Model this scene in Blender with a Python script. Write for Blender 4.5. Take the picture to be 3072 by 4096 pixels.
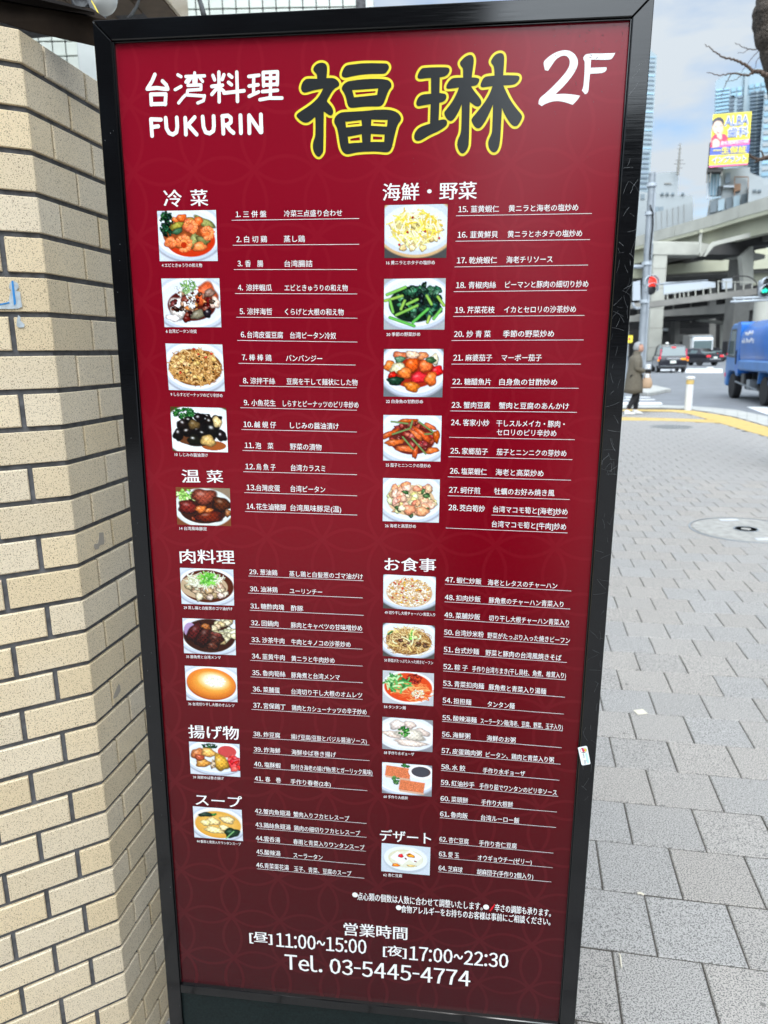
import bpy, bmesh, math, random
import numpy as np
from mathutils import Matrix, Vector
random.seed(7); np.random.seed(7)
scn = bpy.context.scene
for o in list(bpy.data.objects): bpy.data.objects.remove(o)
COL = scn.collection

# ------------------------------------------------------------------ camera
FPX, CX, CY = 2880.0, 1536.0, 2048.0            # the photograph is 3072 x 4096
R = np.array([[0.99987196, 0.01600223, 0.0],
              [-0.00346867, 0.21673367, -0.97622461],
              [-0.01562177, 0.97609961, 0.21676143]])
EYE = np.array([0.0, 0.0, 1.5])
cd = bpy.data.cameras.new('camera'); cam = bpy.data.objects.new('camera', cd); COL.objects.link(cam)
cd.sensor_fit = 'VERTICAL'; cd.sensor_height = 36.0; cd.lens = FPX / 4096 * 36.0
cd.clip_start = 0.05; cd.clip_end = 3000
m4 = Matrix.Identity(4)
for i in range(3):
    for j in range(3): m4[i][j] = R[i, j]
    m4[i][3] = EYE[i]
cam.matrix_world = m4
cd.dof.use_dof = True; cd.dof.focus_distance = 1.14; cd.dof.aperture_fstop = 7.6
scn.camera = cam

# ------------------------------------------------------------------ sky, sun, exposure
SUN_AZ, SUN_EL = 192.0, 46.0
w = bpy.data.worlds.new('World'); scn.world = w; w.use_nodes = True
nt = w.node_tree; nt.nodes.clear()
N = nt.nodes.new; L = nt.links.new
out = N('ShaderNodeOutputWorld'); bg = N('ShaderNodeBackground'); bg.inputs[1].default_value = 0.1
sky = N('ShaderNodeTexSky'); sky.sky_type = 'NISHITA'; sky.sun_disc = False
sky.sun_elevation = math.radians(SUN_EL); sky.sun_rotation = math.radians(SUN_AZ)
sky.altitude = 30; sky.air_density = 1.2; sky.dust_density = 0.6; sky.ozone_density = 1.5
tc = N('ShaderNodeTexCoord'); sep = N('ShaderNodeSeparateXYZ'); L(tc.outputs['Generated'], sep.inputs[0])
zc = N('ShaderNodeMath'); zc.operation = 'MAXIMUM'; zc.inputs[1].default_value = 0.0; L(sep.outputs[2], zc.inputs[0])
za = N('ShaderNodeMath'); za.operation = 'ADD'; za.inputs[1].default_value = 0.22; L(zc.outputs[0], za.inputs[0])
dv = N('ShaderNodeVectorMath'); dv.operation = 'DIVIDE'; L(tc.outputs['Generated'], dv.inputs[0])
cmb = N('ShaderNodeCombineXYZ')
for i in range(3): L(za.outputs[0], cmb.inputs[i])
L(cmb.outputs[0], dv.inputs[1])
noi = N('ShaderNodeTexNoise'); noi.inputs['Scale'].default_value = 2.6; noi.inputs['Detail'].default_value = 6.0
noi.inputs['Roughness'].default_value = 0.52; noi.inputs['Distortion'].default_value = 0.25
mp = N('ShaderNodeMapping'); mp.inputs['Location'].default_value = (3.1, 1.7, 0.4); mp.inputs['Scale'].default_value = (1, 1, 1.6)
L(dv.outputs[0], mp.inputs[0]); L(mp.outputs[0], noi.inputs['Vector'])
rmp = N('ShaderNodeValToRGB'); rmp.color_ramp.elements[0].position = 0.36; rmp.color_ramp.elements[1].position = 0.56
rmp.color_ramp.elements[0].color = (0.20, 0.20, 0.20, 1); rmp.color_ramp.elements[1].color = (1, 1, 1, 1)
L(noi.outputs[0], rmp.inputs[0])
# cloud brightness grows towards the zenith as under any overcast sky: (1 + 2 sin h) / 3
gr = N('ShaderNodeMath'); gr.operation = 'MULTIPLY_ADD'; gr.inputs[1].default_value = 3.0; gr.inputs[2].default_value = 10.0
L(zc.outputs[0], gr.inputs[0])
# the veiled sun stands behind the camera: cloud is brighter towards it
_sa, _se = math.radians(SUN_AZ), math.radians(SUN_EL)
dt = N('ShaderNodeVectorMath'); dt.operation = 'DOT_PRODUCT'; L(tc.outputs['Generated'], dt.inputs[0])
dt.inputs[1].default_value = (math.sin(_sa) * math.cos(_se), math.cos(_sa) * math.cos(_se), math.sin(_se))
dm = N('ShaderNodeMath'); dm.operation = 'MAXIMUM'; dm.inputs[1].default_value = 0.0; L(dt.outputs['Value'], dm.inputs[0])
dp = N('ShaderNodeMath'); dp.operation = 'POWER'; dp.inputs[1].default_value = 4.0; L(dm.outputs[0], dp.inputs[0])
dg_ = N('ShaderNodeMath'); dg_.operation = 'MULTIPLY_ADD'; dg_.inputs[1].default_value = 7.8; dg_.inputs[2].default_value = 1.0; L(dp.outputs[0], dg_.inputs[0])
gm = N('ShaderNodeMath'); gm.operation = 'MULTIPLY'; L(gr.outputs[0], gm.inputs[0]); L(dg_.outputs[0], gm.inputs[1])
cc = N('ShaderNodeVectorMath'); cc.operation = 'SCALE'; cc.inputs[0].default_value = (0.87, 0.96, 1.04); L(gm.outputs[0], cc.inputs['Scale'])
mx = N('ShaderNodeMixRGB'); fa = N('ShaderNodeMath'); fa.operation = 'ADD'; fa.use_clamp = True; L(rmp.outputs[0], fa.inputs[0]); L(dp.outputs[0], fa.inputs[1]); L(fa.outputs[0], mx.inputs[0])
skb = N('ShaderNodeVectorMath'); skb.operation = 'MULTIPLY'; skb.inputs[1].default_value = (1.75, 2.05, 2.3); L(sky.outputs[0], skb.inputs[0])
L(skb.outputs[0], mx.inputs[1]); L(cc.outputs[0], mx.inputs[2])
L(mx.outputs[0], bg.inputs[0]); L(bg.outputs[0], out.inputs[0])

sd = bpy.data.lights.new('sun', 'SUN'); sd.energy = 1.7; sd.angle = math.radians(20); sd.color = (1.0, 0.95, 0.88)
sun = bpy.data.objects.new('sun', sd); COL.objects.link(sun)
_a, _e = math.radians(SUN_AZ), math.radians(SUN_EL)
sdir = Vector((math.sin(_a) * math.cos(_e), math.cos(_a) * math.cos(_e), math.sin(_e)))
sun.rotation_euler = sdir.to_track_quat('Z', 'Y').to_euler()
scn.view_settings.view_transform = 'Standard'; scn.view_settings.look = 'None'
scn.view_settings.exposure = -0.40; scn.view_settings.gamma = 1.0; scn.view_settings.use_curve_mapping = False

# ------------------------------------------------------------------ helpers: where a sight line meets the place
def ray(x, y):
    c = np.array([x - CX, -(y - CY), -FPX]); d = R @ c
    return d / np.linalg.norm(d)
def at(x, y, Y):
    d = ray(x, y); return EYE + d * (Y / d[1])
def atz(x, y, z):
    d = ray(x, y); return EYE + d * ((z - 1.5) / d[2])
def az(a):
    a = math.radians(a); return np.array([math.sin(a), math.cos(a), 0.0])

# ------------------------------------------------------------------ materials
def lin(c):
    c = np.asarray(c, float)
    return np.where(c <= 0.04045, c / 12.92, ((c + 0.055) / 1.055) ** 2.4)
def s255(r, g, b): return tuple(lin(np.array([r, g, b]) / 255.0))
MATS = {}
def mat(name, col, rough=0.6, metal=0.0, ior=1.5, emit=None, es=1.0, noise=None, bump=None, var=0.0, trans=0.0, coat=0.0):
    """noise=(scale, amount[, second colour]); bump=(scale, strength, distance); var: per-object value change"""
    m = bpy.data.materials.new(name); m.use_nodes = True; t = m.node_tree
    b = t.nodes['Principled BSDF']
    b.inputs['Base Color'].default_value = (*col[:3], 1); b.inputs['Roughness'].default_value = rough
    b.inputs['Metallic'].default_value = metal; b.inputs['IOR'].default_value = ior
    if coat: b.inputs['Coat Weight'].default_value = coat; b.inputs['Coat Roughness'].default_value = 0.05
    if trans: b.inputs['Transmission Weight'].default_value = trans
    if emit is not None:
        b.inputs['Emission Color'].default_value = (*emit[:3], 1); b.inputs['Emission Strength'].default_value = es
    src = None
    tcn = t.nodes.new('ShaderNodeTexCoord')
    if noise:
        n = t.nodes.new('ShaderNodeTexNoise'); n.inputs['Scale'].default_value = noise[0]; n.inputs['Detail'].default_value = 5
        t.links.new(tcn.outputs['Object'], n.inputs['Vector'])
        r = t.nodes.new('ShaderNodeValToRGB'); r.color_ramp.elements[0].position = 0.3; r.color_ramp.elements[1].position = 0.7
        c2 = noise[2] if len(noise) > 2 else tuple(min(1, c * (1 + noise[1])) for c in col[:3])
        c1 = col if len(noise) > 2 else tuple(c * (1 - noise[1]) for c in col[:3])
        r.color_ramp.elements[0].color = (*c1[:3], 1); r.color_ramp.elements[1].color = (*c2[:3], 1)
        t.links.new(n.outputs[0], r.inputs[0]); src = r.outputs[0]
    if var:
        oi = t.nodes.new('ShaderNodeObjectInfo'); h = t.nodes.new('ShaderNodeHueSaturation')
        mr = t.nodes.new('ShaderNodeMapRange'); mr.inputs[3].default_value = 1 - var; mr.inputs[4].default_value = 1 + var
        t.links.new(oi.outputs['Random'], mr.inputs[0]); t.links.new(mr.outputs[0], h.inputs['Value'])
        if src is None: h.inputs['Color'].default_value = (*col[:3], 1)
        else: t.links.new(src, h.inputs['Color'])
        src = h.outputs[0]
    if src is not None: t.links.new(src, b.inputs['Base Color'])
    if bump:
        n = t.nodes.new('ShaderNodeTexNoise'); n.inputs['Scale'].default_value = bump[0]; n.inputs['Detail'].default_value = 4
        t.links.new(tcn.outputs['Object'], n.inputs['Vector'])
        bp = t.nodes.new('ShaderNodeBump'); bp.inputs['Strength'].default_value = bump[1]; bp.inputs['Distance'].default_value = bump[2]
        t.links.new(n.outputs[0], bp.inputs['Height']); t.links.new(bp.outputs[0], b.inputs['Normal'])
    MATS[name] = m
    return m

def speckle_mat(name, base, base2, speck, sscale, thr, rough, bumpd, var, hue=0.0, big=3.0):
    """fired tile / granite-like paver: mottled ground, dark and light grains, per-object tint"""
    m = bpy.data.materials.new(name); m.use_nodes = True; t = m.node_tree; b = t.nodes['Principled BSDF']
    A = t.nodes.new; K = t.links.new
    geo = A('ShaderNodeNewGeometry')
    oi = A('ShaderNodeObjectInfo')
    n0 = A('ShaderNodeTexNoise'); n0.inputs['Scale'].default_value = big; n0.inputs['Detail'].default_value = 4; K(geo.outputs['Position'], n0.inputs['Vector'])
    mrr = A('ShaderNodeMath'); mrr.operation = 'MULTIPLY_ADD'; mrr.inputs[1].default_value = 1.3; mrr.inputs[2].default_value = -0.65
    K(oi.outputs['Random'], mrr.inputs[0])
    ad = A('ShaderNodeMath'); ad.operation = 'ADD'; ad.use_clamp = True; K(mrr.outputs[0], ad.inputs[0]); K(n0.outputs[0], ad.inputs[1])
    mixb = A('ShaderNodeMixRGB'); mixb.inputs[1].default_value = (*base, 1); mixb.inputs[2].default_value = (*base2, 1); K(ad.outputs[0], mixb.inputs[0])
    n1 = A('ShaderNodeTexNoise'); n1.inputs['Scale'].default_value = sscale; n1.inputs['Detail'].default_value = 2; n1.inputs['Roughness'].default_value = 0.6
    K(geo.outputs['Position'], n1.inputs['Vector'])
    r1 = A('ShaderNodeValToRGB'); r1.color_ramp.elements[0].position = thr; r1.color_ramp.elements[1].position = thr + 0.06
    r1.color_ramp.elements[0].color = (0, 0, 0, 1); r1.color_ramp.elements[1].color = (1, 1, 1, 1); K(n1.outputs[0], r1.inputs[0])
    mix2 = A('ShaderNodeMixRGB'); mix2.inputs[1].default_value = (*speck, 1); K(r1.outputs[0], mix2.inputs[0]); K(mixb.outputs[0], mix2.inputs[2])
    hs = A('ShaderNodeHueSaturation'); mr = A('ShaderNodeMapRange'); mr.inputs[3].default_value = 1 - var; mr.inputs[4].default_value = 1 + var
    fr = A('ShaderNodeMath'); fr.operation = 'FRACT'; ml = A('ShaderNodeMath'); ml.operation = 'MULTIPLY'; ml.inputs[1].default_value = 7.31
    K(oi.outputs['Random'], ml.inputs[0]); K(ml.outputs[0], fr.inputs[0]); K(fr.outputs[0], mr.inputs[0]); K(mr.outputs[0], hs.inputs['Value'])
    K(mix2.outputs[0], hs.inputs['Color']); K(hs.outputs[0], b.inputs['Base Color'])
    b.inputs['Roughness'].default_value = rough
    bp = A('ShaderNodeBump'); bp.inputs['Strength'].default_value = 0.6; bp.inputs['Distance'].default_value = bumpd
    n2 = A('ShaderNodeTexNoise'); n2.inputs['Scale'].default_value = sscale * 0.8; n2.inputs['Detail'].default_value = 3; K(geo.outputs['Position'], n2.inputs['Vector'])
    K(n2.outputs[0], bp.inputs['Height']); K(bp.outputs[0], b.inputs['Normal'])
    MATS[name] = m; return m

M = MATS
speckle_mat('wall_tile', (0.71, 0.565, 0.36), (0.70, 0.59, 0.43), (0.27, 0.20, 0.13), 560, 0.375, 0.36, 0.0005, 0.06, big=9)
speckle_mat('paver', (0.352, 0.338, 0.324), (0.372, 0.342, 0.312), (0.12, 0.115, 0.11), 270, 0.43, 0.85, 0.0012, 0.04, big=1.4)
mat('mortar', (0.10, 0.10, 0.105), 0.95, noise=(60, 0.35), bump=(200, 0.6, 0.002))
mat('paver_joint', (0.055, 0.048, 0.04), 0.95, noise=(40, 0.3))
mat('asphalt', (0.17, 0.18, 0.195), 0.9, noise=(1.5, 0.12), bump=(120, 0.4, 0.004))
mat('concrete_pale', (0.36, 0.36, 0.32), 0.8, noise=(0.5, 0.12))
mat('concrete_cream', (0.36, 0.36, 0.27), 0.8, noise=(0.35, 0.1))
mat('concrete_grey', (0.19, 0.185, 0.17), 0.85, noise=(0.6, 0.18))  # darkened to deepen the shade under the decks; also plain grey parts
mat('concrete_dark', (0.045, 0.043, 0.042), 0.9, noise=(0.6, 0.2))  # shade under the decks is put into this colour; also plain dark parts
mat('kerb_stone', (0.38, 0.38, 0.36), 0.8, noise=(3, 0.12))
mat('white_paint', (0.60, 0.61, 0.62), 0.6, noise=(2, 0.05))
mat('road_paint', (0.72, 0.74, 0.75), 0.7, noise=(2.5, 0.12))
mat('tactile_yellow', (0.50, 0.355, 0.12), 0.75, noise=(6, 0.12), bump=(40, 0.4, 0.004))
mat('cast_iron', (0.22, 0.215, 0.20), 0.6, metal=0.2, noise=(9, 0.25), bump=(30, 0.5, 0.004))
mat('lid_fill', (0.31, 0.30, 0.28), 0.8, noise=(14, 0.22), bump=(60, 0.5, 0.003))
mat('iron_pale', (0.5, 0.51, 0.54), 0.5, noise=(9, 0.1))
mat('galvanised', (0.25, 0.275, 0.30), 0.45, metal=0.3, noise=(4, 0.1))
mat('pale_metal', (0.42, 0.46, 0.5), 0.45, metal=0.2)
mat('bark', (0.022, 0.018, 0.015), 0.95, noise=(18, 0.45, (0.10, 0.078, 0.062)), bump=(28, 1.0, 0.05))
mat('twig', (0.09, 0.06, 0.045), 0.9)
mat('black_plastic', (0.018, 0.018, 0.02), 0.35)
mat('tyre', (0.02, 0.02, 0.022), 0.85)
mat('rim', (0.30, 0.31, 0.33), 0.4, metal=0.6)
mat('car_black', (0.012, 0.012, 0.018), 0.15, ior=1.6, coat=0.6)
mat('car_white', (0.62, 0.64, 0.66), 0.3, coat=0.4)
mat('car_glass', (0.10, 0.135, 0.14), 0.08, ior=1.7)
mat('chrome', (0.75, 0.75, 0.77), 0.12, metal=1.0)
mat('brake_red', (0.6, 0.02, 0.03), 0.3, emit=(1.0, 0.03, 0.05), es=0.9)
mat('indicator_orange', (0.8, 0.3, 0.02), 0.3, emit=(1.0, 0.36, 0.02), es=0.7)
mat('signal_red', (0.7, 0.03, 0.02), 0.3, emit=(1.0, 0.05, 0.03), es=1.2)
mat('signal_green', (0.02, 0.6, 0.4), 0.3, emit=(0.02, 0.85, 0.5), es=0.9)
mat('truck_blue', (0.018, 0.13, 0.46), 0.3, ior=1.5, coat=0.2, noise=(2, 0.12))
mat('truck_blue_pale', (0.06, 0.185, 0.46), 0.35, coat=0.1, noise=(2, 0.1))
mat('coat_cloth', (0.105, 0.092, 0.07), 0.95, noise=(30, 0.15), bump=(90, 0.5, 0.004))
mat('black_cloth', (0.012, 0.012, 0.014), 0.9)
mat('skin', (0.46, 0.25, 0.18), 0.6)
mat('grey_hair', (0.24, 0.245, 0.25), 0.7, noise=(40, 0.3))
mat('bag_tan', (0.38, 0.26, 0.17), 0.7)
mat('shoe_white', (0.7, 0.69, 0.67), 0.6)
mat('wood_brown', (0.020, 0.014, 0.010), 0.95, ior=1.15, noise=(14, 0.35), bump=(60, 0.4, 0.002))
mat('canopy_tile_shaded', (0.16, 0.115, 0.08), 0.7, noise=(30, 0.12), var=0.08)  # soffit tiles darkened: the shade under the canopy is in the colour
mat('facade_tile', (0.66, 0.70, 0.64), 0.3, var=0.05, noise=(12, 0.05))
mat('plaster_white', (0.66, 0.70, 0.68), 0.7, noise=(8, 0.06))
mat('lamp_glass', (0.7, 0.7, 0.66), 0.25)
mat('cable_grey', (0.07, 0.072, 0.075), 0.8)
mat('cable_black', (0.004, 0.004, 0.004), 0.9)
mat('cable_yellow', (0.65, 0.50, 0.05), 0.5)
mat('tower_wall', (0.24, 0.30, 0.33), 0.6, noise=(0.05, 0.06))  # distance haze is put into the pale bluish tower colours
mat('tower_pale', (0.24, 0.315, 0.36), 0.5)
mat('tower_glass', (0.22, 0.36, 0.45), 0.12, ior=1.6, var=0.25)
mat('tower_dark', (0.14, 0.18, 0.22), 0.3, var=0.3)
mat('bldg_white', (0.27, 0.295, 0.305), 0.8, noise=(0.2, 0.06))
mat('bldg_window', (0.13, 0.16, 0.18), 0.2, var=0.3)
mat('street_wall', (0.09, 0.085, 0.08), 0.85, noise=(0.4, 0.1))
mat('street_wall_dark', (0.04, 0.038, 0.036), 0.85, noise=(0.4, 0.1))
mat('board_yellow', (0.80, 0.66, 0.06), 0.5)
mat('board_blue', (0.09, 0.13, 0.48), 0.5)
mat('board_red', (0.62, 0.05, 0.11), 0.5)
mat('board_pink', (0.70, 0.12, 0.30), 0.5)
mat('board_letter', (0.15, 0.20, 0.42), 0.5)
mat('board_white', (0.78, 0.78, 0.8), 0.5)
mat('board_skin', (0.72, 0.48, 0.38), 0.5)
mat('board_hair', (0.06, 0.055, 0.07), 0.5)
mat('board_lip', (0.60, 0.2, 0.2), 0.5)
mat('rust_steel', (0.22, 0.13, 0.08), 0.8)
mat('paper_residue', (0.42, 0.47, 0.50), 0.9, noise=(90, 0.2))
mat('blue_tape', (0.02, 0.22, 0.55), 0.5)
mat('tile_stain', (0.36, 0.31, 0.25), 0.8)
mat('sticker_white', (0.80, 0.84, 0.85), 0.3)
mat('sticker_pale', (0.45, 0.68, 0.78), 0.3)
mat('gum', (0.16, 0.15, 0.14), 0.9)
mat('beam_cap_black', (0.008, 0.006, 0.005), 0.95, ior=1.15)  # even near-black for the beam cap
mat('debris', (0.6, 0.55, 0.45), 0.9)

# ink, frame and the printed ground of the menu board
INK = 1.41
mat('ink_white', (0.80, 0.80, 0.80), 0.2, ior=INK)
mat('ink_black', (0.022, 0.024, 0.025), 0.2, ior=INK)
mat('ink_yellow', (0.80, 0.66, 0.05), 0.2, ior=INK)
mat('ink_red', (0.60, 0.01, 0.02), 0.2, ior=INK)
mat('scratch', (0.16, 0.165, 0.17), 0.5)
mat('scratch_dim', (0.06, 0.062, 0.065), 0.5)
mat('grime', (0.09, 0.01, 0.015), 0.6)
def frame_mat():
    m = mat('frame_black', (0.003, 0.003, 0.0035), 0.1, ior=1.54); t = m.node_tree; b = t.nodes['Principled BSDF']
    A = t.nodes.new; K = t.links.new
    tcn = A('ShaderNodeTexCoord'); mp = A('ShaderNodeMapping'); mp.inputs['Scale'].default_value = (6, 160, 6); K(tcn.outputs['Object'], mp.inputs[0])
    n = A('ShaderNodeTexNoise'); n.inputs['Scale'].default_value = 3.0; n.inputs['Detail'].default_value = 6; K(mp.outputs[0], n.inputs['Vector'])
    mr = A('ShaderNodeMapRange'); mr.inputs[1].default_value = 0.3; mr.inputs[2].default_value = 0.7; mr.inputs[3].default_value = 0.06; mr.inputs[4].default_value = 0.14
    K(n.outputs[0], mr.inputs[0]); K(mr.outputs[0], b.inputs['Roughness'])
    bp = A('ShaderNodeBump'); bp.inputs['Strength'].default_value = 0.04; bp.inputs['Distance'].default_value = 0.0005
    K(n.outputs[0], bp.inputs['Height']); K(bp.outputs[0], b.inputs['Normal'])
frame_mat()
mat('kick_black', (0.005, 0.011, 0.011), 0.3, ior=1.3, noise=(300, 0.6))
def print_mat():
    """printed ground: red running to maroon at the foot, with faint interlocking rings"""
    m = bpy.data.materials.new('print_red'); m.use_nodes = True; t = m.node_tree; b = t.nodes['Principled BSDF']
    A = t.nodes.new; K = t.links.new
    tcn = A('ShaderNodeTexCoord'); sp = A('ShaderNodeSeparateXYZ'); K(tcn.outputs['Object'], sp.inputs[0])
    S, RAD, LW = 0.0925, 0.0638, 0.0034
    def mth(op, a, bb=None, c=None, clamp=False):
        n = A('ShaderNodeMath'); n.operation = op; n.use_clamp = clamp
        for i, v in enumerate((a, bb, c)):
            if v is None: continue
            if isinstance(v, (int, float)): n.inputs[i].default_value = v
            else: K(v, n.inputs[i])
        return n.outputs[0]
    x = mth('ADD', sp.outputs[0], 10 * S + 0.021); y = mth('ADD', sp.outputs[1], 10 * S + 0.047)
    fx = mth('MODULO', x, S); fy = mth('MODULO', y, S)
    tot = None
    for ox in (0, S):
        for oy in (0, S):
            dx = mth('SUBTRACT', fx, ox); dy = mth('SUBTRACT', fy, oy)
            d = mth('SQRT', mth('ADD', mth('MULTIPLY', dx, dx), mth('MULTIPLY', dy, dy)))
            e = mth('ABSOLUTE', mth('SUBTRACT', d, RAD))
            k = mth('MULTIPLY_ADD', e, -1.0 / (LW * 0.5), 2.0, True)
            tot = k if tot is None else mth('MAXIMUM', tot, k)
    n0 = A('ShaderNodeTexNoise'); n0.inputs['Scale'].default_value = 5.0; K(tcn.outputs['Object'], n0.inputs['Vector'])
    fade = mth('MULTIPLY_ADD', n0.outputs[0], 0.35, 0.22, True)
    rf = mth('MULTIPLY', tot, fade)
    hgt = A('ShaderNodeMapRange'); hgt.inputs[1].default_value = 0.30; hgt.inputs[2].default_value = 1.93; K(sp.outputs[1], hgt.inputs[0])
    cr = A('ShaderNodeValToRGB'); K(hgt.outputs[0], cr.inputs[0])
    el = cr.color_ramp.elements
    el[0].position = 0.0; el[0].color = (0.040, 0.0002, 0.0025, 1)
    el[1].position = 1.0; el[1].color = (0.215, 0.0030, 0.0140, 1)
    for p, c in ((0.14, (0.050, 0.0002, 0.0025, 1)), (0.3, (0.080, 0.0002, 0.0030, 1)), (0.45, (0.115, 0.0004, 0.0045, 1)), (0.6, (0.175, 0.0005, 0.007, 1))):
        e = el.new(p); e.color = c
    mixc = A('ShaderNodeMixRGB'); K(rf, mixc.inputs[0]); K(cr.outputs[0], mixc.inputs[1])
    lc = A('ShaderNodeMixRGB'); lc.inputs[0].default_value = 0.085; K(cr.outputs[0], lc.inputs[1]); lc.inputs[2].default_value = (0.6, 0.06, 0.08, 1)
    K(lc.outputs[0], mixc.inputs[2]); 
    K(mixc.outputs[0], b.inputs['Base Color']); b.inputs['Roughness'].default_value = 0.2; b.inputs['IOR'].default_value = INK
    n1 = A('ShaderNodeTexNoise'); n1.inputs['Scale'].default_value = 900.0; K(tcn.outputs['Object'], n1.inputs['Vector'])
    bp = A('ShaderNodeBump'); bp.inputs['Strength'].default_value = 0.12; bp.inputs['Distance'].default_value = 0.0004
    K(n1.outputs[0], bp.inputs['Height']); K(bp.outputs[0], b.inputs['Normal'])
    MATS['print_red'] = m
print_mat()
def photo_mat():
    m = bpy.data.materials.new('print_photo'); m.use_nodes = True; t = m.node_tree; b = t.nodes['Principled BSDF']
    a = t.nodes.new('ShaderNodeVertexColor'); a.layer_name = 'print'; t.links.new(a.outputs[0], b.inputs['Base Color'])
    b.inputs['Roughness'].default_value = 0.2; b.inputs['IOR'].default_value = INK; MATS['print_photo'] = m
photo_mat()

# ------------------------------------------------------------------ mesh helpers
class MB:
    def __init__(s): s.v = []; s.f = []; s.mi = []
    def add(s, vs, fs, mi=0):
        k = len(s.v); s.v += [tuple(map(float, p)) for p in vs]; s.f += [tuple(i + k for i in f) for f in fs]; s.mi += [mi] * len(fs); return s
    def box(s, a, b, mi=0):
        x0, y0, z0 = a; x1, y1, z1 = b
        return s.add([(x0,y0,z0),(x1,y0,z0),(x1,y1,z0),(x0,y1,z0),(x0,y0,z1),(x1,y0,z1),(x1,y1,z1),(x0,y1,z1)],
                     [(0,3,2,1),(4,5,6,7),(0,1,5,4),(1,2,6,5),(2,3,7,6),(3,0,4,7)], mi)
    def prism(s, poly, vec, mi=0):
        """poly: list of 3-D points of one face; extruded by vec"""
        n = len(poly); vec = np.asarray(vec, float); P = [np.asarray(p, float) for p in poly]
        vs = P + [p + vec for p in P]
        fs = [tuple(range(n)), tuple(range(2 * n - 1, n - 1, -1))] + [(i, i + n, (i + 1) % n + n, (i + 1) % n) for i in range(n)]
        return s.add(vs, fs, mi)
    def tube(s, pts, rad, seg=8, mi=0, cap=True):
        pts = [Vector(p) for p in pts]; n = len(pts)
        if not hasattr(rad, '__len__'): rad = [rad] * n
        k = len(s.v); prev = None
        for i, p in enumerate(pts):
            d = (pts[min(i + 1, n - 1)] - pts[max(i - 1, 0)]).normalized()
            a = Vector((0, 0, 1)) if abs(d.z) < 0.9 else Vector((1, 0, 0))
            if prev is not None: a = prev
            u = d.cross(a).normalized() if prev is None else (a - d * a.dot(d)).normalized()
            prev = u; v_ = d.cross(u)
            for j in range(seg):
                t = 2 * math.pi * j / seg; q = p + (u * math.cos(t) + v_ * math.sin(t)) * rad[i]; s.v.append(tuple(q))
        for i in range(n - 1):
            for j in range(seg):
                a = k + i * seg + j; b = k + i * seg + (j + 1) % seg; s.f.append((a, b, b + seg, a + seg)); s.mi.append(mi)
        if cap:
            s.f.append(tuple(k + j for j in range(seg))[::-1]); s.mi.append(mi)
            s.f.append(tuple(k + (n - 1) * seg + j for j in range(seg))); s.mi.append(mi)
        return s
    def lathe(s, prof, seg=20, c=(0, 0, 0), mi=0, axis='z'):
        k = len(s.v)
        for (r, h) in prof:
            for j in range(seg):
                t = 2 * math.pi * j / seg; x, y = r * math.cos(t), r * math.sin(t)
                p = (x, y, h) if axis == 'z' else ((h, x, y) if axis == 'x' else (x, h, y))
                s.v.append((c[0] + p[0], c[1] + p[1], c[2] + p[2]))
        n = len(prof)
        for i in range(n - 1):
            for j in range(seg):
                a = k + i * seg + j; b = k + i * seg + (j + 1) % seg; s.f.append((a, b, b + seg, a + seg)); s.mi.append(mi)
        s.f.append(tuple(k + j for j in range(seg))[::-1]); s.mi.append(mi)
        s.f.append(tuple(k + (n - 1) * seg + j for j in range(seg))); s.mi.append(mi)
        return s
    def loft(s, rings, mi=0, closed=True, caps=True):
        n = len(rings[0]); k = len(s.v)
        for r in rings: s.v += [tuple(map(float, p)) for p in r]
        for i in range(len(rings) - 1):
            for j in range(n if closed else n - 1):
                a = k + i * n + j; b = k + i * n + (j + 1) % n; s.f.append((a, b, b + n, a + n)); s.mi.append(mi)
        if caps:
            s.f.append(tuple(range(k, k + n))[::-1]); s.mi.append(mi)
            s.f.append(tuple(range(k + (len(rings) - 1) * n, k + len(rings) * n))); s.mi.append(mi)
        return s
    def mesh(s, name, mats, smooth=False):
        me = bpy.data.meshes.new(name); me.from_pydata(s.v, [], s.f)
        for m in (mats if isinstance(mats, (list, tuple)) else [mats]): me.materials.append(MATS[m])
        if any(s.mi): me.polygons.foreach_set('material_index', s.mi)
        if smooth: me.polygons.foreach_set('use_smooth', [True] * len(me.polygons))
        me.update(); return me
    def build(s, name, mats, parent=None, smooth=False, fix=True, bevel=0.0, angle=None):
        me = s.mesh(name, mats, smooth)
        if fix:
            bm = bmesh.new(); bm.from_mesh(me); bmesh.ops.recalc_face_normals(bm, faces=bm.faces)
            if bevel: bmesh.ops.bevel(bm, geom=[e for e in bm.edges if e.is_manifold and e.calc_face_angle(0) > 0.5], offset=bevel, segments=1, affect='EDGES')
            bm.to_mesh(me); bm.free()
        if angle is not None: me.set_sharp_from_angle(angle=angle)
        return link(name, me, parent)
def link(name, me, parent=None):
    o = bpy.data.objects.new(name, me); COL.objects.link(o)
    if parent is not None: o.parent = parent
    return o
def tag(o, label=None, cat=None, group=None, kind=None):
    if label: o['label'] = label
    if cat: o['category'] = cat
    if group: o['group'] = group
    if kind: o['kind'] = kind
    return o
def empty(name, loc, label=None, cat=None, group=None, rz=0.0):
    o = bpy.data.objects.new(name, None); COL.objects.link(o); o.location = loc; o.rotation_euler[2] = rz; o.empty_display_size = 0.2
    return tag(o, label, cat, group)
def rel(o, par):
    """parent o to par keeping its world place (o built in world coordinates)"""
    o.parent = par; o.matrix_parent_inverse = par_world(par).inverted(); return o
def par_world(p):
    m = Matrix.LocRotScale(p.location, p.rotation_euler, p.scale)
    return (par_world(p.parent) @ p.matrix_parent_inverse @ m) if p.parent else m
def wbuild(mb, name, mats, par, **k):
    o = mb.build(name, mats, **k)
    if par is not None: rel(o, par)
    return o
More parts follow.
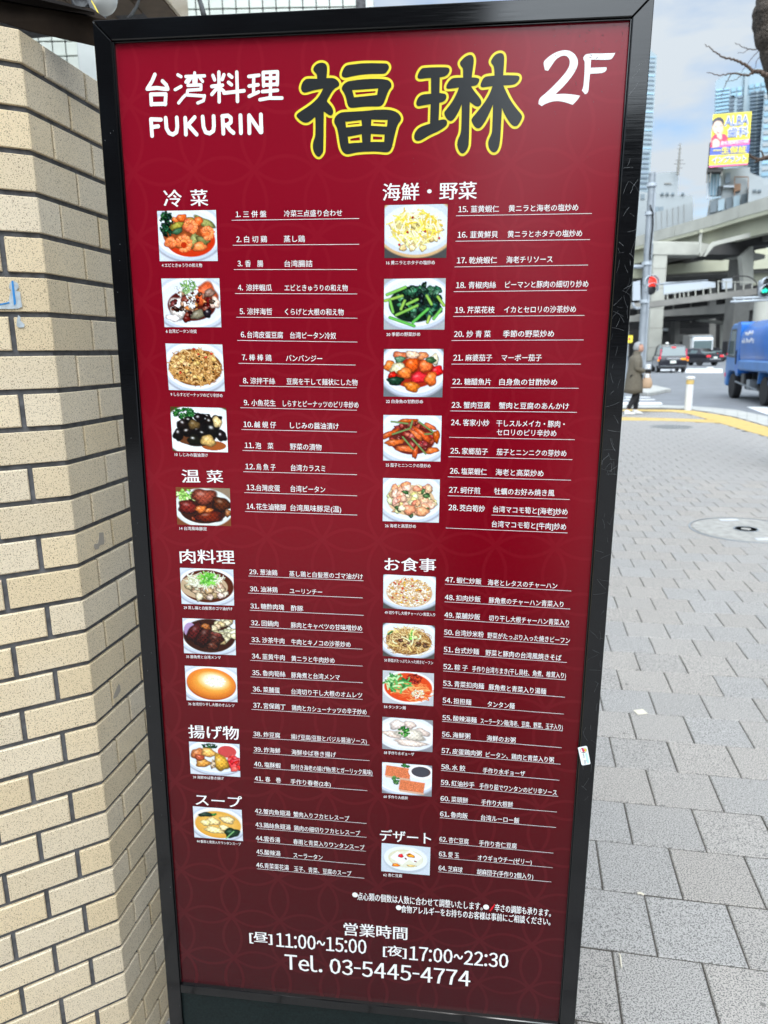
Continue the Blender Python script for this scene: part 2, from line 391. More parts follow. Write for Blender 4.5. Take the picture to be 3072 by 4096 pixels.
def copy_tree(o, parent=None):
    c = o.copy(); COL.objects.link(c)
    if parent is not None: c.parent = parent; c.matrix_parent_inverse = o.matrix_parent_inverse
    for ch in o.children: copy_tree(ch, c)
    return c
def pxpoly(pts, Y, depth, mb=None, mi=0):
    """upright slab: a polygon seen in the photograph, standing at distance Y, with real thickness behind it"""
    mb = mb or MB(); P_ = [at(x, y, Y) for x, y in pts]
    # distant blocks stand square to the street that leads to them
    sk = (sum(p[0] for p in P_) / len(P_)) / Y if Y > 100 else 0.0
    return mb.prism(P_, (depth * sk, depth, 0), mi)
def z5(x, y): return (2400 + x * 0.40506, 1000 + y * 0.40506)
def z4(x, y): return (2300 + x * 0.49742, y * 0.49742)
# ------------------------------------------------------------------ ground, road, pavement
def proj(p):
    c = R.T @ (np.asarray(p, float) - EYE)
    return (CX + FPX * c[0] / -c[2], CY - FPX * c[1] / -c[2]) if c[2] < -0.01 else (-9999, -9999)
def G(x, y): return atz(x, y, 0.0)[:2]
tag(MB().add([(-900, -900, -0.03), (900, -900, -0.03), (900, 1500, -0.03), (-900, 1500, -0.03)], [(0, 1, 2, 3)]).build('ground', 'asphalt'), kind='structure')
kin = [np.array([-14, 17.6])] + [G(*p) for p in ((2430, 1633), (2530, 1632), (2640, 1632), (2745, 1637), (2850, 1651), (2950, 1671), (3072, 1706))] + \
      [np.array(p) for p in ((7.12, 12.2), (7.05, 11.2), (6.8, 9.6), (5.9, 5.0), (5.0, 0.0), (3.1, -10.0), (1.2, -20))]
kout = [np.array([-14, 18.3])] + [G(*p) for p in ((2430, 1620), (2530, 1620), (2640, 1622), (2745, 1626), (2850, 1632), (2950, 1642), (3072, 1668))] + \
       [np.array(p) for p in ((7.62, 12.2), (7.4, 11.2), (7.1, 9.6), (6.15, 5.0), (5.25, 0.0), (3.35, -10.0), (1.45, -20))]
def sheet(pts, z, name, m, parent=None, zb=None):
    mb = MB().add([(p[0], p[1], z) for p in pts], [tuple(range(len(pts)))])
    if zb is not None:
        n = len(pts); mb.add([(p[0], p[1], zb) for p in pts] + [(p[0], p[1], z) for p in pts], [(i, (i + 1) % n, (i + 1) % n + n, i + n) for i in range(n)])
    o = mb.build(name, m)
    bm = bmesh.new(); bm.from_mesh(o.data); bmesh.ops.triangulate(bm, faces=[f for f in bm.faces if len(f.verts) > 4]); bmesh.ops.recalc_face_normals(bm, faces=bm.faces)
    for f in bm.faces:
        if abs(f.normal.z) > 0.7 and f.normal.z < 0: f.normal_flip()
    bm.to_mesh(o.data); bm.free()
    if parent: rel(o, parent)
    return o
pave = sheet(kin + [np.array([-14, -20])], -0.004, 'pavement', 'paver_joint', zb=-0.03); tag(pave, kind='structure')
kerb = MB()
for i in range(len(kin) - 1):
    a, b, c, d = kin[i], kin[i + 1], kout[i + 1], kout[i]
    nseg = max(1, int(np.linalg.norm(b - a) / 0.6))
    for j in range(nseg):
        t0, t1 = j / nseg + 0.004, (j + 1) / nseg - 0.004
        q = [a + (b - a) * t0, a + (b - a) * t1, d + (c - d) * t1, d + (c - d) * t0]
        kerb.prism([(p[0], p[1], 0.012) for p in q], (0, 0, -0.05))
tag(kerb.build('kerb', 'kerb_stone'), kind='structure')
# pavers: the near ones one by one, the rest joined
E1 = np.array([math.sin(math.radians(100.9)), math.cos(math.radians(100.9))]); E2 = np.array([math.sin(math.radians(10.9)), math.cos(math.radians(10.9))])
PP = 0.2155; c0 = np.array([0.796, 2.165]); e0 = c0 @ E1; p0 = c0 @ E2
def inside(p, poly):
    x, y = p; r = False; n = len(poly)
    for i in range(n):
        (x0, y0), (x1, y1) = poly[i], poly[(i + 1) % n]
        if (y0 > y) != (y1 > y) and x < (x1 - x0) * (y - y0) / (y1 - y0) + x0: r = not r
    return r
kpoly = kin + [np.array([-14, -20])]
# yellow tactile strips lie in the pavement: no pavers under them
ys_out = [G(*p) for p in ((2430, 1639), (2549, 1638), (2690, 1639), (2772, 1643), (2922, 1667), (3072, 1709))] + [np.array((6.95, 12.2)), np.array((6.86, 11.2)), np.array((6.6, 9.6))]
ys_in = [G(*p) for p in ((2430, 1645), (2549, 1644), (2690, 1647), (2751, 1654), (2824, 1675), (2879, 1692), (2987, 1724), (3072, 1747))] + [np.array((6.2, 10.9)), np.array((6.0, 9.6))]
strip1 = ys_out + ys_in[::-1]
strip2 = [G(*p) for p in ((2430, 1668), (2490, 1669), (2700, 1674), (2842, 1679), (2879, 1692), (2700, 1684), (2490, 1681), (2430, 1680))]
mh = [(G(2687, 1708), 0.40), (G(2984, 2118), 0.42)]
pcells = []
for j in range(-75, 75):
    off = 0.0 if j % 2 == 0 else PP / 2 - 0.004
    for i in range(-60, 60):
        c = E1 * (e0 + off + (i + 0.5) * PP) + E2 * (p0 - (j + 0.5) * PP * -1 - PP)
        if c[1] < -13 or c[1] > 18 or c[0] < (-1.5 if c[1] > 0.5 else -6) or not inside(c, kpoly): continue
        if inside(c, strip1) or inside(c, strip2): continue
        if any(np.linalg.norm(c - m[0]) < m[1] + 0.02 for m in mh): continue
        # keep clear of the kerb line
        x, y = proj((c[0], c[1], 0)); seen = (2150 < x < 3350 and 1560 < y < 4400)
        pcells.append((not seen, float(np.hypot(c[0], c[1])), c, j))
pcells.sort(key=lambda q: (q[0], q[1]))
def paver_shape(mb, c, zt, s):
    h = PP / 2 - 0.0022; b = 0.003
    def P(u, v, z): p = c + E1 * u + E2 * v; return (p[0], p[1], z)
    vs = [P(u * h, v * h, zt - 0.03) for u, v in ((-1, -1), (1, -1), (1, 1), (-1, 1))] + [P(u * h, v * h, zt - b) for u, v in ((-1, -1), (1, -1), (1, 1), (-1, 1))] + \
         [P(u * (h - b), v * (h - b), zt) for u, v in ((-1, -1), (1, -1), (1, 1), (-1, 1))]
    mb.add(vs, [(0, 1, 5, 4), (1, 2, 6, 5), (2, 3, 7, 6), (3, 0, 4, 7), (4, 5, 9, 8), (5, 6, 10, 9), (6, 7, 11, 10), (7, 4, 8, 11), (8, 9, 10, 11)])
proto = MB(); paver_shape(proto, np.array([0.0, 0.0]), 0.0, 0); pmesh = proto.mesh('paver', 'paver')
rest = MB()
for k, (ns, d, c, j) in enumerate(pcells):
    if k < 300 and not ns:
        o = link('paver', pmesh, pave); o.location = (c[0], c[1], random.uniform(-0.0012, 0.0012))
        o.rotation_euler = (random.uniform(-0.004, 0.004), random.uniform(-0.004, 0.004), random.uniform(-0.006, 0.006))
    else: paver_shape(rest, c, random.uniform(-0.001, 0.001), 0)
o = rest.build('pavers_beyond', 'paver', pave, fix=False); tag(o, kind='stuff')
def strip_mesh(name, outer, inner, z):
    return None
s1 = sheet(strip1, 0.003, 'tactile_strip', 'tactile_yellow', pave, zb=-0.004)
s2 = sheet(strip2, 0.003, 'tactile_strip', 'tactile_yellow', pave, zb=-0.004)
# manhole covers
def manhole(c, r, label, kindm):
    root = empty('manhole_cover', (c[0], c[1], 0), label, 'manhole cover', 'manhole covers in the pavement')
    MB().lathe([(r + 0.028, -0.02), (r + 0.028, 0.002), (r + 0.014, 0.0035), (r + 0.014, -0.004)], 56).build('rim', 'galvanised', root)
    tag(MB().lathe([(r + 0.19, -0.02), (r + 0.19, -0.0022), (r + 0.03, -0.0018)], 56).build('bedding', 'paver', root), None)
    b = MB().lathe([(r, -0.02), (r, 0.002), (r - 0.01, 0.004), (0.001, 0.004)], 56)
    b.build('lid', kindm, root)
    stu = MB()
    if r > 0.41:
        for q in range(2):
            (MB().box((-0.07, 0.30, 0.0045), (0.09, 0.36, 0.008)) if q else MB().box((-0.09, -0.37, 0.0045), (0.07, -0.31, 0.008))).build('key_plate', 'iron_pale', root)
        MB().lathe([(0.10, 0.0045), (0.10, 0.0065), (0.085, 0.0065), (0.085, 0.0045)], 24).build('ring', 'galvanised', root)
        MB().lathe([(0.04, 0.0045), (0.04, 0.007), (0.001, 0.007)], 16).build('boss', 'lid_fill', root)
    else:
        for k in range(90):
            a = k * 2.4; rr = 0.036 * math.sqrt(k)
            stu.box((rr * math.cos(a) - 0.013, rr * math.sin(a) - 0.013, 0.0045), (rr * math.cos(a) + 0.013, rr * math.sin(a) + 0.013, 0.009))
        stu.build('tread', 'galvanised', root)['kind'] = 'stuff'
manhole(mh[0][0], 0.375, 'small round patterned manhole cover just before the yellow strip, near the white bollard', 'cast_iron')
manhole(mh[1][0], 0.418, 'large round pavement-filled manhole cover with a pale metal rim at the right edge', 'lid_fill')
# paint on the road
def road_marks(name, quads, label=None):
    mb = MB()
    for q in quads:
        g = [atz(x, y, -0.022) for x, y in q]; mb.prism([(p[0], p[1], -0.022) for p in g], (0, 0, -0.007))
    return tag(mb.build(name, 'road_paint'), kind='structure')
q = []
for (yl, yr, xr) in ((1586, 1590, 2603), (1596, 1600, 2622), (1608, 1617, 2650)):
    q.append([(2440, yl), (xr - 8, yl + 1), (xr, yr - 1), (2440, yr)])
road_marks('crosswalk_near', q)
road_marks('crosswalk_right', [[z5(1450, 1549), z5(1659, 1549), z5(1659, 1622), z5(1560, 1590)], [(3072, 1628), (3190, 1628), (3290, 1672), (3072, 1656)]])
q = []
for (xa, xb) in ((560, 690), (715, 800), (826, 1210), (1330, 1520)): q.append([z5(xa, 1183), z5(xb, 1183), z5(xb, 1212), z5(xa, 1212)])
q.append([z5(860, 1172), z5(1210, 1172), z5(1210, 1180), z5(850, 1180)]); q.append([z5(1055, 1157), z5(1120, 1157), z5(1120, 1165), z5(1055, 1165)])
road_marks('crosswalk_far', q)
# kerbed island behind the woman
isl = [atz(*z5(a, b), 0.0)[:2] for a, b in ((200, 1395), (470, 1438), (560, 1425), (640, 1405), (700, 1398), (640, 1385), (560, 1365), (420, 1350), (300, 1340), (200, 1335))]
mb = MB().prism([(p[0], p[1], 0.10) for p in isl], (0, 0, -0.14)); tag(mb.build('traffic_island', 'kerb_stone', bevel=0.02), kind='structure')

# ------------------------------------------------------------------ street behind the camera (seen only in the glossy board)
def street_block(label, x0, x1, y0, y1, h, m, win, floors, cols, face):
    root = empty('street_building', ((x0 + x1) / 2, (y0 + y1) / 2, 0), label, 'building', 'buildings down the street behind')
    cx, cy = (x0 + x1) / 2, (y0 + y1) / 2
    MB().box((x0 - cx, y0 - cy, -0.03), (x1 - cx, y1 - cy, h)).build('wall', m, root)
    wm = None
    for f in range(floors):
        for c in range(cols):
            zz = 1.0 + (h - 1.5) * f / floors; zt = zz + (h - 1.5) / floors * 0.55
            if face == 'y': a = x0 + (x1 - x0) * (c + 0.18) / cols; b = x0 + (x1 - x0) * (c + 0.82) / cols; mb = MB().box((a - cx, y1 - cy - 0.05, zz), (b - cx, y1 - cy + 0.03, zt))
            else: a = y0 + (y1 - y0) * (c + 0.18) / cols; b = y0 + (y1 - y0) * (c + 0.82) / cols; mb = MB().box((x1 - cx - 0.05, a - cy, zz), (x1 - cx + 0.03, b - cy, zt))
            mb.build('window', win, root, fix=False)
street_block('tall dark office block close behind the photographer on the wall side', -64, -4.15, -44, -30, 34, 'street_wall_dark', 'bldg_window', 7, 12, 'y')
street_block('lower brown building farther down the street behind', -1.5, 26, -78, -66, 20, 'street_wall', 'bldg_window', 5, 8, 'y')
street_block('brown corner building on the far side of the street behind', 30, 44, -62, 0, 19, 'street_wall', 'bldg_window', 5, 1, 'x')

def row_house(label, x0, x1, y0, y1, h, m, floors, cols):
    cx, cy = (x0 + x1) / 2, (y0 + y1) / 2; root = empty('row_building', (cx, cy, 0), label, 'building', 'buildings along the pavement beyond the board')
    MB().box((x0 - cx, y0 - cy, -0.03), (x1 - cx, y1 - cy, h)).build('wall', m, root)
    MB().box((x0 - cx - .1, y0 - cy - .1, h + .002), (x1 - cx + .1, y1 - cy + .1, h + .35)).build('roof_edge', 'concrete_grey', root)
    for f in range(floors):
        for c in range(cols):
            z = 0.9 + (h - 1) * f / floors; zt = z + (h - 1) / floors * 0.55
            a = x0 + (x1 - x0) * (c + 0.2) / cols; b = x0 + (x1 - x0) * (c + 0.8) / cols; MB().box((a - cx, y0 - cy - 0.03, z), (b - cx, y0 - cy + 0.05, zt)).build('window', 'bldg_window', root, fix=False)
            a = y0 + (y1 - y0) * (c + 0.2) / cols; b = y0 + (y1 - y0) * (c + 0.8) / cols; MB().box((x1 - cx - 0.05, a - cy, z), (x1 - cx + 0.03, b - cy, zt)).build('window', 'bldg_window', root, fix=False)
row_house('low cream building farther along the pavement, hidden behind the board', -14, 2.5, 26, 44, 8.6, 'plaster_white', 3, 5)
row_house('low grey building next beyond the cream one, hidden behind the board', -12, 9.5, 50, 74, 13.5, 'concrete_grey', 4, 6)

# ------------------------------------------------------------------ tiled wall on the left, its corner turning 49 degrees
TK = 0.88                                       # tile course pitch 62 mm
WC = np.array([-0.618 * TK, 1.398 * TK, 0.0]); DA = az(58.8); DB = az(9.9)
NA = np.array([DA[1], -DA[0], 0]); NB = np.array([DB[1], -DB[0], 0])       # outward
wall = tag(empty('tiled_wall', tuple(WC)), 'cream speckled tiled wall with a bent corner, left of the red menu board', 'wall')
iw = lambda p: tuple(np.asarray(p) - WC)
bis = (NA + NB); bis = bis / (bis @ NA)
def wp(s, u, off=0.0):
    """point on face s ('A' left, 'B' right) u metres from the corner, off metres proud of the tile face"""
    if u == 0: return WC + bis * off
    return WC + ((-DA * u + NA * off) if s == 'A' else (DB * u + NB * off))
REC = 0.0055
core = [wp('A', 1.6, -REC), wp('A', 0, -REC) if False else WC - bis * REC, wp('B', 1.5, -REC), wp('B', 1.5, -0.25), WC - bis * 0.25, wp('A', 1.6, -0.25)]
MB().prism([iw(p + np.array([0, 0, 1.985])) for p in core], (0, 0, -2.01)).build('mortar', 'mortar', wall)
def tile_mesh(s, L_, H, T=0.012):
    b = 0.0018; d = (-DA if s == 'A' else DB); n = (NA if s == 'A' else NB); z = np.array([0, 0, 1.0])
    def q(u, v, o): return tuple(d * u + z * v + n * o)
    vs = [q(0, 0, -T), q(L_, 0, -T), q(L_, H, -T), q(0, H, -T), q(0, 0, -b), q(L_, 0, -b), q(L_, H, -b), q(0, H, -b), q(b, b, 0), q(L_ - b, b, 0), q(L_ - b, H - b, 0), q(b, H - b, 0)]
    fs = [(0, 1, 5, 4), (1, 2, 6, 5), (2, 3, 7, 6), (3, 0, 4, 7), (4, 5, 9, 8), (5, 6, 10, 9), (6, 7, 11, 10), (7, 4, 8, 11), (8, 9, 10, 11)]
    mb = MB().add(vs, fs); me = mb.mesh('tile', 'wall_tile'); bm = bmesh.new(); bm.from_mesh(me); bmesh.ops.recalc_face_normals(bm, faces=bm.faces)
    c = bm.faces.new  # noqa
    bm.to_mesh(me); bm.free(); return me
def corner_mesh(la, lb, H):
    T = 0.012; pts = [-DA * la, np.zeros(3), DB * lb, DB * lb - NB * T, -bis * T, -DA * la - NA * T]
    mb = MB().prism([p for p in pts], (0, 0, H)); me = mb.mesh('corner_tile', 'wall_tile')
    bm = bmesh.new(); bm.from_mesh(me); bmesh.ops.recalc_face_normals(bm, faces=bm.faces)
    bmesh.ops.bevel(bm, geom=[e for e in bm.edges if e.is_manifold and e.calc_face_angle(0) > 0.3], offset=0.0011, segments=1, affect='EDGES'); bm.to_mesh(me); bm.free(); return me
tm = {}
rest = MB()
def put_tile(s, u, L_, z0, H, single=True):
    jit = random.uniform(-0.0006, 0.0008)
    p = wp(s, 0) + (-DA if s == 'A' else DB) * u + (NA if s == 'A' else NB) * jit
    if single:
        k = (s, round(L_, 4), round(H, 4))
        if k not in tm: tm[k] = tile_mesh(*k)
        o = link('tile', tm[k], wall); o.location = iw(p + np.array([0, 0, z0 + random.uniform(-0.0006, 0.0006)]))
        o.rotation_euler = (random.uniform(-0.003, 0.003), random.uniform(-0.003, 0.003), random.uniform(-0.004, 0.004))
    else:
        me = tile_mesh(s, L_, H); vs = [np.array(v.co) + p + np.array([0, 0, z0]) - WC for v in me.vertices]
        rest.add(vs, [tuple(f.vertices) for f in me.polygons]); bpy.data.meshes.remove(me)
cm = {}
for k in range(0, 34):
    zt = 1.9381 - 0.0616 * (k - 1) - 0.0043; zb = 1.9381 - 0.0616 * k + 0.0043
    if k == 0: zt = 1.9880
    if zt < 0.01: break
    zb = max(zb, 0.0)
    H = zt - zb; odd = k % 2 == 1
    la, lb = (0.0550, 0.1157) if odd else (0.1153, 0.0568)
    key = (odd, round(H, 4))
    if key not in cm: cm[key] = corner_mesh(la, lb, H)
    o = link('corner_tile', cm[key], wall); o.location = iw(WC + np.array([0, 0, zb])); o.rotation_euler[2] = random.uniform(-0.002, 0.002)
    ua = la + 0.0079; i = 0
    while ua < 1.5:
        put_tile('A', ua, 0.1162, zb, H, i < (3 if k > 8 else 1) + (1 if k > 22 else 0)); ua += 0.1239; i += 1
    ub = lb + 0.0049; i = 0
    while ub < 1.4:
        put_tile('B', ub, 0.1111, zb, H, i < 2 + (1 if k < 6 else 0)); ub += 0.1160; i += 1
tag(rest.build('tiles_beyond', 'wall_tile', wall, fix=False), kind='stuff')
# remnants of paper and blue tape stuck on the left face
def on_A(x, y, off):
    r_ = ray(x, y); P0 = WC + NA * off; t = (NA @ (P0 - EYE)) / (NA @ r_); return EYE + r_ * t
def on_B(x, y, off):
    r_ = ray(x, y); P0 = WC + NB * off; t = (NB @ (P0 - EYE)) / (NB @ r_); return EYE + r_ * t
def zA(p): return (p[0] * .4219, 1100 + p[1] * .4219)
def zB(p): return (p[0] * .4219, 1950 + p[1] * .4219)
def patch(name, pts, conv, fn, m, off, lab, th=0.0007):
    n = NA if fn is on_A else NB
    wbuild(MB().prism([fn(*conv(p), off) for p in pts], -n * th), name, m, wall) if False else None
    mb = MB().prism([iw(fn(*conv(p), off)) for p in pts], -n * th); o = mb.build(name, m, wall); o['label'] = lab
patch('paper_residue', [(125, 52), (92, 75), (85, 120), (105, 150), (92, 190), (86, 240), (60, 262), (20, 275), (-60, 285), (-60, 320), (90, 322), (175, 318), (212, 300), (200, 240), (190, 160), (152, 150), (178, 120), (170, 80)], zA, on_A, 'paper_residue', 0.0022, 'torn grey paper left on the wall')
patch('tape_strip', [(108, 57), (126, 55), (152, 262), (150, 275), (132, 287)], zA, on_A, 'blue_tape', 0.0028, 'strip of blue tape')
patch('tape_strip', [(-60, 290), (-60, 278), (0, 272), (88, 256), (90, 268), (10, 284)], zA, on_A, 'blue_tape', 0.0028, 'blue tape end')
patch('paper_residue', [(172, 378), (195, 400), (192, 430), (235, 470), (225, 495), (180, 500), (158, 480), (160, 430), (168, 400)], zA, on_A, 'paper_residue', 0.0020, 'small torn paper remnant')
patch('stain', [(940, 428), (980, 425), (990, 505), (985, 540), (950, 545), (935, 580), (905, 588), (892, 565), (893, 540), (930, 530), (940, 480)], zB, on_B, 'tile_stain', 0.0010, 'brown stain')
patch('stain', [(1128, 1860), (1140, 1880), (1142, 1930), (1110, 1985), (1075, 2005), (1085, 1960), (1100, 1920)], zB, on_B, 'tile_stain', 0.0010, 'grey stain')

# ------------------------------------------------------------------ timber beam over the wall, canopy, lamp, cables, white tiled house
bl = [(-160, -46), (0, 5), (372, 68), (430, 78), (430, 196), (379, 185), (218, 149), (113, 125), (0, 88), (-160, 50)]
dl = [1.34, 1.31, 1.24, 1.22, 1.22, 1.24, 1.27, 1.29, 1.31, 1.34]
P3 = [EYE + ray(x, y) * (d / ray(x, y)[1]) for (x, y), d in zip(bl, dl)]
P3b = [p + np.array([-0.055, 0.095, 0.055]) for p in P3]
mb = MB().loft([P3, P3b]); 
beam = empty('timber_beam', tuple(P3[5]), 'dark brown weathered beam crossing over the tiled wall to the board', 'beam')
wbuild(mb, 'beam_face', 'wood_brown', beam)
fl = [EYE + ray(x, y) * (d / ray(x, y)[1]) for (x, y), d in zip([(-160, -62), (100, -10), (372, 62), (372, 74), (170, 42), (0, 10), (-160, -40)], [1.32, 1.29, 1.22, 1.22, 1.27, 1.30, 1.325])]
wbuild(MB().loft([[p - np.array([-0.006, 0.01, 0]) for p in fl], [p + np.array([-0.05, 0.09, 0.05]) for p in fl]]), 'beam_cap', 'beam_cap_black', beam)
# canopy with tiled underside
a = atz(656, 0, 2.75); b = atz(696, 49, 2.75); dirf = (b - a)[:2] / np.linalg.norm((b - a)[:2])
f0 = a[:2] - dirf * 0.9; f1 = at(745, 60, 1.0); tt = None
e_ = atz(745, 109, 2.75)[:2]
cpoly = [f0, e_, e_ + np.array([-4.0, 0.6]), f0 + np.array([-4.0, 0.3])]
can = empty('canopy', (e_[0], e_[1], 2.75), 'tiled canopy edge above the beam at the top left', 'canopy')
wbuild(MB().prism([(p[0], p[1], 2.757) for p in cpoly], (0, 0, 1.6)), 'slab', 'mortar', can)
nrm = np.array([-dirf[1], dirf[0]])
k = 0
for i in range(-1, 12):
    for j in range(0, 12):
        u0 = i * 0.222 + (0.111 if j % 2 else 0); v0 = 0.004 + j * 0.116
        c = f0 + dirf * u0 + nrm * v0
        pr = proj((c[0] + dirf[0] * 0.1 + nrm[0] * 0.05, c[1] + dirf[1] * 0.1 + nrm[1] * 0.05, 2.75))
        if not (-150 < pr[0] < 900 and -260 < pr[1] < 160): continue
        qd = [c, c + dirf * 0.214, c + dirf * 0.214 + nrm * 0.108, c + nrm * 0.108]
        if any(not inside(p, cpoly) for p in qd): continue
        wbuild(MB().prism([(p[0], p[1], 2.748 + random.uniform(-.001, .001)) for p in qd], (0, 0, 0.012)), 'soffit_tile', 'canopy_tile_shaded', can); k += 1
for i in range(-1, 10):
    for j in range(2):
        q0 = f0 + dirf * (i * 0.235 + 0.004 + 0.11 * j); q1 = q0 + dirf * 0.229
        if np.dot(q1 - f0, dirf) > np.dot(e_ - f0, dirf): q1 = e_
        if np.dot(q0 - f0, dirf) < 0 or np.dot(q1 - q0, dirf) < 0.03: continue
        z0 = 2.752 + j * 0.125
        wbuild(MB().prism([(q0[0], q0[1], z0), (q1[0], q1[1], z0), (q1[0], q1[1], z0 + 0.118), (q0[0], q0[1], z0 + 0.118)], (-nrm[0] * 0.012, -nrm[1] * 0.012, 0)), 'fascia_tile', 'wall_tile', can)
# white tiled house behind
HY = 5.2
hx0 = at(120, 100, HY)[0]; hx1 = at(1462, 40, HY)[0]; hz1 = 6.0
hs = empty('tiled_house', ((hx0 + hx1) / 2, HY, 0), 'house with square white wall tiles glimpsed above the menu board', 'building')
wbuild(MB().box((hx0 - 1.5, HY + 0.008, -0.03), (hx1, HY + 3.5, hz1)), 'wall', 'mortar', hs)
wbuild(MB().box((hx1 + 0.002, HY, -0.03), (hx1 + 0.05, HY + 3.5, hz1)), 'side_wall', 'plaster_white', hs)
TP = 0.0855; me = None
hme = MB().box((-0.0395, -0.008, -0.0395), (0.0395, 0.006, 0.0395)); hm = hme.build('tile', 'facade_tile', bevel=0.003); hmesh = hm.data; bpy.data.objects.remove(hm)
zref = at(1075, 0, HY)[2]; xref = at(200 + 1075 * .5425, 20, HY)[0]; restt = MB(); cnt = 0
zj = at(850, 30, HY)[2]
for i in range(-14, 16):
    for j in range(-22, 10):
        x = xref + (i + 0.5) * TP; z = zj - 0.012 + (j + 0.5) * TP
        if x < hx0 - 1.4 or x > hx1 - 0.04 or z < 0.05: continue
        pr = proj((x, HY, z)); vis = (690 < pr[0] < 1500 and -30 < pr[1] < 75) or (120 < pr[0] < 330 and 120 < pr[1] < 330)
        if vis: o = link('tile', hmesh, hs); o.location = (x - (hx0 + hx1) / 2, -0.0, z)
        else: restt.box((x - (hx0 + hx1) / 2 - 0.0395, -0.008, z - 0.0395), (x - (hx0 + hx1) / 2 + 0.0395, 0.006, z + 0.0395))
tag(restt.build('tiles_beyond', 'facade_tile', hs, fix=False), kind='stuff')
pa = at(306, 200, 4.6); pb = at(470, 200, 4.6)
col_ = empty('white_pillar', ((pa[0] + pb[0]) / 2, 4.7, 0), 'smooth white plaster pillar between the tiled wall and the board', 'pillar')
wbuild(MB().box((pa[0], 4.6, -0.03), (pb[0], 4.9, 5.0)), 'shaft', 'plaster_white', col_, bevel=0.01)
wbuild(MB().box((pa[0] - 0.03, 4.57, -0.03), (pb[0] + 0.03, 4.93, 0.15)), 'base', 'plaster_white', col_, bevel=0.01)
# wall lamp
lr = at(340, 10, 1.62)
lamp = empty('wall_lamp', tuple(lr), 'small old floodlight with a white glass dome and loose cables above the board corner', 'lamp')
pp = [at(x, y, 1.62) for x, y in ((272, -45), (292, 47), (385, 37), (372, -45))]
wbuild(MB().prism(pp, (0, 0.06, 0)), 'housing', 'black_plastic', lamp, bevel=0.003)
pp = [at(x, y, 1.612) for x, y in ((290, -45), (303, 36), (366, 30), (358, -45))]
wbuild(MB().prism(pp, (0, 0.006, 0)), 'face_plate', 'wood_brown', lamp)
c = at(328, 3, 1.606); th = [(0.0165, 0.0), (0.0165, 0.008), (0.014, 0.008), (0.0135, 0.002), (0.004, 0.002), (0.0035, -0.003)]
mb = MB().lathe([(r_, -h_) for r_, h_ in th], 24, axis='y'); o = mb.build('lens_ring', 'cable_grey', None, smooth=True); o.location = tuple(c); rel(o, lamp)
c = at(412, -8, 1.60); mb = MB(); prof = [(0.027 * math.cos(t), 0.03 * math.sin(t)) for t in np.linspace(0, 1.5, 9)]
mb.lathe([(0.026, 0.03)] + [(r_, -h_) for r_, h_ in prof], 24, axis='z'); o = mb.build('glass_dome', 'lamp_glass', None, smooth=True); o.location = tuple(c); o.rotation_euler = (0.2, 0.3, 0); rel(o, lamp)
wbuild(MB().box(tuple(at(383, 34, 1.60) - np.array([0.0, 0.0, 0.0])), tuple(at(398, -40, 1.63))), 'trim', 'pale_metal', lamp)
def cable(name, pts, r_, m, lab, Y=1.5):
    o = MB().tube([at(x, y, d) for x, y, d in pts], r_, 8).build(name, m, smooth=True); return tag(o, lab, 'cable', 'cables over the board')
cable('cable', [(352, -20, 1.57), (360, 8, 1.52), (374, 40, 1.42), (392, 75, 1.30), (400, 90, 1.26)], 0.0045, 'cable_grey', 'grey cable dropping from the floodlight to the board corner')
cable('cable', [(366, 5, 1.50), (378, 25, 1.44), (390, 48, 1.37), (400, 70, 1.30)], 0.0016, 'cable_yellow', 'thin yellow wire beside the grey cable')
cable('cable', [(562, -40, 2.2), (556, 0, 2.1), (546, 28, 1.9), (524, 62, 1.6), (510, 80, 1.4)], 0.0035, 'cable_black', 'black cable hanging before the canopy tiles')
cable('cable', [(790, -30, 3.6), (798, 0, 3.5), (806, 25, 3.3), (815, 60, 2.9)], 0.010, 'cable_grey', 'dark pipe-like cable before the white square tiles')

# ------------------------------------------------------------------ the menu board
H_ = np.array([0.99273448, -0.11860111, -0.02029845]); V_ = np.array([-0.01950907, 0.00781309, -0.99977915]); N_ = np.cross(H_, V_)
N_ /= np.linalg.norm(N_); V_ = np.cross(N_, H_)
O_ = np.array([-0.37698675, 1.15741178, 1.93999556]); BH = 1.93
base = O_ + H_ * 0.36 + V_ * BH
sign = tag(empty('menu_board', (0, 0, 0)), 'tall red restaurant menu board in a black metal frame on the pavement', 'sign')
mm = Matrix.Identity(4)
for i in range(3):
    mm[i][0] = H_[i]; mm[i][1] = -V_[i]; mm[i][2] = -N_[i]; mm[i][3] = base[i]
sign.location = mm.to_translation(); sign.rotation_euler = mm.to_euler()
def P(u, v, w_=0.0): return (u - 0.36, BH - v, w_)
def uv(x, y, w_=0.0):
    """photo pixel -> board coordinates"""
    r_ = ray(x, y); O = O_ - N_ * w_; t = (N_ @ (O - EYE)) / (N_ @ r_); p = EYE + r_ * t - O
    return float(p @ H_), float(p @ V_)
ZC = {'L1': (580, 700, 920 / 1659), 'L2': (580, 1450, 920 / 1659), 'L3': (680, 2150, 850 / 1659), 'L4': (700, 2850, 830 / 1659),
      'R1': (1500, 700, 950 / 1659), 'R2': (1500, 1450, 950 / 1659), 'R3': (1480, 2180, 920 / 1659), 'R4': (1480, 2850, 920 / 1659),
      'T1': (380, 0, 1100 / 1659), 'T2': (1400, 0, 1200 / 1659), 'B': (600, 3450, 1800 / 1659), 'F1': (1150, 180, 500 / 1659), 'F2': (1620, 180, 500 / 1659)}
def zuv(z, x, y): a, b, k = ZC[z]; return uv(a + x * k, b + y * k)
PW, PH = 0.7204, 1.6283
panel = MB().box(P(-0.004, PH + 0.002, -0.006), P(PW + 0.004, -0.004, 0.0)).build('printed_panel', 'print_red', sign)
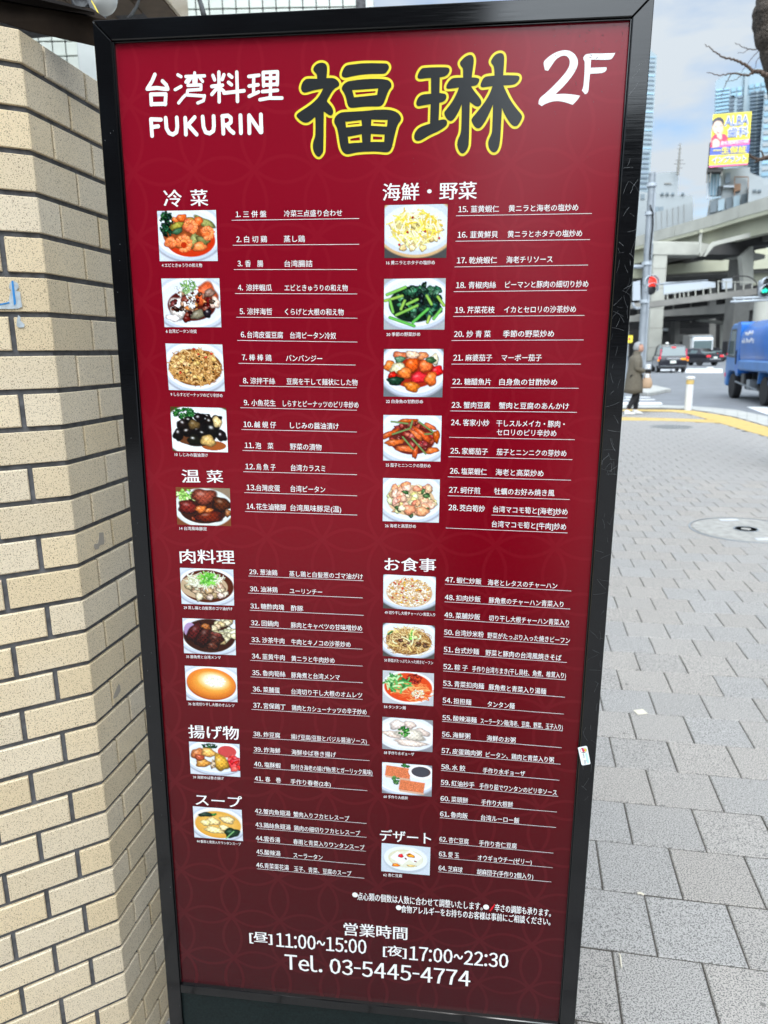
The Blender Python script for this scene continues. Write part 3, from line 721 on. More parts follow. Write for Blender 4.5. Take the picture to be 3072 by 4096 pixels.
# frame: mitred extrusions, one per side, with a thin inner bead
OU, W1 = 0.0262, 0.0275
FT = 0.009; FB = -0.10; U1 = 0.7465; LOW = 1.918
def rail(name, poly, m='frame_black', top=FT, bot=FB, bev=0.0012):
    return MB().prism([P(u, v, top) for u, v in poly], (0, 0, bot - top)).build(name, m, sign, bevel=bev)
g = 0.0003
rail('frame_rail', [(-OU + g, -OU), (U1 - g, -OU), (PW - g, 0), (g, 0)])
rail('frame_rail', [(-OU, -OU + g), (0, g), (0, LOW), (-OU, LOW)])
rail('frame_rail', [(U1, -OU + g), (PW, g), (PW, LOW), (U1, LOW)])
rail('frame_rail', [(g, PH), (PW - g, PH), (PW - g, PH + 0.0195), (g, PH + 0.0195)], top=0.0075, bot=-0.05)
for q in ([(0, 0), (PW, 0), (PW - .002, .002), (.002, .002)], [(0, 0), (.002, .002), (.002, PH - .002), (0, PH)], [(PW, 0), (PW - .002, .002), (PW - .002, PH - .002), (PW, PH)]):
    rail('inner_bead', q, top=0.0045, bot=0.0002, bev=0.0004)
rail('kick_panel', [(0.0005, PH + 0.020), (PW - 0.0005, PH + 0.020), (PW - 0.0005, LOW - 0.03), (0.0005, LOW - 0.03)], 'kick_black', top=0.002, bot=-0.09, bev=0)
rail('frame_rail', [(g, LOW - 0.0295), (PW - g, LOW - 0.0295), (PW - g, LOW), (g, LOW)], top=0.0075)
rail('back_panel', [(0.001, 0.001), (PW - 0.001, 0.001), (PW - 0.001, PH), (0.001, PH)], 'kick_black', top=-0.090, bot=-0.098, bev=0)
for u in (0.01, PW - 0.06):
    rail('foot', [(u, LOW + 0.0005), (u + 0.05, LOW + 0.0005), (u + 0.05, LOW + 0.018), (u, LOW + 0.018)], 'black_plastic', top=-0.02, bot=-0.08, bev=0)

# ---- lettering
_cache = {}
def glyphs(body, bold=0.0, space=1.0):
    bold = 0.0; key = (body, bold, space)
    if key in _cache: return _cache[key]
    c = bpy.data.curves.new('t', 'FONT'); c.body = body; c.offset = bold; c.resolution_u = 2; c.space_character = space
    o = bpy.data.objects.new('t', c); COL.objects.link(o)
    dg = bpy.context.evaluated_depsgraph_get(); dg.update(); e = o.evaluated_get(dg); me = e.to_mesh()
    vs = np.array([v.co[:2] for v in me.vertices]); fs = [tuple(p.vertices) for p in me.polygons]
    e.to_mesh_clear(); bpy.data.objects.remove(o); bpy.data.curves.remove(c)
    _cache[key] = (vs, fs); return vs, fs
FULL = {c: chr(ord(c) + 0xFEE0) for c in '0123456789TelenryZhou:.-ALB'}; FULL['~'] = '〜'
def latin(body):
    """figures and letters set one by one from the upright face, with even gaps"""
    pen = 0.0; V_a, F_a = [], []
    for ch in body:
        if ch == ' ': pen += 0.30; continue
        vs, fs = glyphs(FULL.get(ch, ch)); x0, x1 = vs[:, 0].min(), vs[:, 0].max(); k = sum(len(v) for v in V_a)
        vs = vs.copy(); vs[:, 0] += pen - x0
        if ch == '~': vs[:, 0] = pen + (vs[:, 0] - pen) * 0.6; x1 = x0 + (x1 - x0) * 0.6
        if ch == '-': vs[:, 0] = pen + (vs[:, 0] - pen) * 0.42; x1 = x0 + (x1 - x0) * 0.42
        V_a.append(vs); F_a += [tuple(i + k for i in f) for f in fs]; pen += x1 - x0 + (0.10 if ch not in ':.' else 0.12)
    return np.vstack(V_a), F_a
def put_text(mb, body, a, b, em, bold=0.012, lay=0.0003, mid=0.385, space=1.0):
    """a, b: left and right end of the line's centre in board coordinates; em: letter height"""
    vs, fs = latin(body) if all(c in FULL or c == ' ' for c in body) else glyphs(body)
    if len(vs) == 0: return
    x0, x1 = vs[:, 0].min(), vs[:, 0].max()
    # weight: the letter laid down several times, a hair apart (vertical stems thicker than bars, as in the print)
    if bold <= 0.02: sh = [(-bold, 0), (bold, 0), (0, 0.004)]
    else: sh = [(bold * math.cos(q), bold * math.sin(q)) for q in np.linspace(0, 2 * math.pi, 9)[:-1]]
    for k_, (sx_, sy_) in enumerate(sh):
        _one(mb, vs + np.array([sx_, sy_]), fs, x0, x1, a, b, em, lay + k_ * 8e-6, mid)
def _one(mb, vs, fs, x0, x1, a, b, em, lay, mid):
    out_ = []
    for x, y in vs:
        t = (x - x0) / max(1e-6, x1 - x0); u = a[0] + (b[0] - a[0]) * t; v = a[1] + (b[1] - a[1]) * t - (y - mid) * em
        out_.append(P(u, v, lay))
    # faces must look at the street
    n = len(out_); f2 = []
    for f in fs:
        p = [out_[i] for i in f[:3]]; cr = (p[1][0] - p[0][0]) * (p[2][1] - p[0][1]) - (p[1][1] - p[0][1]) * (p[2][0] - p[0][0])
        f2.append(f if cr > 0 else f[::-1])
    mb.add(out_, f2)
def stroke(mb, pts, wd, lay, closed=False):
    """flat brush line with round joints in board coordinates"""
    n = len(pts); base_lay = lay + (len(mb.f) % 40) * 4e-6
    for i in range(n if closed else n - 1):
        lay = base_lay + (i % 25) * 3e-6
        a = np.array(pts[i]); b = np.array(pts[(i + 1) % n]); d = b - a; l = np.linalg.norm(d)
        if l < 1e-6: continue
        q = np.array([-d[1], d[0]]) / l * wd / 2
        mb.add([P(*(a + q), lay), P(*(b + q), lay), P(*(b - q), lay), P(*(a - q), lay)], [(0, 1, 2, 3)])
    for j_, p in enumerate(pts):
        mb.add([P(p[0] + wd / 2 * math.cos(t), p[1] - wd / 2 * math.sin(t), base_lay + 0.00008 + (j_ % 25) * 3e-6) for t in np.linspace(0, 2 * math.pi, 11)[:-1]], [tuple(range(10))])
def polyfill(mb, outer, holes, lay, mi=0):
    from mathutils.geometry import tessellate_polygon
    loops = [[Vector((p[0], p[1], 0)) for p in l] for l in [outer] + holes]; flat = [p for l in loops for p in l]
    out_ = [P(p.x, p.y, lay) for p in flat]; f2 = []
    for t in tessellate_polygon(loops):
        p = [out_[i] for i in t]; cr = (p[1][0] - p[0][0]) * (p[2][1] - p[0][1]) - (p[1][1] - p[0][1]) * (p[2][0] - p[0][0])
        f2.append(tuple(t) if cr > 0 else tuple(t)[::-1])
    mb.add(out_, f2, mi)
def smooth(pts, it=2, keep=62):
    """round the gentle bends, keep the sharp corners"""
    for _ in range(it):
        o = []; n = len(pts)
        for i in range(n):
            a, p, b = (np.array(pts[i - 1], float), np.array(pts[i], float), np.array(pts[(i + 1) % n], float))
            u, v = p - a, b - p; ang = math.degrees(math.acos(max(-1, min(1, (u @ v) / (np.linalg.norm(u) * np.linalg.norm(v) + 1e-9)))))
            if ang > keep: o.append(tuple(p))
            else: o.append(tuple(p - u * 0.25)); o.append(tuple(p + v * 0.25))
        pts = o
    return pts
FUKU = [('F1', [(440,237),(400,248),(360,280),(343,315),(345,345),(380,380),(392,400),(396,450),(270,447),(230,460),(195,510),(178,570),(190,615),(220,636),(265,628),(350,600),(475,580),(420,690),(340,770),(250,835),(140,905),(118,935),(130,965),(190,1020),(240,1037),(290,1025),(365,958),(372,980),(372,1190),(365,1230),(340,1290),(335,1360),(350,1420),(380,1470),(410,1488),(435,1480),(470,1430),(478,1400),(483,885),(520,910),(560,940),(590,935),(610,905),(605,855),(575,805),(523,750),(535,720),(600,605),(640,570),(680,550),(692,525),(680,490),(640,450),(600,440),(517,440),(522,400),(530,300),(515,260),(480,238)], []),
 ('F1', [(800,268),(760,290),(725,360),(718,410),(740,432),(775,440),(850,420),(970,398),(1120,385),(1280,387),(1310,370),(1345,320),(1350,290),(1330,255),(1300,245),(1020,243),(900,255)], []),
 ('F1', [(830,480),(790,490),(750,520),(725,555),(720,590),(745,625),(780,700),(795,790),(815,825),(850,840),(1000,822),(1120,818),(1220,820),(1260,800),(1285,760),(1320,660),(1350,590),(1375,570),(1383,530),(1365,490),(1320,460),(1200,450),(1000,455)], [[(860,600),(1205,578),(1190,665),(885,697)]]),
 ('F1', [(760,890),(700,900),(650,935),(620,985),(622,1040),(655,1090),(675,1170),(690,1290),(710,1380),(740,1430),(790,1455),(860,1440),(960,1420),(1190,1412),(1320,1430),(1365,1405),(1390,1350),(1415,1230),(1450,1090),(1475,1040),(1508,1000),(1505,950),(1460,895),(1370,862),(1270,858),(1150,862),(1000,880)],
  [[(770,1020),(980,997),(990,1075),(778,1097)], [(1115,990),(1330,997),(1320,1085),(1110,1073)], [(800,1220),(985,1187),(993,1295),(812,1307)], [(1108,1180),(1290,1190),(1283,1287),(1103,1288)]])]
RIN = [('F2', [(245,303),(215,320),(180,370),(162,425),(175,448),(210,455),(290,440),(345,440),(345,648),(230,658),(180,690),(148,760),(150,800),(180,817),(230,805),(340,787),(332,1045),(200,1088),(145,1140),(118,1210),(128,1260),(165,1278),(220,1265),(330,1195),(450,1145),(545,1080),(562,1040),(555,1005),(520,985),(447,1000),(457,770),(515,755),(545,720),(552,680),(535,650),(500,643),(457,637),(463,430),(530,420),(570,390),(592,350),(590,315),(555,295)], []),
 ('F2', [(860,130),(800,155),(740,215),(727,245),(735,275),(765,310),(770,330),(770,435),(640,437),(590,470),(545,545),(550,580),(590,585),(715,567),(690,640),(620,770),(530,880),(517,910),(545,975),(585,1010),(625,1012),(670,960),(715,880),(753,790),(748,1110),(735,1190),(700,1260),(690,1330),(710,1400),(745,1443),(780,1443),(820,1400),(843,1340),(848,1290),(860,757),(900,790),(955,825),(1000,810),(1020,760),(990,700),(920,620),(878,550),(950,540),(985,490),(985,450),(950,435),(885,432),(890,390),(910,250),(915,190),(895,140)], []),
 ('F2', [(1250,107),(1190,135),(1145,200),(1138,235),(1170,275),(1182,300),(1187,408),(1080,417),(1040,440),(1010,500),(998,545),(1020,567),(1060,562),(1160,548),(1130,640),(1060,760),(960,890),(885,975),(880,1010),(910,1070),(950,1110),(1000,1105),(1050,1040),(1110,930),(1168,793),(1158,1130),(1145,1190),(1110,1260),(1100,1320),(1120,1390),(1165,1430),(1205,1425),(1240,1380),(1260,1290),(1270,1150),(1287,835),(1310,900),(1360,990),(1420,1070),(1460,1085),(1500,1070),(1550,980),(1555,935),(1480,850),(1400,740),(1340,620),(1305,540),(1440,533),(1490,500),(1523,450),(1515,415),(1480,405),(1303,403),(1318,200),(1315,140),(1290,112)], [])]
for name, L_ in (('title_character', FUKU), ('title_character', RIN)):
    blk = MB(); yel = MB()
    for z, o, hs_ in L_:
        oo = [zuv(z, *p) for p in smooth(o)]; hh = [[zuv(z, *p) for p in h] for h in hs_]
        polyfill(blk, oo, hh, 0.0008)
        stroke(yel, oo, 0.0066, 0.00025, True)
        for h in hh: stroke(yel, h, 0.0062, 0.00025, True)
    b_ = blk.build(name, 'ink_black', panel, fix=False)
    yel.build('title_outline', 'ink_yellow', panel, fix=False)
def shape_obj(name, z, polys, m='ink_white', lay=0.0003, lab=None, sm=True):
    mb = MB()
    for p in polys: polyfill(mb, [zuv(z, *q) for q in (smooth(p) if sm else p)], [], lay)
    o = mb.build(name, m, panel, fix=False)
    if lab: o['label'] = lab
    return o
shape_obj('floor_digit', 'T2', [[(1068,345),(1078,388),(1095,392),(1110,370),(1140,325),(1180,305),(1208,315),(1218,345),(1205,385),(1160,440),(1090,510),(1045,545),(1042,575),(1060,587),(1085,572),(1130,558),(1180,562),(1232,580),(1260,550),(1272,530),(1250,525),(1180,518),(1135,522),(1180,480),(1230,420),(1258,370),(1262,335),(1245,300),(1210,278),(1170,278),(1125,295),(1085,325)]])
shape_obj('floor_letter', 'T2', [[(1308,296),(1290,315),(1290,330),(1300,340),(1292,480),(1282,500),(1300,522),(1318,512),(1322,460),(1327,408),(1400,405),(1420,388),(1418,372),(1330,375),(1333,330),(1430,332),(1450,326),(1467,293),(1400,296)]])
mb = MB(); W_ = 0.0056
def st(z, pts, wd): stroke(mb, [zuv(z, *p) for p in pts], wd, 0.0003)
for s_ in ([(338,722),(345,820)], [(338,720),(398,722)], [(345,767),(382,762)], [(427,712),(432,775),(448,803),(470,812),(492,798),(497,765),(494,710)], [(545,712),(549,812)], [(602,708),(556,760)], [(560,752),(590,785),(614,812)],
           [(650,705),(655,765),(668,798),(692,805),(714,790),(718,760),(716,702)], [(770,702),(775,806)], [(768,702),(803,698),(820,712),(820,738),(800,753),(778,758)], [(796,757),(815,785),(836,802)], [(878,697),(881,803)],
           [(930,700),(932,803)], [(930,697),(1000,798)], [(1001,692),(1004,798)]): st('T1', s_, W_)
mb.build('latin_title', 'ink_white', panel, fix=False)
# brush-like heading characters drawn as strokes
mb = MB()
for s_ in ([(362,450),(345,490),(318,533)], [(316,537),(372,531),(432,538)], [(408,490),(430,512),(440,537)], [(338,575),(341,632)], [(338,570),(428,568),(424,630)], [(341,629),(426,627)]): st('T1', s_, 0.0053)
for s_ in ([(500,452),(520,463)], [(485,492),(505,500)] if False else [(484,542),(520,522)], [(505,622),(530,590),(545,575)],
           [(602,440),(602,458)], [(548,462),(662,458)], [(580,470),(560,500)], [(596,462),(596,500)], [(612,462),(610,500)], [(565,472),(548,496)], [(632,468),(650,492)],
           [(560,516),(640,512),(640,540),(560,545),(555,572)], [(555,573),(660,580)], [(662,578),(655,608),(620,622)]): st('T1', s_, 0.0043)
for s_ in ([(748,436),(750,615)], [(705,522),(770,515)], [(712,456),(722,482)], [(778,452),(768,480)], [(745,522),(705,570)], [(752,530),(778,552)],
           [(856,436),(860,612)], [(778,562),(900,548)], [(808,452),(826,466)], [(806,498),(824,512)]): st('T1', s_, 0.0049)
for s_ in ([(928,462),(990,455)], [(958,462),(957,570)], [(930,520),(985,512)], [(930,582),(988,555)], [(1015,440),(1018,520)], [(1015,438),(1102,434),(1100,512)], [(1018,474),(1100,470)], [(1018,514),(1100,508)], [(1060,438),(1058,592)], [(1010,553),(1102,545)], [(995,602),(1050,592),(1128,592)]): st('T1', s_, 0.0047)
mb.build('kanji_title', 'ink_white', panel, fix=False)

def head(z, body, x0, x1, y0, y1, yr0=None, yr1=None, bold=0.013, scale=1.06):
    yr0 = y0 if yr0 is None else yr0; yr1 = y1 if yr1 is None else yr1
    a = zuv(z, x0, (y0 + y1) / 2); b = zuv(z, x1, (yr0 + yr1) / 2)
    em = abs(zuv(z, x0, y1)[1] - zuv(z, x0, y0)[1]) * scale
    mb = MB(); put_text(mb, body, a, b, em, bold); return mb.build('section_heading', 'ink_white', panel, fix=False)
head('L1', '冷', 135, 265, 105, 230); head('L1', '菜', 328, 453, 103, 225)
head('L2', '温', 265, 395, 770, 868); head('L2', '菜', 445, 562, 775, 868)
head('L3', '肉料理', 78, 503, 90, 200, 96, 210); head('L4', '揚げ物', 108, 510, 96, 204, 112, 218)
head('L4', 'スープ', 165, 535, 642, 745, 665, 768, scale=1.0)
head('R1', '海鮮・野菜', 55, 710, 58, 182, 46, 168); head('R3', 'お食事', 105, 475, 88, 186, 95, 195); head('R4', 'デザート', 72, 440, 838, 928, 866, 952, scale=1.02)
head('B', '営業時間', 715, 948, 220, 268, 238, 286, bold=0.016)
head('B', '[昼]', 367, 450, 250, 294, 256, 300, bold=0.018, scale=0.95); head('B', '11:00~15:00', 466, 797, 257, 309, 284, 336, bold=0.02, scale=1.32)
head('B', '[夜]', 860, 945, 300, 344, 308, 352, bold=0.018, scale=0.95); head('B', '17:00~22:30', 957, 1320, 306, 358, 336, 388, bold=0.02, scale=1.32)
head('B', 'Tel. 03-5445-4774', 498, 1180, 336, 392, 398, 456, bold=0.02, scale=1.32)
# notes
mb = MB()
put_text(mb, '点心類の個数は人数に合わせて調整いたします。', zuv('B', 765, 123), zuv('B', 1226, 162), 0.0178, 0.014)
put_text(mb, '辛さの調節も承ります。', zuv('B', 1271, 166), zuv('B', 1478, 186), 0.0172, 0.016)
put_text(mb, '食物アレルギーをお持ちのお客様は事前にご相談ください。', zuv('B', 926, 170), zuv('B', 1476, 218), 0.0172, 0.016)
for x, y in ((756, 119), (1239, 164), (917, 166)):
    c = zuv('B', x, y); mb.add([P(c[0] + 0.0052 * math.cos(t), c[1] - 0.0052 * math.sin(t), 0.0003) for t in np.linspace(0, 2 * math.pi, 15)[:-1]], [tuple(range(14))])
mb.build('notes', 'ink_white', panel, fix=False)
mb = MB(); polyfill(mb, [zuv('B', *p) for p in ((1251, 178), (1255, 180), (1264, 170), (1269, 160), (1272, 154), (1269, 152), (1267, 157), (1260, 164))], [], 0.0003); mb.build('chilli_mark', 'ink_red', panel, fix=False)

# ---- menu lines: section, number, underline left and right, centre offset above the line, blocks (text, x0, x1)
ML = {
'L1': (43, 50, [
 (1,(627,327),(1543,314),655,('三 併 盤',708,875),('冷菜三点盛り合わせ',1003,1422)), (2,(635,507),(1543,500),660,('白 切 鷄',716,880),('蒸し鶏',1002,1153)),
 (3,(643,682),(1528,682),668,('香　腸',722,852),('台湾腸詰',1005,1207)), (4,(651,855),(1530,858),672,('涼拌蝦瓜',730,915),('エビときゅうりの和え物',1007,1462)),
 (5,(660,1026),(1531,1033),684,('涼拌海哲',737,917),('くらげと大根の和え物',1010,1433)), (6,(668,1193),(1531,1205),692,('台湾皮蛋豆腐',738,995),('台湾ピータン冷奴',1047,1378)),
 (7,(676,1358),(1518,1371),700,('棒 棒 鶏',752,912),('バンバンジー',1017,1278))]),
'L2': (38, 48, [
 (8,(683,168),(1526,182),708,('涼拌干絲',760,938),('豆腐を干して麺状にした物',1022,1533)), (9,(690,326),(1527,344),714,('小魚花生',768,942),('しらすとピーナッツのピリ辛炒め',995,1540)),
 (10,(697,483),(1527,501),711,('鹹 蜆 仔',790,945),('しじみの醤油漬け',1047,1397)), (11,(705,634),(1528,657),720,('泡　菜',797,926),('野菜の漬物',1047,1273)),
 (12,(711,787),(1528,809),725,('烏 魚 子',803,942),('台湾カラスミ',1052,1300)), (13,(718,938),(1528,961),733,('台灣皮蛋',803,973),('台湾ピータン',1050,1300)),
 (14,(723,1074),(1529,1100),734,('花生滷豬脚',803,1015),('台湾風味豚足(温)',1048,1415))]),
'L3': (34, 46, [
 (29,(615,300),(1509,337),620,('葱油鶏',704,838),('蒸し鶏と白髪葱のゴマ油がけ',932,1505)), (30,(612,433),(1503,471),625,('油淋鶏',708,840),('ユーリンチー',935,1188)),
 (31,(625,567),(1512,607),629,('糖酢肉塊',710,890),('酢豚',945,1040)), (32,(622,698),(1505,740),633,('回鍋肉',716,846),('豚肉とキャベツの甘味噌炒め',945,1500)),
 (33,(624,829),(1502,871),637,('沙茶牛肉',720,893),('牛肉とキノコの沙茶炒め',947,1410)), (34,(628,958),(1504,1003),640,('韮黄牛肉',722,896),('黄ニラと牛肉炒め',948,1285)),
 (35,(631,1087),(1503,1133),643,('魯肉筍絲',724,901),('豚角煮と台湾メンマ',947,1325)), (36,(634,1215),(1502,1263),647,('菜脯蛋',728,857),('台湾切り干し大根のオムレツ',947,1500)),
 (37,(638,1341),(1558,1395),650,('宮保鶏丁',731,901),('鶏肉とカシューナッツの辛子炒め',952,1535))]),
'L4': (30, 44, [
 (38,(622,199),(1555,260),627,('炸豆腐',708,840),('揚げ豆腐(豆鼓とバジル醤油ソース)',928,1533)), (39,(626,322),(1554,384),631,('炸海鮮',711,842),('海鮮ゆば巻き揚げ',932,1287)),
 (40,(630,440),(1583,507),634,('塩酥蝦',714,845),('殻付き海老の揚げ物(葱とガーリック風味)',928,1578)), (41,(633,556),(1537,624),638,('春　巻',722,847),('手作り春巻(2本)',925,1245)),
 (42,(652,816),(1530,886),640,('蟹肉魚翅湯',707,922),('蟹肉入りフカヒレスープ',948,1393)), (43,(655,926),(1530,997),644,('鶏絲魚翅湯',710,924),('鶏肉の細切りフカヒレスープ',952,1480)),
 (44,(658,1034),(1525,1108),648,('雲呑湯',712,840),('春雨と青菜入りワンタンスープ',946,1515)), (45,(660,1142),(1521,1216),652,('酸辣湯',716,843),('スーラータン',947,1180)),
 (46,(656,1248),(1513,1324),651,('青菜蛋花湯',716,910),('玉子、青菜、豆腐のスープ',952,1410))]),
'R1': (45, 50, [
 (15,(567,285),(1513,269),583,('韮黄蝦仁',670,866),('黄ニラと海老の塩炒め',934,1420)), (16,(564,463),(1500,451),578,('韮黄鮮貝',666,858),('黄ニラとホタテの塩炒め',927,1447)),
 (17,(558,642),(1487,629),573,('乾焼蝦仁',658,852),('海老チリソース',918,1240)), (18,(551,815),(1478,805),567,('青椒肉絲',654,845),('ピーマンと豚肉の細切り炒め',910,1490)),
 (19,(548,988),(1461,981),560,('芹菜花枝',645,836),('イカとセロリの沙茶炒め',902,1403)), (20,(536,1156),(1455,1152),553,('炒 青 菜',640,808),('季節の野菜炒め',895,1250)),
 (21,(535,1321),(1435,1321),548,('麻婆茄子',632,818),('マーボー茄子',884,1164))]),
'R2': (42, 48, [
 (22,(531,175),(1421,180),541,('糖醋魚片',624,810),('白身魚の甘酢炒め',869,1272)), (23,(526,338),(1409,348),536,('蟹肉豆腐',620,803),('蟹肉と豆腐のあんかけ',866,1354)),
 (24,(519,522),(1394,539),532,None,('セロリのピリ辛炒め',850,1267)), (25,(514,658),(1377,678),527,('家郷茄子',608,788),('茄子とニンニクの芽炒め',850,1337)),
 (26,(510,798),(1367,822),523,('塩菜蝦仁',603,780),('海老と高菜炒め',843,1177)), (27,(508,930),(1358,957),518,('蚵仔煎',598,735),('牡蠣のお好み焼き風',833,1253)),
 (28,(815,1065),(1342,1085),514,('茭白筍炒',592,767),('台湾マコモ筍と[海老]炒め',825,1345)), (-1,(496,1156),(1343,1190),0,None,('台湾マコモ筍と[牛肉]炒め',816,1335))]),
'R3': (33, 45, [
 (47,(542,282),(1450,331),544,('蝦仁炒飯',625,803),('海老とレタスのチャーハン',850,1350)), (48,(539,409),(1442,461),541,('扣肉炒飯',621,797),('豚角煮のチャーハン青菜入り',858,1395)),
 (49,(537,536),(1433,591),538,('菜脯炒飯',618,794),('切り干し大根チャーハン青菜入り',858,1435)), (50,(534,660),(1427,719),535,('台湾炒米粉',615,820),('野菜がたっぷり入った焼きビーフン',848,1442)),
 (51,(531,784),(1419,847),533,('台式炒麺',613,786),('野菜と豚肉の台湾風焼きそば',834,1380)), (52,(529,908),(1412,972),530,('粽 子',610,705),('手作り台湾ちまき(干し貝柱、角煮、椎茸入り)',737,1413)),
 (53,(526,1028),(1404,1097),528,('青菜扣肉麺',608,822),('豚角煮と青菜入り湯麺',857,1270)), (54,(523,1151),(1396,1219),525,('担担麺',603,730),('タンタン麺',848,1043))]),
'R4': (28, 43, [
 (55,(521,63),(1388,132),523,('酸辣湯麺',600,769),('スーラータン麺(海老、豆腐、野菜、玉子入り)',798,1390)), (56,(518,182),(1381,253),520,('海鮮粥',597,723),('海鮮のお粥',842,1050)),
 (57,(514,300),(1373,372),517,('皮蛋鶏肉粥',594,806),('ピータン、鶏肉と青菜入り粥',836,1326)), (58,(513,417),(1365,488),515,('水 餃',592,687),('手作り水ギョーザ',814,1118)),
 (59,(510,530),(1356,604),512,('紅油抄手',588,753),('手作り茹でワンタンのピリ辛ソース',790,1347)), (60,(508,646),(1348,717),509,('菜頭餅',586,706),('手作り大根餅',803,1030)),
 (61,(505,757),(1340,828),506,('魯肉飯',583,704),('台湾ルーロー飯',800,1077)), (62,(500,940),(1322,1013),501,('杏仁豆腐',568,711),('手作り杏仁豆腐',787,1058)),
 (63,(497,1046),(1315,1118),498,('愛 玉',565,642),('オウギョウチー(ゼリー)',778,1166)), (64,(493,1148),(1306,1221),495,('芝麻球',563,667),('胡麻団子(手作り2個入り)',772,1177))])}
for z, (off, hgt, rows) in ML.items():
    for num, (xa, ya), (xb, yb), nx, zh, jp in rows:
        mb = MB()
        ly = lambda x: ya + (yb - ya) * (x - xa) / (xb - xa)
        em = abs(zuv(z, xa, ya - off + hgt / 2)[1] - zuv(z, xa, ya - off - hgt / 2)[1]) * 1.03
        offj = off * (1.0 if num < 29 else 0.92)
        if zh: put_text(mb, zh[0], zuv(z, zh[1], ly(zh[1]) - off), zuv(z, zh[2], ly(zh[2]) - off), em, 0.006)
        put_text(mb, jp[0], zuv(z, jp[1], ly(jp[1]) - offj), zuv(z, jp[2], ly(jp[2]) - offj), em, 0.006)
        if num > 0 and num != 24:
            zx = zh[1]; gap = 12 if num not in (6, 42, 43, 44, 45, 46, 13) else 3
            x1 = min(zx - gap, nx + (66 if num > 9 else 34)); put_text(mb, '%d.' % num, zuv(z, nx, ly(nx) - off), zuv(z, x1, ly(x1) - off), em * 1.05, 0.014, mid=0.37)
        if num == 24:
            yy = 418; put_text(mb, '24.', zuv(z, 532, yy), zuv(z, 598, yy + 1), em * 1.05, 0.014, mid=0.37)
            put_text(mb, '客家小炒', zuv(z, 615, yy + 1), zuv(z, 798, yy + 4), em, 0.006); put_text(mb, '干しスルメイカ・豚肉・', zuv(z, 848, 424), zuv(z, 1325, 430), em, 0.006)
        lt = 0.00062
        stroke(mb, [zuv(z, xa, ya), zuv(z, xb, yb)], lt, 0.0003)
        mb.build('menu_line', 'ink_white', panel, fix=False)

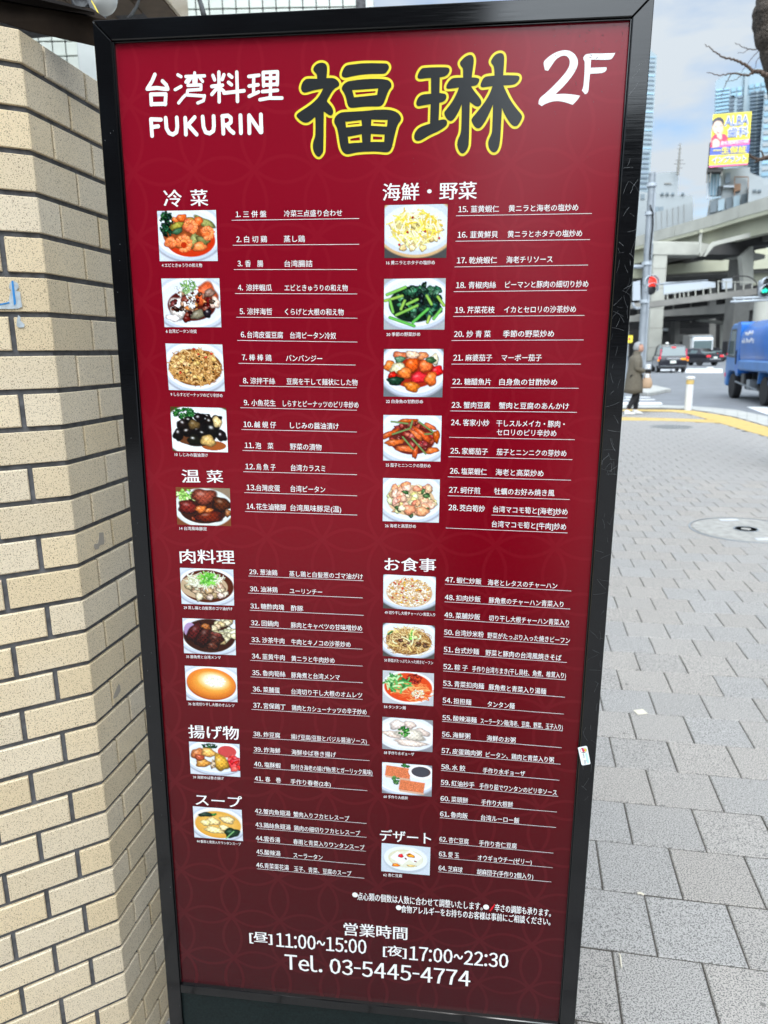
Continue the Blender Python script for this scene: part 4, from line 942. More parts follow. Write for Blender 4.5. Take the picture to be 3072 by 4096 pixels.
# ---- dish photographs: flat prints, each a fine sheet of coloured cells
PHX, PHY = 92, 76
class Img:
    def __init__(s, bgc):
        s.a = np.zeros((PHY, PHX, 3)) + np.array(bgc) / 255.0; s.Y, s.X = np.mgrid[0:PHY, 0:PHX]; s.X = s.X / (PHX - 1.0); s.Y = s.Y / (PHY - 1.0) * 0.84
        s.rng = np.random.RandomState(5)
    def ell(s, cx, cy, rx, ry, ang=0, soft=0.06):
        c, n = math.cos(math.radians(ang)), math.sin(math.radians(ang)); dx, dy = s.X - cx, s.Y - cy
        u = (dx * c + dy * n) / rx; v = (-dx * n + dy * c) / ry; d = np.sqrt(u * u + v * v); return u, v, d, np.clip((1 - d) / soft + 0.5, 0, 1)
    def put(s, m, col): s.a = s.a * (1 - m[..., None]) + np.asarray(col) * m[..., None]
    def disc(s, cx, cy, rx, ry, col, ang=0, shade=0.0, soft=0.05):
        u, v, d, m = s.ell(cx, cy, rx, ry, ang, soft); c = np.array(col) / 255.0; s.put(m, c * (1 + shade * (-v))[..., None])
    def ring(s, cx, cy, rx, ry, wd, col, ang=0):
        u, v, d, m = s.ell(cx, cy, rx, ry, ang); s.put(np.clip(1 - np.abs(d - 1) / wd, 0, 1), np.array(col) / 255.0)
    def blob(s, cx, cy, rx, ry, col, ang=0, spec=0.35, var=18, outline=0.45, rough=0.12):
        u, v, d, m = s.ell(cx, cy, rx, ry, ang, 0.22); r = s.rng
        ph = r.rand(4) * 6.28; wob = 1 + 0.10 * np.sin(3 * np.arctan2(v, u) + ph[0]) + 0.07 * np.sin(5 * np.arctan2(v, u) + ph[1]); d = d / wob
        m = np.clip((1 - d) / 0.18 + 0.5, 0, 1); sh = 1.16 - (outline + 0.12) * d ** 3 - 0.16 * (s.Y - cy) / max(ry, rx)
        c = (np.array(col) + r.uniform(-var, var, 3) * 0.4 + r.uniform(-var, var)) / 255.0
        nz = 1 + rough * (r.rand(PHY, PHX) - 0.5) * 2 + rough * 0.8 * np.sin(s.X * 70 + ph[2]) * np.sin(s.Y * 60 + ph[3])
        img = c * (sh * nz)[..., None]
        hl = np.exp(-(((u + 0.25) / 0.28) ** 2 + ((v + 0.35) / 0.22) ** 2)) * spec
        img = img + (1 - img) * hl[..., None]; s.put(m, np.clip(img, 0, 1))
    def strand(s, pts, wd, col, shade=0.25):
        c = np.array(col) / 255.0; P_ = np.array(pts)
        t = np.linspace(0, 1, 26)[:, None]
        if len(P_) == 3: Q = (1 - t) ** 2 * P_[0] + 2 * t * (1 - t) * P_[1] + t * t * P_[2]
        else: Q = P_[0] * (1 - t) + P_[-1] * t
        d2 = np.full(s.X.shape, 9.0)
        for a in Q: d2 = np.minimum(d2, (s.X - a[0]) ** 2 + (s.Y - a[1]) ** 2)
        dd = np.sqrt(d2) / wd; m = np.clip((1.15 - dd) * 2.2, 0, 1); s.put(m, np.clip(c * (1.08 - shade * dd ** 2)[..., None], 0, 1))
    def pile(s, cx, cy, rx, ry, n, fn):
        r = s.rng; q = []
        for _ in range(n):
            a, d = r.rand() * 6.28, math.sqrt(r.rand()); q.append((cx + rx * d * math.cos(a), cy + ry * d * math.sin(a)))
        q.sort(key=lambda p: p[1])
        for x, y in q: fn(x, y)
    def blobs(s, cx, cy, rx, ry, n, size, cols, **k):
        r = s.rng; s.pile(cx, cy, rx, ry, n, lambda x, y: s.blob(x, y, size * r.uniform(.7, 1.3), size * r.uniform(.5, 1.0), cols[r.randint(len(cols))], r.uniform(0, 180), **k))
    def strands(s, cx, cy, rx, ry, n, ln, wd, cols, curl=0.6, ang=None):
        r = s.rng
        def f(x, y):
            a = r.uniform(0, math.pi) if ang is None else math.radians(ang + r.uniform(-25, 25)); l = ln * r.uniform(.5, 1.1); dx, dy = math.cos(a) * l / 2, math.sin(a) * l / 2; k = r.uniform(-curl, curl) * l
            s.strand([(x - dx, y - dy), (x - dy / l * 2 * k, y + dx / l * 2 * k), (x + dx, y + dy)], wd * r.uniform(.7, 1.2), cols[r.randint(len(cols))])
        s.pile(cx, cy, rx, ry, n, f)
    def plate(s, cx=0.5, cy=0.42, rx=0.56, ry=0.42, col=(226, 232, 242), rim=(203, 212, 226)):
        s.disc(cx, cy + 0.02, rx * 1.02, ry * 1.03, (168, 172, 184)); s.disc(cx, cy, rx, ry, rim); s.disc(cx, cy - 0.01, rx * 0.93, ry * 0.9, (240, 244, 250)); s.disc(cx, cy, rx * 0.84, ry * 0.8, col)
    def grain(s, k=0.03): s.a = np.clip(s.a * (1 + k * (s.rng.rand(PHY, PHX, 1) - 0.5) * 2), 0, 1)
GR = [(30, 70, 45), (24, 52, 36), (45, 95, 60)]
def d4(i):
    i.plate(0.5, 0.36, 0.62, 0.47); i.disc(0.55, 0.5, 0.42, 0.27, (206, 66, 34)); i.disc(0.5, 0.40, 0.42, 0.25, (150, 80, 45))
    i.blobs(0.15, 0.22, 0.12, 0.2, 90, 0.028, GR + [(16, 36, 26)], spec=0.2)
    for a in ((0.8, 0.2, 0.2, 0.07, (140, 150, 90), 28), (0.33, 0.24, 0.13, 0.06, (170, 165, 80), -25), (0.33, 0.34, 0.10, 0.05, (60, 90, 60), -20), (0.6, 0.5, 0.07, 0.14, (150, 150, 90), 22), (0.76, 0.5, 0.12, 0.08, (128, 130, 88), 15), (0.55, 0.16, 0.12, 0.05, (170, 150, 80), 10)): i.blob(a[0], a[1], a[2], a[3], a[4], a[5], spec=0.15)
    for a in ((0.41, 0.12, 0.09, 0.065), (0.55, 0.25, 0.13, 0.11), (0.7, 0.18, 0.07, 0.08), (0.83, 0.37, 0.11, 0.11), (0.2, 0.53, 0.1, 0.1), (0.42, 0.52, 0.13, 0.13), (0.7, 0.6, 0.12, 0.08), (0.3, 0.15, 0.06, 0.04)): i.blob(*a, (236, 118, 66), i.rng.uniform(-30, 30), spec=0.4)
    for c_, r_, a0, a1 in (((0.43, 0.55), 0.11, -2.6, 1.9), ((0.56, 0.27), 0.085, -3.0, 1.2), ((0.84, 0.38), 0.08, -2.2, 1.8), ((0.21, 0.54), 0.06, -3.4, 0.4)):
        for k in range(9):
            t = a0 + (a1 - a0) * k / 8; i.blob(c_[0] + r_ * math.cos(t), c_[1] + r_ * math.sin(t), 0.046, 0.040, (244, 132 + 8 * (k % 2), 84), spec=0.3, var=5, outline=0.25)
    i.disc(0.43, 0.57, 0.05, 0.05, (190, 60, 30)); i.blob(0.22, 0.17, 0.02, 0.018, (240, 240, 235))
def d6(i):
    i.plate(0.5, 0.42, 0.66, 0.48); i.disc(0.5, 0.46, 0.42, 0.27, (90, 40, 35)); i.blob(0.28, 0.5, 0.18, 0.2, (238, 226, 218), 30, spec=0.2); i.blob(0.75, 0.3, 0.22, 0.22, (226, 110, 72), 30, spec=0.2); i.blob(0.9, 0.42, 0.1, 0.1, (238, 200, 180), spec=.3)
    i.blobs(0.5, 0.44, 0.38, 0.22, 46, 0.055, [(78, 62, 52), (110, 88, 74), (62, 34, 32), (122, 60, 46), (160, 128, 100), (100, 26, 26), (196, 120, 60)], spec=0.5)
    i.blob(0.82, 0.25, 0.10, 0.07, (132, 110, 88), -15); i.blob(0.6, 0.62, 0.13, 0.08, (130, 112, 92), -20); i.blob(0.77, 0.6, 0.07, 0.08, (50, 50, 48), 20, spec=0.7); i.blob(0.4, 0.7, 0.07, 0.06, (104, 26, 26)); i.blob(0.16, 0.68, 0.13, 0.06, (240, 234, 226), 10)
    i.blobs(0.42, 0.2, 0.2, 0.12, 60, 0.024, [(240, 244, 244), (220, 228, 228)], spec=0.2); i.blobs(0.5, 0.4, 0.08, 0.12, 26, 0.02, [(240, 244, 244), (214, 210, 204)]); i.strands(0.46, 0.14, 0.12, 0.1, 40, 0.1, 0.009, [(120, 160, 96), (156, 190, 120), (92, 136, 80)], 0.4)
def d9(i):
    i.plate(0.5, 0.4, 0.6, 0.47); i.disc(0.5, 0.42, 0.47, 0.33, (120, 80, 44)); C = [(216, 172, 112), (232, 196, 138), (190, 140, 84), (164, 112, 60), (206, 160, 96)]
    i.strands(0.5, 0.42, 0.46, 0.32, 330, 0.13, 0.010, C, 0.9); i.blobs(0.5, 0.38, 0.38, 0.26, 22, 0.045, [(226, 186, 128), (214, 170, 108)], spec=0.35)
    for p in ((0.5, 0.09), (0.8, 0.17), (0.7, 0.23), (0.23, 0.52), (0.57, 0.18)): i.blob(*p, 0.026, 0.02, (200, 44, 28), spec=0.6)
    i.blobs(0.5, 0.45, 0.4, 0.25, 14, 0.018, [(50, 56, 40), (40, 30, 26)])
def d10(i):
    i.a[:] = np.array((88, 76, 44)) / 255.; i.disc(0.55, 0.45, 0.72, 0.52, (228, 236, 242)); i.disc(0.5, 0.5, 0.6, 0.45, (240, 244, 246)); i.disc(0.75, 0.72, 0.22, 0.09, (168, 96, 50)); i.disc(0.45, 0.5, 0.36, 0.24, (46, 32, 22)); i.disc(0.28, 0.62, 0.16, 0.08, (110, 70, 44))
    i.blobs(0.24, 0.12, 0.2, 0.1, 70, 0.03, [(48, 110, 56), (70, 136, 70), (34, 84, 44)], spec=0.15); i.strand([(0.24, 0.14), (0.27, 0.3)], 0.014, (90, 130, 80))
    for a in ((0.52, 0.2, 0.1, 0.1), (0.66, 0.17, 0.07, 0.05), (0.33, 0.25, 0.1, 0.07), (0.2, 0.33, 0.1, 0.1), (0.82, 0.22, 0.1, 0.08), (0.68, 0.28, 0.09, 0.1), (0.5, 0.4, 0.14, 0.1), (0.3, 0.46, 0.12, 0.1), (0.12, 0.52, 0.09, 0.13), (0.4, 0.62, 0.12, 0.1), (0.9, 0.53, 0.09, 0.11), (0.73, 0.43, 0.14, 0.14), (0.56, 0.5, 0.1, 0.08)): i.blob(*a, (30, 26, 22), i.rng.uniform(-40, 40), spec=0.85, var=8)
    i.blob(0.41, 0.33, 0.11, 0.09, (120, 100, 72), spec=0.3); i.blob(0.83, 0.27, 0.08, 0.11, (226, 190, 140), -15); i.blob(0.65, 0.63, 0.14, 0.11, (222, 174, 112), 15)
def d14(i):
    i.a[:] = np.array((132, 84, 54)) / 255.; i.disc(0.86, 0.1, 0.3, 0.2, (150, 132, 112)); i.disc(0.5, 0.45, 0.56, 0.44, (222, 226, 226)); i.disc(0.5, 0.46, 0.5, 0.36, (236, 240, 240)); i.disc(0.5, 0.5, 0.44, 0.3, (70, 34, 22))
    i.blobs(0.2, 0.2, 0.2, 0.14, 50, 0.045, [(166, 212, 112), (196, 230, 150), (120, 180, 80)], spec=0.3)
    for a in ((0.52, 0.2, 0.24, 0.18, (122, 56, 34), 0), (0.22, 0.44, 0.2, 0.15, (110, 44, 28), 10), (0.83, 0.36, 0.18, 0.16, (92, 44, 26), 20), (0.6, 0.64, 0.26, 0.14, (130, 58, 32), -8), (0.45, 0.48, 0.11, 0.09, (204, 112, 50), -10), (0.6, 0.5, 0.08, 0.05, (196, 100, 44), -20), (0.3, 0.7, 0.04, 0.05, (140, 66, 36), 0), (0.95, 0.55, 0.06, 0.09, (150, 92, 60), 0)): i.blob(*a[:5], a[5], spec=0.35, rough=0.22, outline=0.6)
def d29(i):
    i.plate(0.5, 0.4, 0.6, 0.46); i.disc(0.5, 0.41, 0.5, 0.38, (92, 42, 22)); i.disc(0.44, 0.42, 0.45, 0.3, (196, 172, 142)); i.blobs(0.48, 0.5, 0.42, 0.2, 26, 0.085, [(204, 184, 158), (188, 162, 130), (216, 200, 178)], spec=0.3, rough=0.15, outline=0.6)
    i.strands(0.45, 0.27, 0.35, 0.16, 130, 0.18, 0.009, [(238, 240, 226), (220, 224, 200), (200, 206, 170)], 0.3); i.strands(0.52, 0.24, 0.15, 0.13, 60, 0.16, 0.011, [(110, 190, 72), (140, 214, 96), (80, 160, 60)], 0.4)
def d35(i):
    i.plate(0.5, 0.36, 0.64, 0.5); i.disc(0.5, 0.4, 0.5, 0.4, (66, 34, 22)); i.disc(0.14, 0.28, 0.12, 0.18, (176, 150, 190)); i.blobs(0.78, 0.28, 0.24, 0.3, 36, 0.09, [(214, 204, 166), (196, 184, 142), (228, 222, 194)], spec=0.3, outline=0.6)
    for a in ((0.22, 0.33, 0.13, 0.24, (92, 46, 34), 25), (0.4, 0.42, 0.14, 0.28, (72, 34, 26), 22), (0.44, 0.18, 0.1, 0.07, (150, 86, 46), 20), (0.62, 0.48, 0.15, 0.14, (84, 42, 34), 15), (0.56, 0.64, 0.12, 0.1, (66, 32, 26), 5), (0.64, 0.36, 0.14, 0.05, (112, 56, 44), 20)): i.blob(*a[:5], a[5], spec=0.3, rough=0.3, outline=0.5)
def d36(i):
    i.plate(0.5, 0.42, 0.62, 0.48); i.disc(0.5, 0.43, 0.48, 0.38, (176, 84, 30), 10); i.disc(0.5, 0.41, 0.475, 0.37, (222, 128, 50), 10, shade=0.1); i.disc(0.5, 0.40, 0.42, 0.31, (230, 146, 62), 10, soft=0.3); i.disc(0.53, 0.37, 0.33, 0.24, (236, 182, 88), 12, soft=0.5); i.disc(0.55, 0.34, 0.26, 0.18, (240, 232, 196), 12, soft=0.6); i.disc(0.56, 0.34, 0.18, 0.13, (238, 240, 226), 12, soft=0.7); i.blobs(0.57, 0.35, 0.2, 0.14, 70, 0.022, [(240, 240, 222), (226, 222, 190), (246, 246, 236)], spec=0.1, outline=0.15); i.blobs(0.5, 0.42, 0.42, 0.33, 60, 0.02, [(226, 142, 60), (206, 116, 44)], spec=0.1, outline=0.1) if False else None
def d39(i):
    i.plate(0.5, 0.36, 0.62, 0.46); i.blobs(0.4, 0.09, 0.15, 0.06, 60, 0.022, GR, spec=0.1); i.disc(0.75, 0.22, 0.22, 0.19, (238, 240, 244)); i.disc(0.75, 0.21, 0.185, 0.15, (206, 84, 84)); i.blobs(0.9, 0.5, 0.12, 0.16, 16, 0.09, [(222, 60, 66), (204, 40, 50), (232, 96, 100)], spec=0.3)
    for a in ((0.16, 0.32, 0.13, 0.16, (206, 140, 90)), (0.38, 0.26, 0.15, 0.12, (222, 168, 96)), (0.26, 0.54, 0.15, 0.11, (220, 160, 90)), (0.62, 0.5, 0.15, 0.22, (226, 168, 84)), (0.2, 0.4, 0.1, 0.08, (180, 90, 60))): i.blob(*a, i.rng.uniform(-20, 20), spec=0.35, rough=0.15, outline=0.5)
    i.blob(0.46, 0.56, 0.05, 0.12, (176, 150, 134), 8, rough=0.4)
def d44(i):
    i.plate(0.5, 0.42, 0.58, 0.46); i.disc(0.5, 0.45, 0.47, 0.36, (222, 166, 70)); i.disc(0.5, 0.42, 0.42, 0.3, (232, 186, 98), soft=0.5)
    for a in ((0.7, 0.3, 0.15, 0.1), (0.4, 0.37, 0.15, 0.1), (0.25, 0.42, 0.1, 0.08), (0.42, 0.6, 0.2, 0.09), (0.62, 0.52, 0.1, 0.08)): i.blob(*a, (238, 214, 156), 8, spec=0.3, rough=0.15)
    i.blob(0.26, 0.2, 0.16, 0.06, (30, 58, 44), -8, spec=0.3); i.blob(0.43, 0.18, 0.06, 0.03, (60, 140, 70), -20); i.blob(0.78, 0.64, 0.16, 0.13, (34, 76, 56), -15, spec=0.3); i.strand([(0.66, 0.8), (0.75, 0.68), (0.82, 0.6)], 0.016, (130, 180, 120))
def d16(i):
    i.a[:] = np.array((84, 84, 84)) / 255.; i.disc(0.5, 0.34, 0.66, 0.5, (214, 178, 132)); i.disc(0.5, 0.33, 0.63, 0.46, (206, 214, 226)); i.disc(0.5, 0.36, 0.55, 0.36, (226, 232, 240)); i.disc(0.5, 0.38, 0.4, 0.26, (214, 196, 130))
    i.blobs(0.5, 0.4, 0.43, 0.27, 30, 0.06, [(232, 212, 158), (224, 198, 136)], spec=0.4); i.strands(0.5, 0.36, 0.4, 0.26, 120, 0.24, 0.012, [(240, 222, 96), (236, 232, 170), (226, 196, 70), (244, 240, 214)], 0.2)
    for x in (0.28, 0.43, 0.6): i.blob(x + 0.02, 0.68, 0.06, 0.055, (232, 206, 150), spec=0.4)
    for p in ((0.45, 0.2), (0.37, 0.43), (0.65, 0.42), (0.24, 0.63), (0.88, 0.53)): i.blob(*p, 0.02, 0.02, (170, 30, 24))
def d20(i):
    i.a[:] = np.array((176, 180, 184)) / 255.; i.plate(0.5, 0.38, 0.62, 0.46); i.disc(0.5, 0.42, 0.42, 0.3, (28, 48, 38)); i.blobs(0.6, 0.36, 0.34, 0.3, 60, 0.075, [(22, 40, 34), (34, 66, 52), (28, 54, 44), (60, 110, 80)], spec=0.35, rough=0.25)
    for a in ((0.05, 0.26, 0.35, 0.14), (0.02, 0.36, 0.3, 0.28), (0.1, 0.36, 0.15, 0.55), (0.38, 0.42, 0.55, 0.34), (0.2, 0.6, 0.55, 0.44), (0.1, 0.64, 0.5, 0.78), (0.48, 0.72, 0.72, 0.5), (0.7, 0.28, 0.78, 0.42), (0.82, 0.66, 0.94, 0.5), (0.72, 0.72, 0.75, 0.62), (0.88, 0.3, 0.98, 0.44), (0.28, 0.5, 0.34, 0.36)): i.strand([(a[0], a[1]), (a[2], a[3])], 0.028, (136 + i.rng.randint(-30, 30), 190, 92), 0.5)
def d22(i):
    i.a[:] = np.array((120, 126, 132)) / 255.; i.plate(0.5, 0.34, 0.6, 0.5); i.disc(0.5, 0.42, 0.4, 0.26, (170, 54, 34))
    for a in ((0.28, 0.12, 0.13, 0.08, (204, 130, 90)), (0.65, 0.12, 0.1, 0.07, (214, 130, 90)), (0.48, 0.1, 0.12, 0.07, (238, 206, 180)), (0.85, 0.18, 0.08, 0.1, (232, 222, 190)), (0.27, 0.18, 0.09, 0.06, (80, 116, 84)), (0.78, 0.2, 0.1, 0.06, (74, 108, 78)), (0.1, 0.3, 0.1, 0.1, (226, 128, 54)), (0.48, 0.28, 0.12, 0.13, (222, 100, 48)), (0.7, 0.3, 0.12, 0.1, (218, 96, 48)), (0.9, 0.38, 0.11, 0.09, (206, 40, 36)), (0.25, 0.34, 0.15, 0.1, (240, 232, 196)), (0.36, 0.42, 0.12, 0.1, (220, 104, 44)), (0.15, 0.46, 0.08, 0.06, (200, 40, 34)), (0.2, 0.56, 0.14, 0.08, (38, 78, 50)), (0.6, 0.5, 0.15, 0.1, (214, 44, 50)), (0.8, 0.52, 0.1, 0.13, (222, 116, 48)), (0.48, 0.66, 0.14, 0.09, (222, 134, 48))): i.blob(*a, i.rng.uniform(-20, 20), spec=0.35, rough=0.14)
def d25(i):
    i.plate(0.5, 0.38, 0.66, 0.52); i.disc(0.5, 0.42, 0.4, 0.3, (110, 44, 40)); i.blobs(0.5, 0.4, 0.36, 0.26, 40, 0.06, [(150, 60, 58), (116, 50, 44), (170, 84, 70)], spec=0.4)
    for a in ((0.1, 0.35, 0.2, 0.05, -28), (0.2, 0.5, 0.18, 0.06, -8), (0.68, 0.35, 0.22, 0.06, 40), (0.58, 0.36, 0.14, 0.05, 42), (0.92, 0.38, 0.06, 0.12, 0), (0.8, 0.2, 0.12, 0.05, 22), (0.4, 0.62, 0.2, 0.06, 8), (0.56, 0.68, 0.05, 0.12, 10), (0.85, 0.64, 0.12, 0.06, -15), (0.42, 0.1, 0.18, 0.04, -6)): i.blob(a[0], a[1], a[2], a[3], (196, 96, 44), a[4], spec=0.35)
    for a in ((0.14, 0.12, 0.42, 0.15), (0.16, 0.35, 0.46, 0.24), (0.5, 0.1, 0.47, 0.22), (0.62, 0.12, 0.86, 0.3), (0.34, 0.4, 0.52, 0.62), (0.5, 0.42, 0.74, 0.7), (0.72, 0.34, 0.84, 0.33)): i.strand([(a[0], a[1]), (a[2], a[3])], 0.018, (120, 146, 92), 0.4)
def d26(i):
    i.plate(0.5, 0.36, 0.62, 0.5); i.disc(0.5, 0.42, 0.42, 0.3, (222, 190, 150)); i.blobs(0.5, 0.4, 0.42, 0.3, 50, 0.07, [(226, 206, 140), (216, 216, 170), (206, 170, 140), (234, 220, 180)], spec=0.3)
    i.blobs(0.5, 0.38, 0.42, 0.3, 22, 0.085, [(240, 170, 140), (236, 152, 120), (244, 190, 164)], spec=0.4, rough=0.16); i.blobs(0.55, 0.42, 0.4, 0.3, 8, 0.05, [(70, 100, 60), (50, 84, 54)]); i.blob(0.47, 0.6, 0.12, 0.1, (240, 166, 136)); i.blob(0.7, 0.63, 0.12, 0.1, (242, 172, 140)); i.blob(0.34, 0.58, 0.07, 0.06, (236, 214, 180))
def d49(i):
    i.a[:] = np.array((90, 88, 86)) / 255.; i.plate(0.5, 0.34, 0.64, 0.5); i.disc(0.5, 0.42, 0.44, 0.36, (206, 170, 128)); i.blobs(0.5, 0.40, 0.43, 0.36, 520, 0.019, [(244, 236, 220), (236, 220, 196), (226, 196, 150), (214, 170, 110), (250, 246, 236)], spec=0.3, outline=0.3)
    i.blobs(0.5, 0.4, 0.4, 0.33, 36, 0.026, [(206, 84, 50), (232, 170, 60), (180, 70, 44), (240, 180, 70)], spec=0.3)
def d50(i):
    i.a[:] = np.array((90, 88, 86)) / 255.; i.plate(0.5, 0.36, 0.62, 0.5); i.disc(0.5, 0.44, 0.44, 0.33, (134, 94, 54)); i.strands(0.5, 0.42, 0.42, 0.33, 300, 0.2, 0.007, [(214, 178, 118), (190, 148, 90), (226, 200, 150), (160, 114, 66), (236, 216, 160)], 0.9)
    i.blobs(0.6, 0.45, 0.3, 0.14, 14, 0.045, [(110, 74, 52), (90, 58, 44)], rough=0.3); i.blobs(0.6, 0.28, 0.14, 0.1, 8, 0.05, [(170, 206, 110), (206, 222, 150), (120, 180, 80)]); i.strands(0.4, 0.35, 0.35, 0.3, 14, 0.2, 0.015, [(236, 214, 140), (226, 230, 190)], 0.5); i.strand([(0.1, 0.28), (0.18, 0.2)], 0.02, (50, 110, 60))
def d54(i):
    i.a[:] = np.array((196, 198, 204)) / 255.; i.disc(0.5, 0.4, 0.52, 0.42, (236, 238, 240)); i.disc(0.5, 0.4, 0.47, 0.37, (222, 84, 40)); i.strands(0.6, 0.5, 0.34, 0.22, 90, 0.24, 0.013, [(238, 150, 90), (226, 110, 60), (246, 180, 120)], 0.5, 10)
    i.blobs(0.62, 0.18, 0.15, 0.12, 70, 0.026, [(150, 40, 28), (176, 56, 36), (120, 28, 24)], spec=0.3); i.strands(0.28, 0.32, 0.24, 0.2, 46, 0.2, 0.022, [(70, 150, 80), (50, 120, 64), (110, 180, 100), (190, 226, 170)], 0.4); i.blobs(0.7, 0.56, 0.12, 0.12, 60, 0.022, [(240, 226, 190), (220, 196, 150), (250, 240, 220)])
def d58(i):
    i.a[:] = np.array((150, 152, 158)) / 255.; i.disc(0.48, 0.4, 0.62, 0.46, (226, 230, 238)); i.disc(0.48, 0.4, 0.55, 0.38, (238, 240, 244))
    for a in ((0.3, 0.18, 0.17, 0.12, -20), (0.55, 0.16, 0.12, 0.1, 20), (0.2, 0.44, 0.2, 0.09, 12), (0.78, 0.34, 0.17, 0.1, 14), (0.56, 0.42, 0.3, 0.15, 12), (0.56, 0.64, 0.32, 0.09, 4)): i.blob(*a[:4], (214, 200, 188), a[4], spec=0.35, rough=0.1, var=8, outline=0.3)
    i.blobs(0.43, 0.35, 0.1, 0.14, 26, 0.035, [(50, 110, 54), (80, 150, 70)], spec=0.1)
def d60(i):
    i.a[:] = np.array((140, 142, 148)) / 255.; i.plate(0.45, 0.36, 0.66, 0.5); i.blobs(0.47, 0.04, 0.08, 0.05, 16, 0.03, [(50, 110, 54)])
    for (c, l) in (((0.32, 0.24), 0.48), ((0.6, 0.6), 0.5)):
        m = np.clip((0.26 - np.abs(s_abs(i.X - c[0], i.Y - c[1], 6)[0])) * 60, 0, 1) * np.clip((0.15 - np.abs(s_abs(i.X - c[0], i.Y - c[1], 6)[1])) * 60, 0, 1); i.put(m, np.array((218, 130, 90)) / 255. * (1 + 0.16 * (i.rng.rand(PHY, PHX, 1) - 0.5) * 2))
        m2 = np.clip((0.26 - np.abs(s_abs(i.X - c[0], i.Y - c[1] - 0.165, 6)[0])) * 60, 0, 1) * np.clip((0.03 - np.abs(s_abs(i.X - c[0], i.Y - c[1] - 0.165, 6)[1])) * 60, 0, 1); i.put(m2, np.array((216, 178, 150)) / 255.)
    i.disc(0.78, 0.2, 0.25, 0.2, (240, 242, 246)); i.disc(0.78, 0.19, 0.19, 0.14, (96, 60, 54)); i.disc(0.775, 0.19, 0.175, 0.13, (84, 84, 92)); i.blobs(0.28, 0.46, 0.06, 0.12, 26, 0.03, [(60, 110, 60), (90, 140, 80)], spec=0.1)
def s_abs(x, y, a): c, n = math.cos(math.radians(a)), math.sin(math.radians(a)); return (x * c + y * n, -x * n + y * c)
def d62(i):
    i.a[:] = np.array((206, 216, 226)) / 255.; i.disc(0.5, 0.44, 0.46, 0.4, (188, 198, 208)); i.disc(0.5, 0.4, 0.45, 0.36, (232, 238, 242)); i.disc(0.5, 0.4, 0.36, 0.27, (222, 218, 190)); i.disc(0.52, 0.42, 0.33, 0.24, (228, 228, 210))
    for c in ((0.38, 0.4, 38), (0.64, 0.32, 40)):
        a = s_abs(i.X - c[0], i.Y - c[1], c[2]); m = np.clip((0.17 - np.abs(a[0])) * 50, 0, 1) * np.clip((0.13 - np.abs(a[1])) * 50, 0, 1); i.put(m, np.array((244, 246, 246)) / 255.)
    i.blob(0.4, 0.33, 0.055, 0.055, (214, 32, 48), spec=0.5, var=4); i.blob(0.6, 0.3, 0.09, 0.055, (240, 160, 50), 20, var=4); i.blob(0.3, 0.62, 0.08, 0.05, (238, 130, 36), var=4); i.blob(0.62, 0.6, 0.1, 0.03, (232, 200, 130), var=4)
    for p in ((0.5, 0.4, 60), (0.57, 0.27, 0), (0.7, 0.46, 30)): i.blob(p[0], p[1], 0.03, 0.018, (130, 30, 30), p[2])
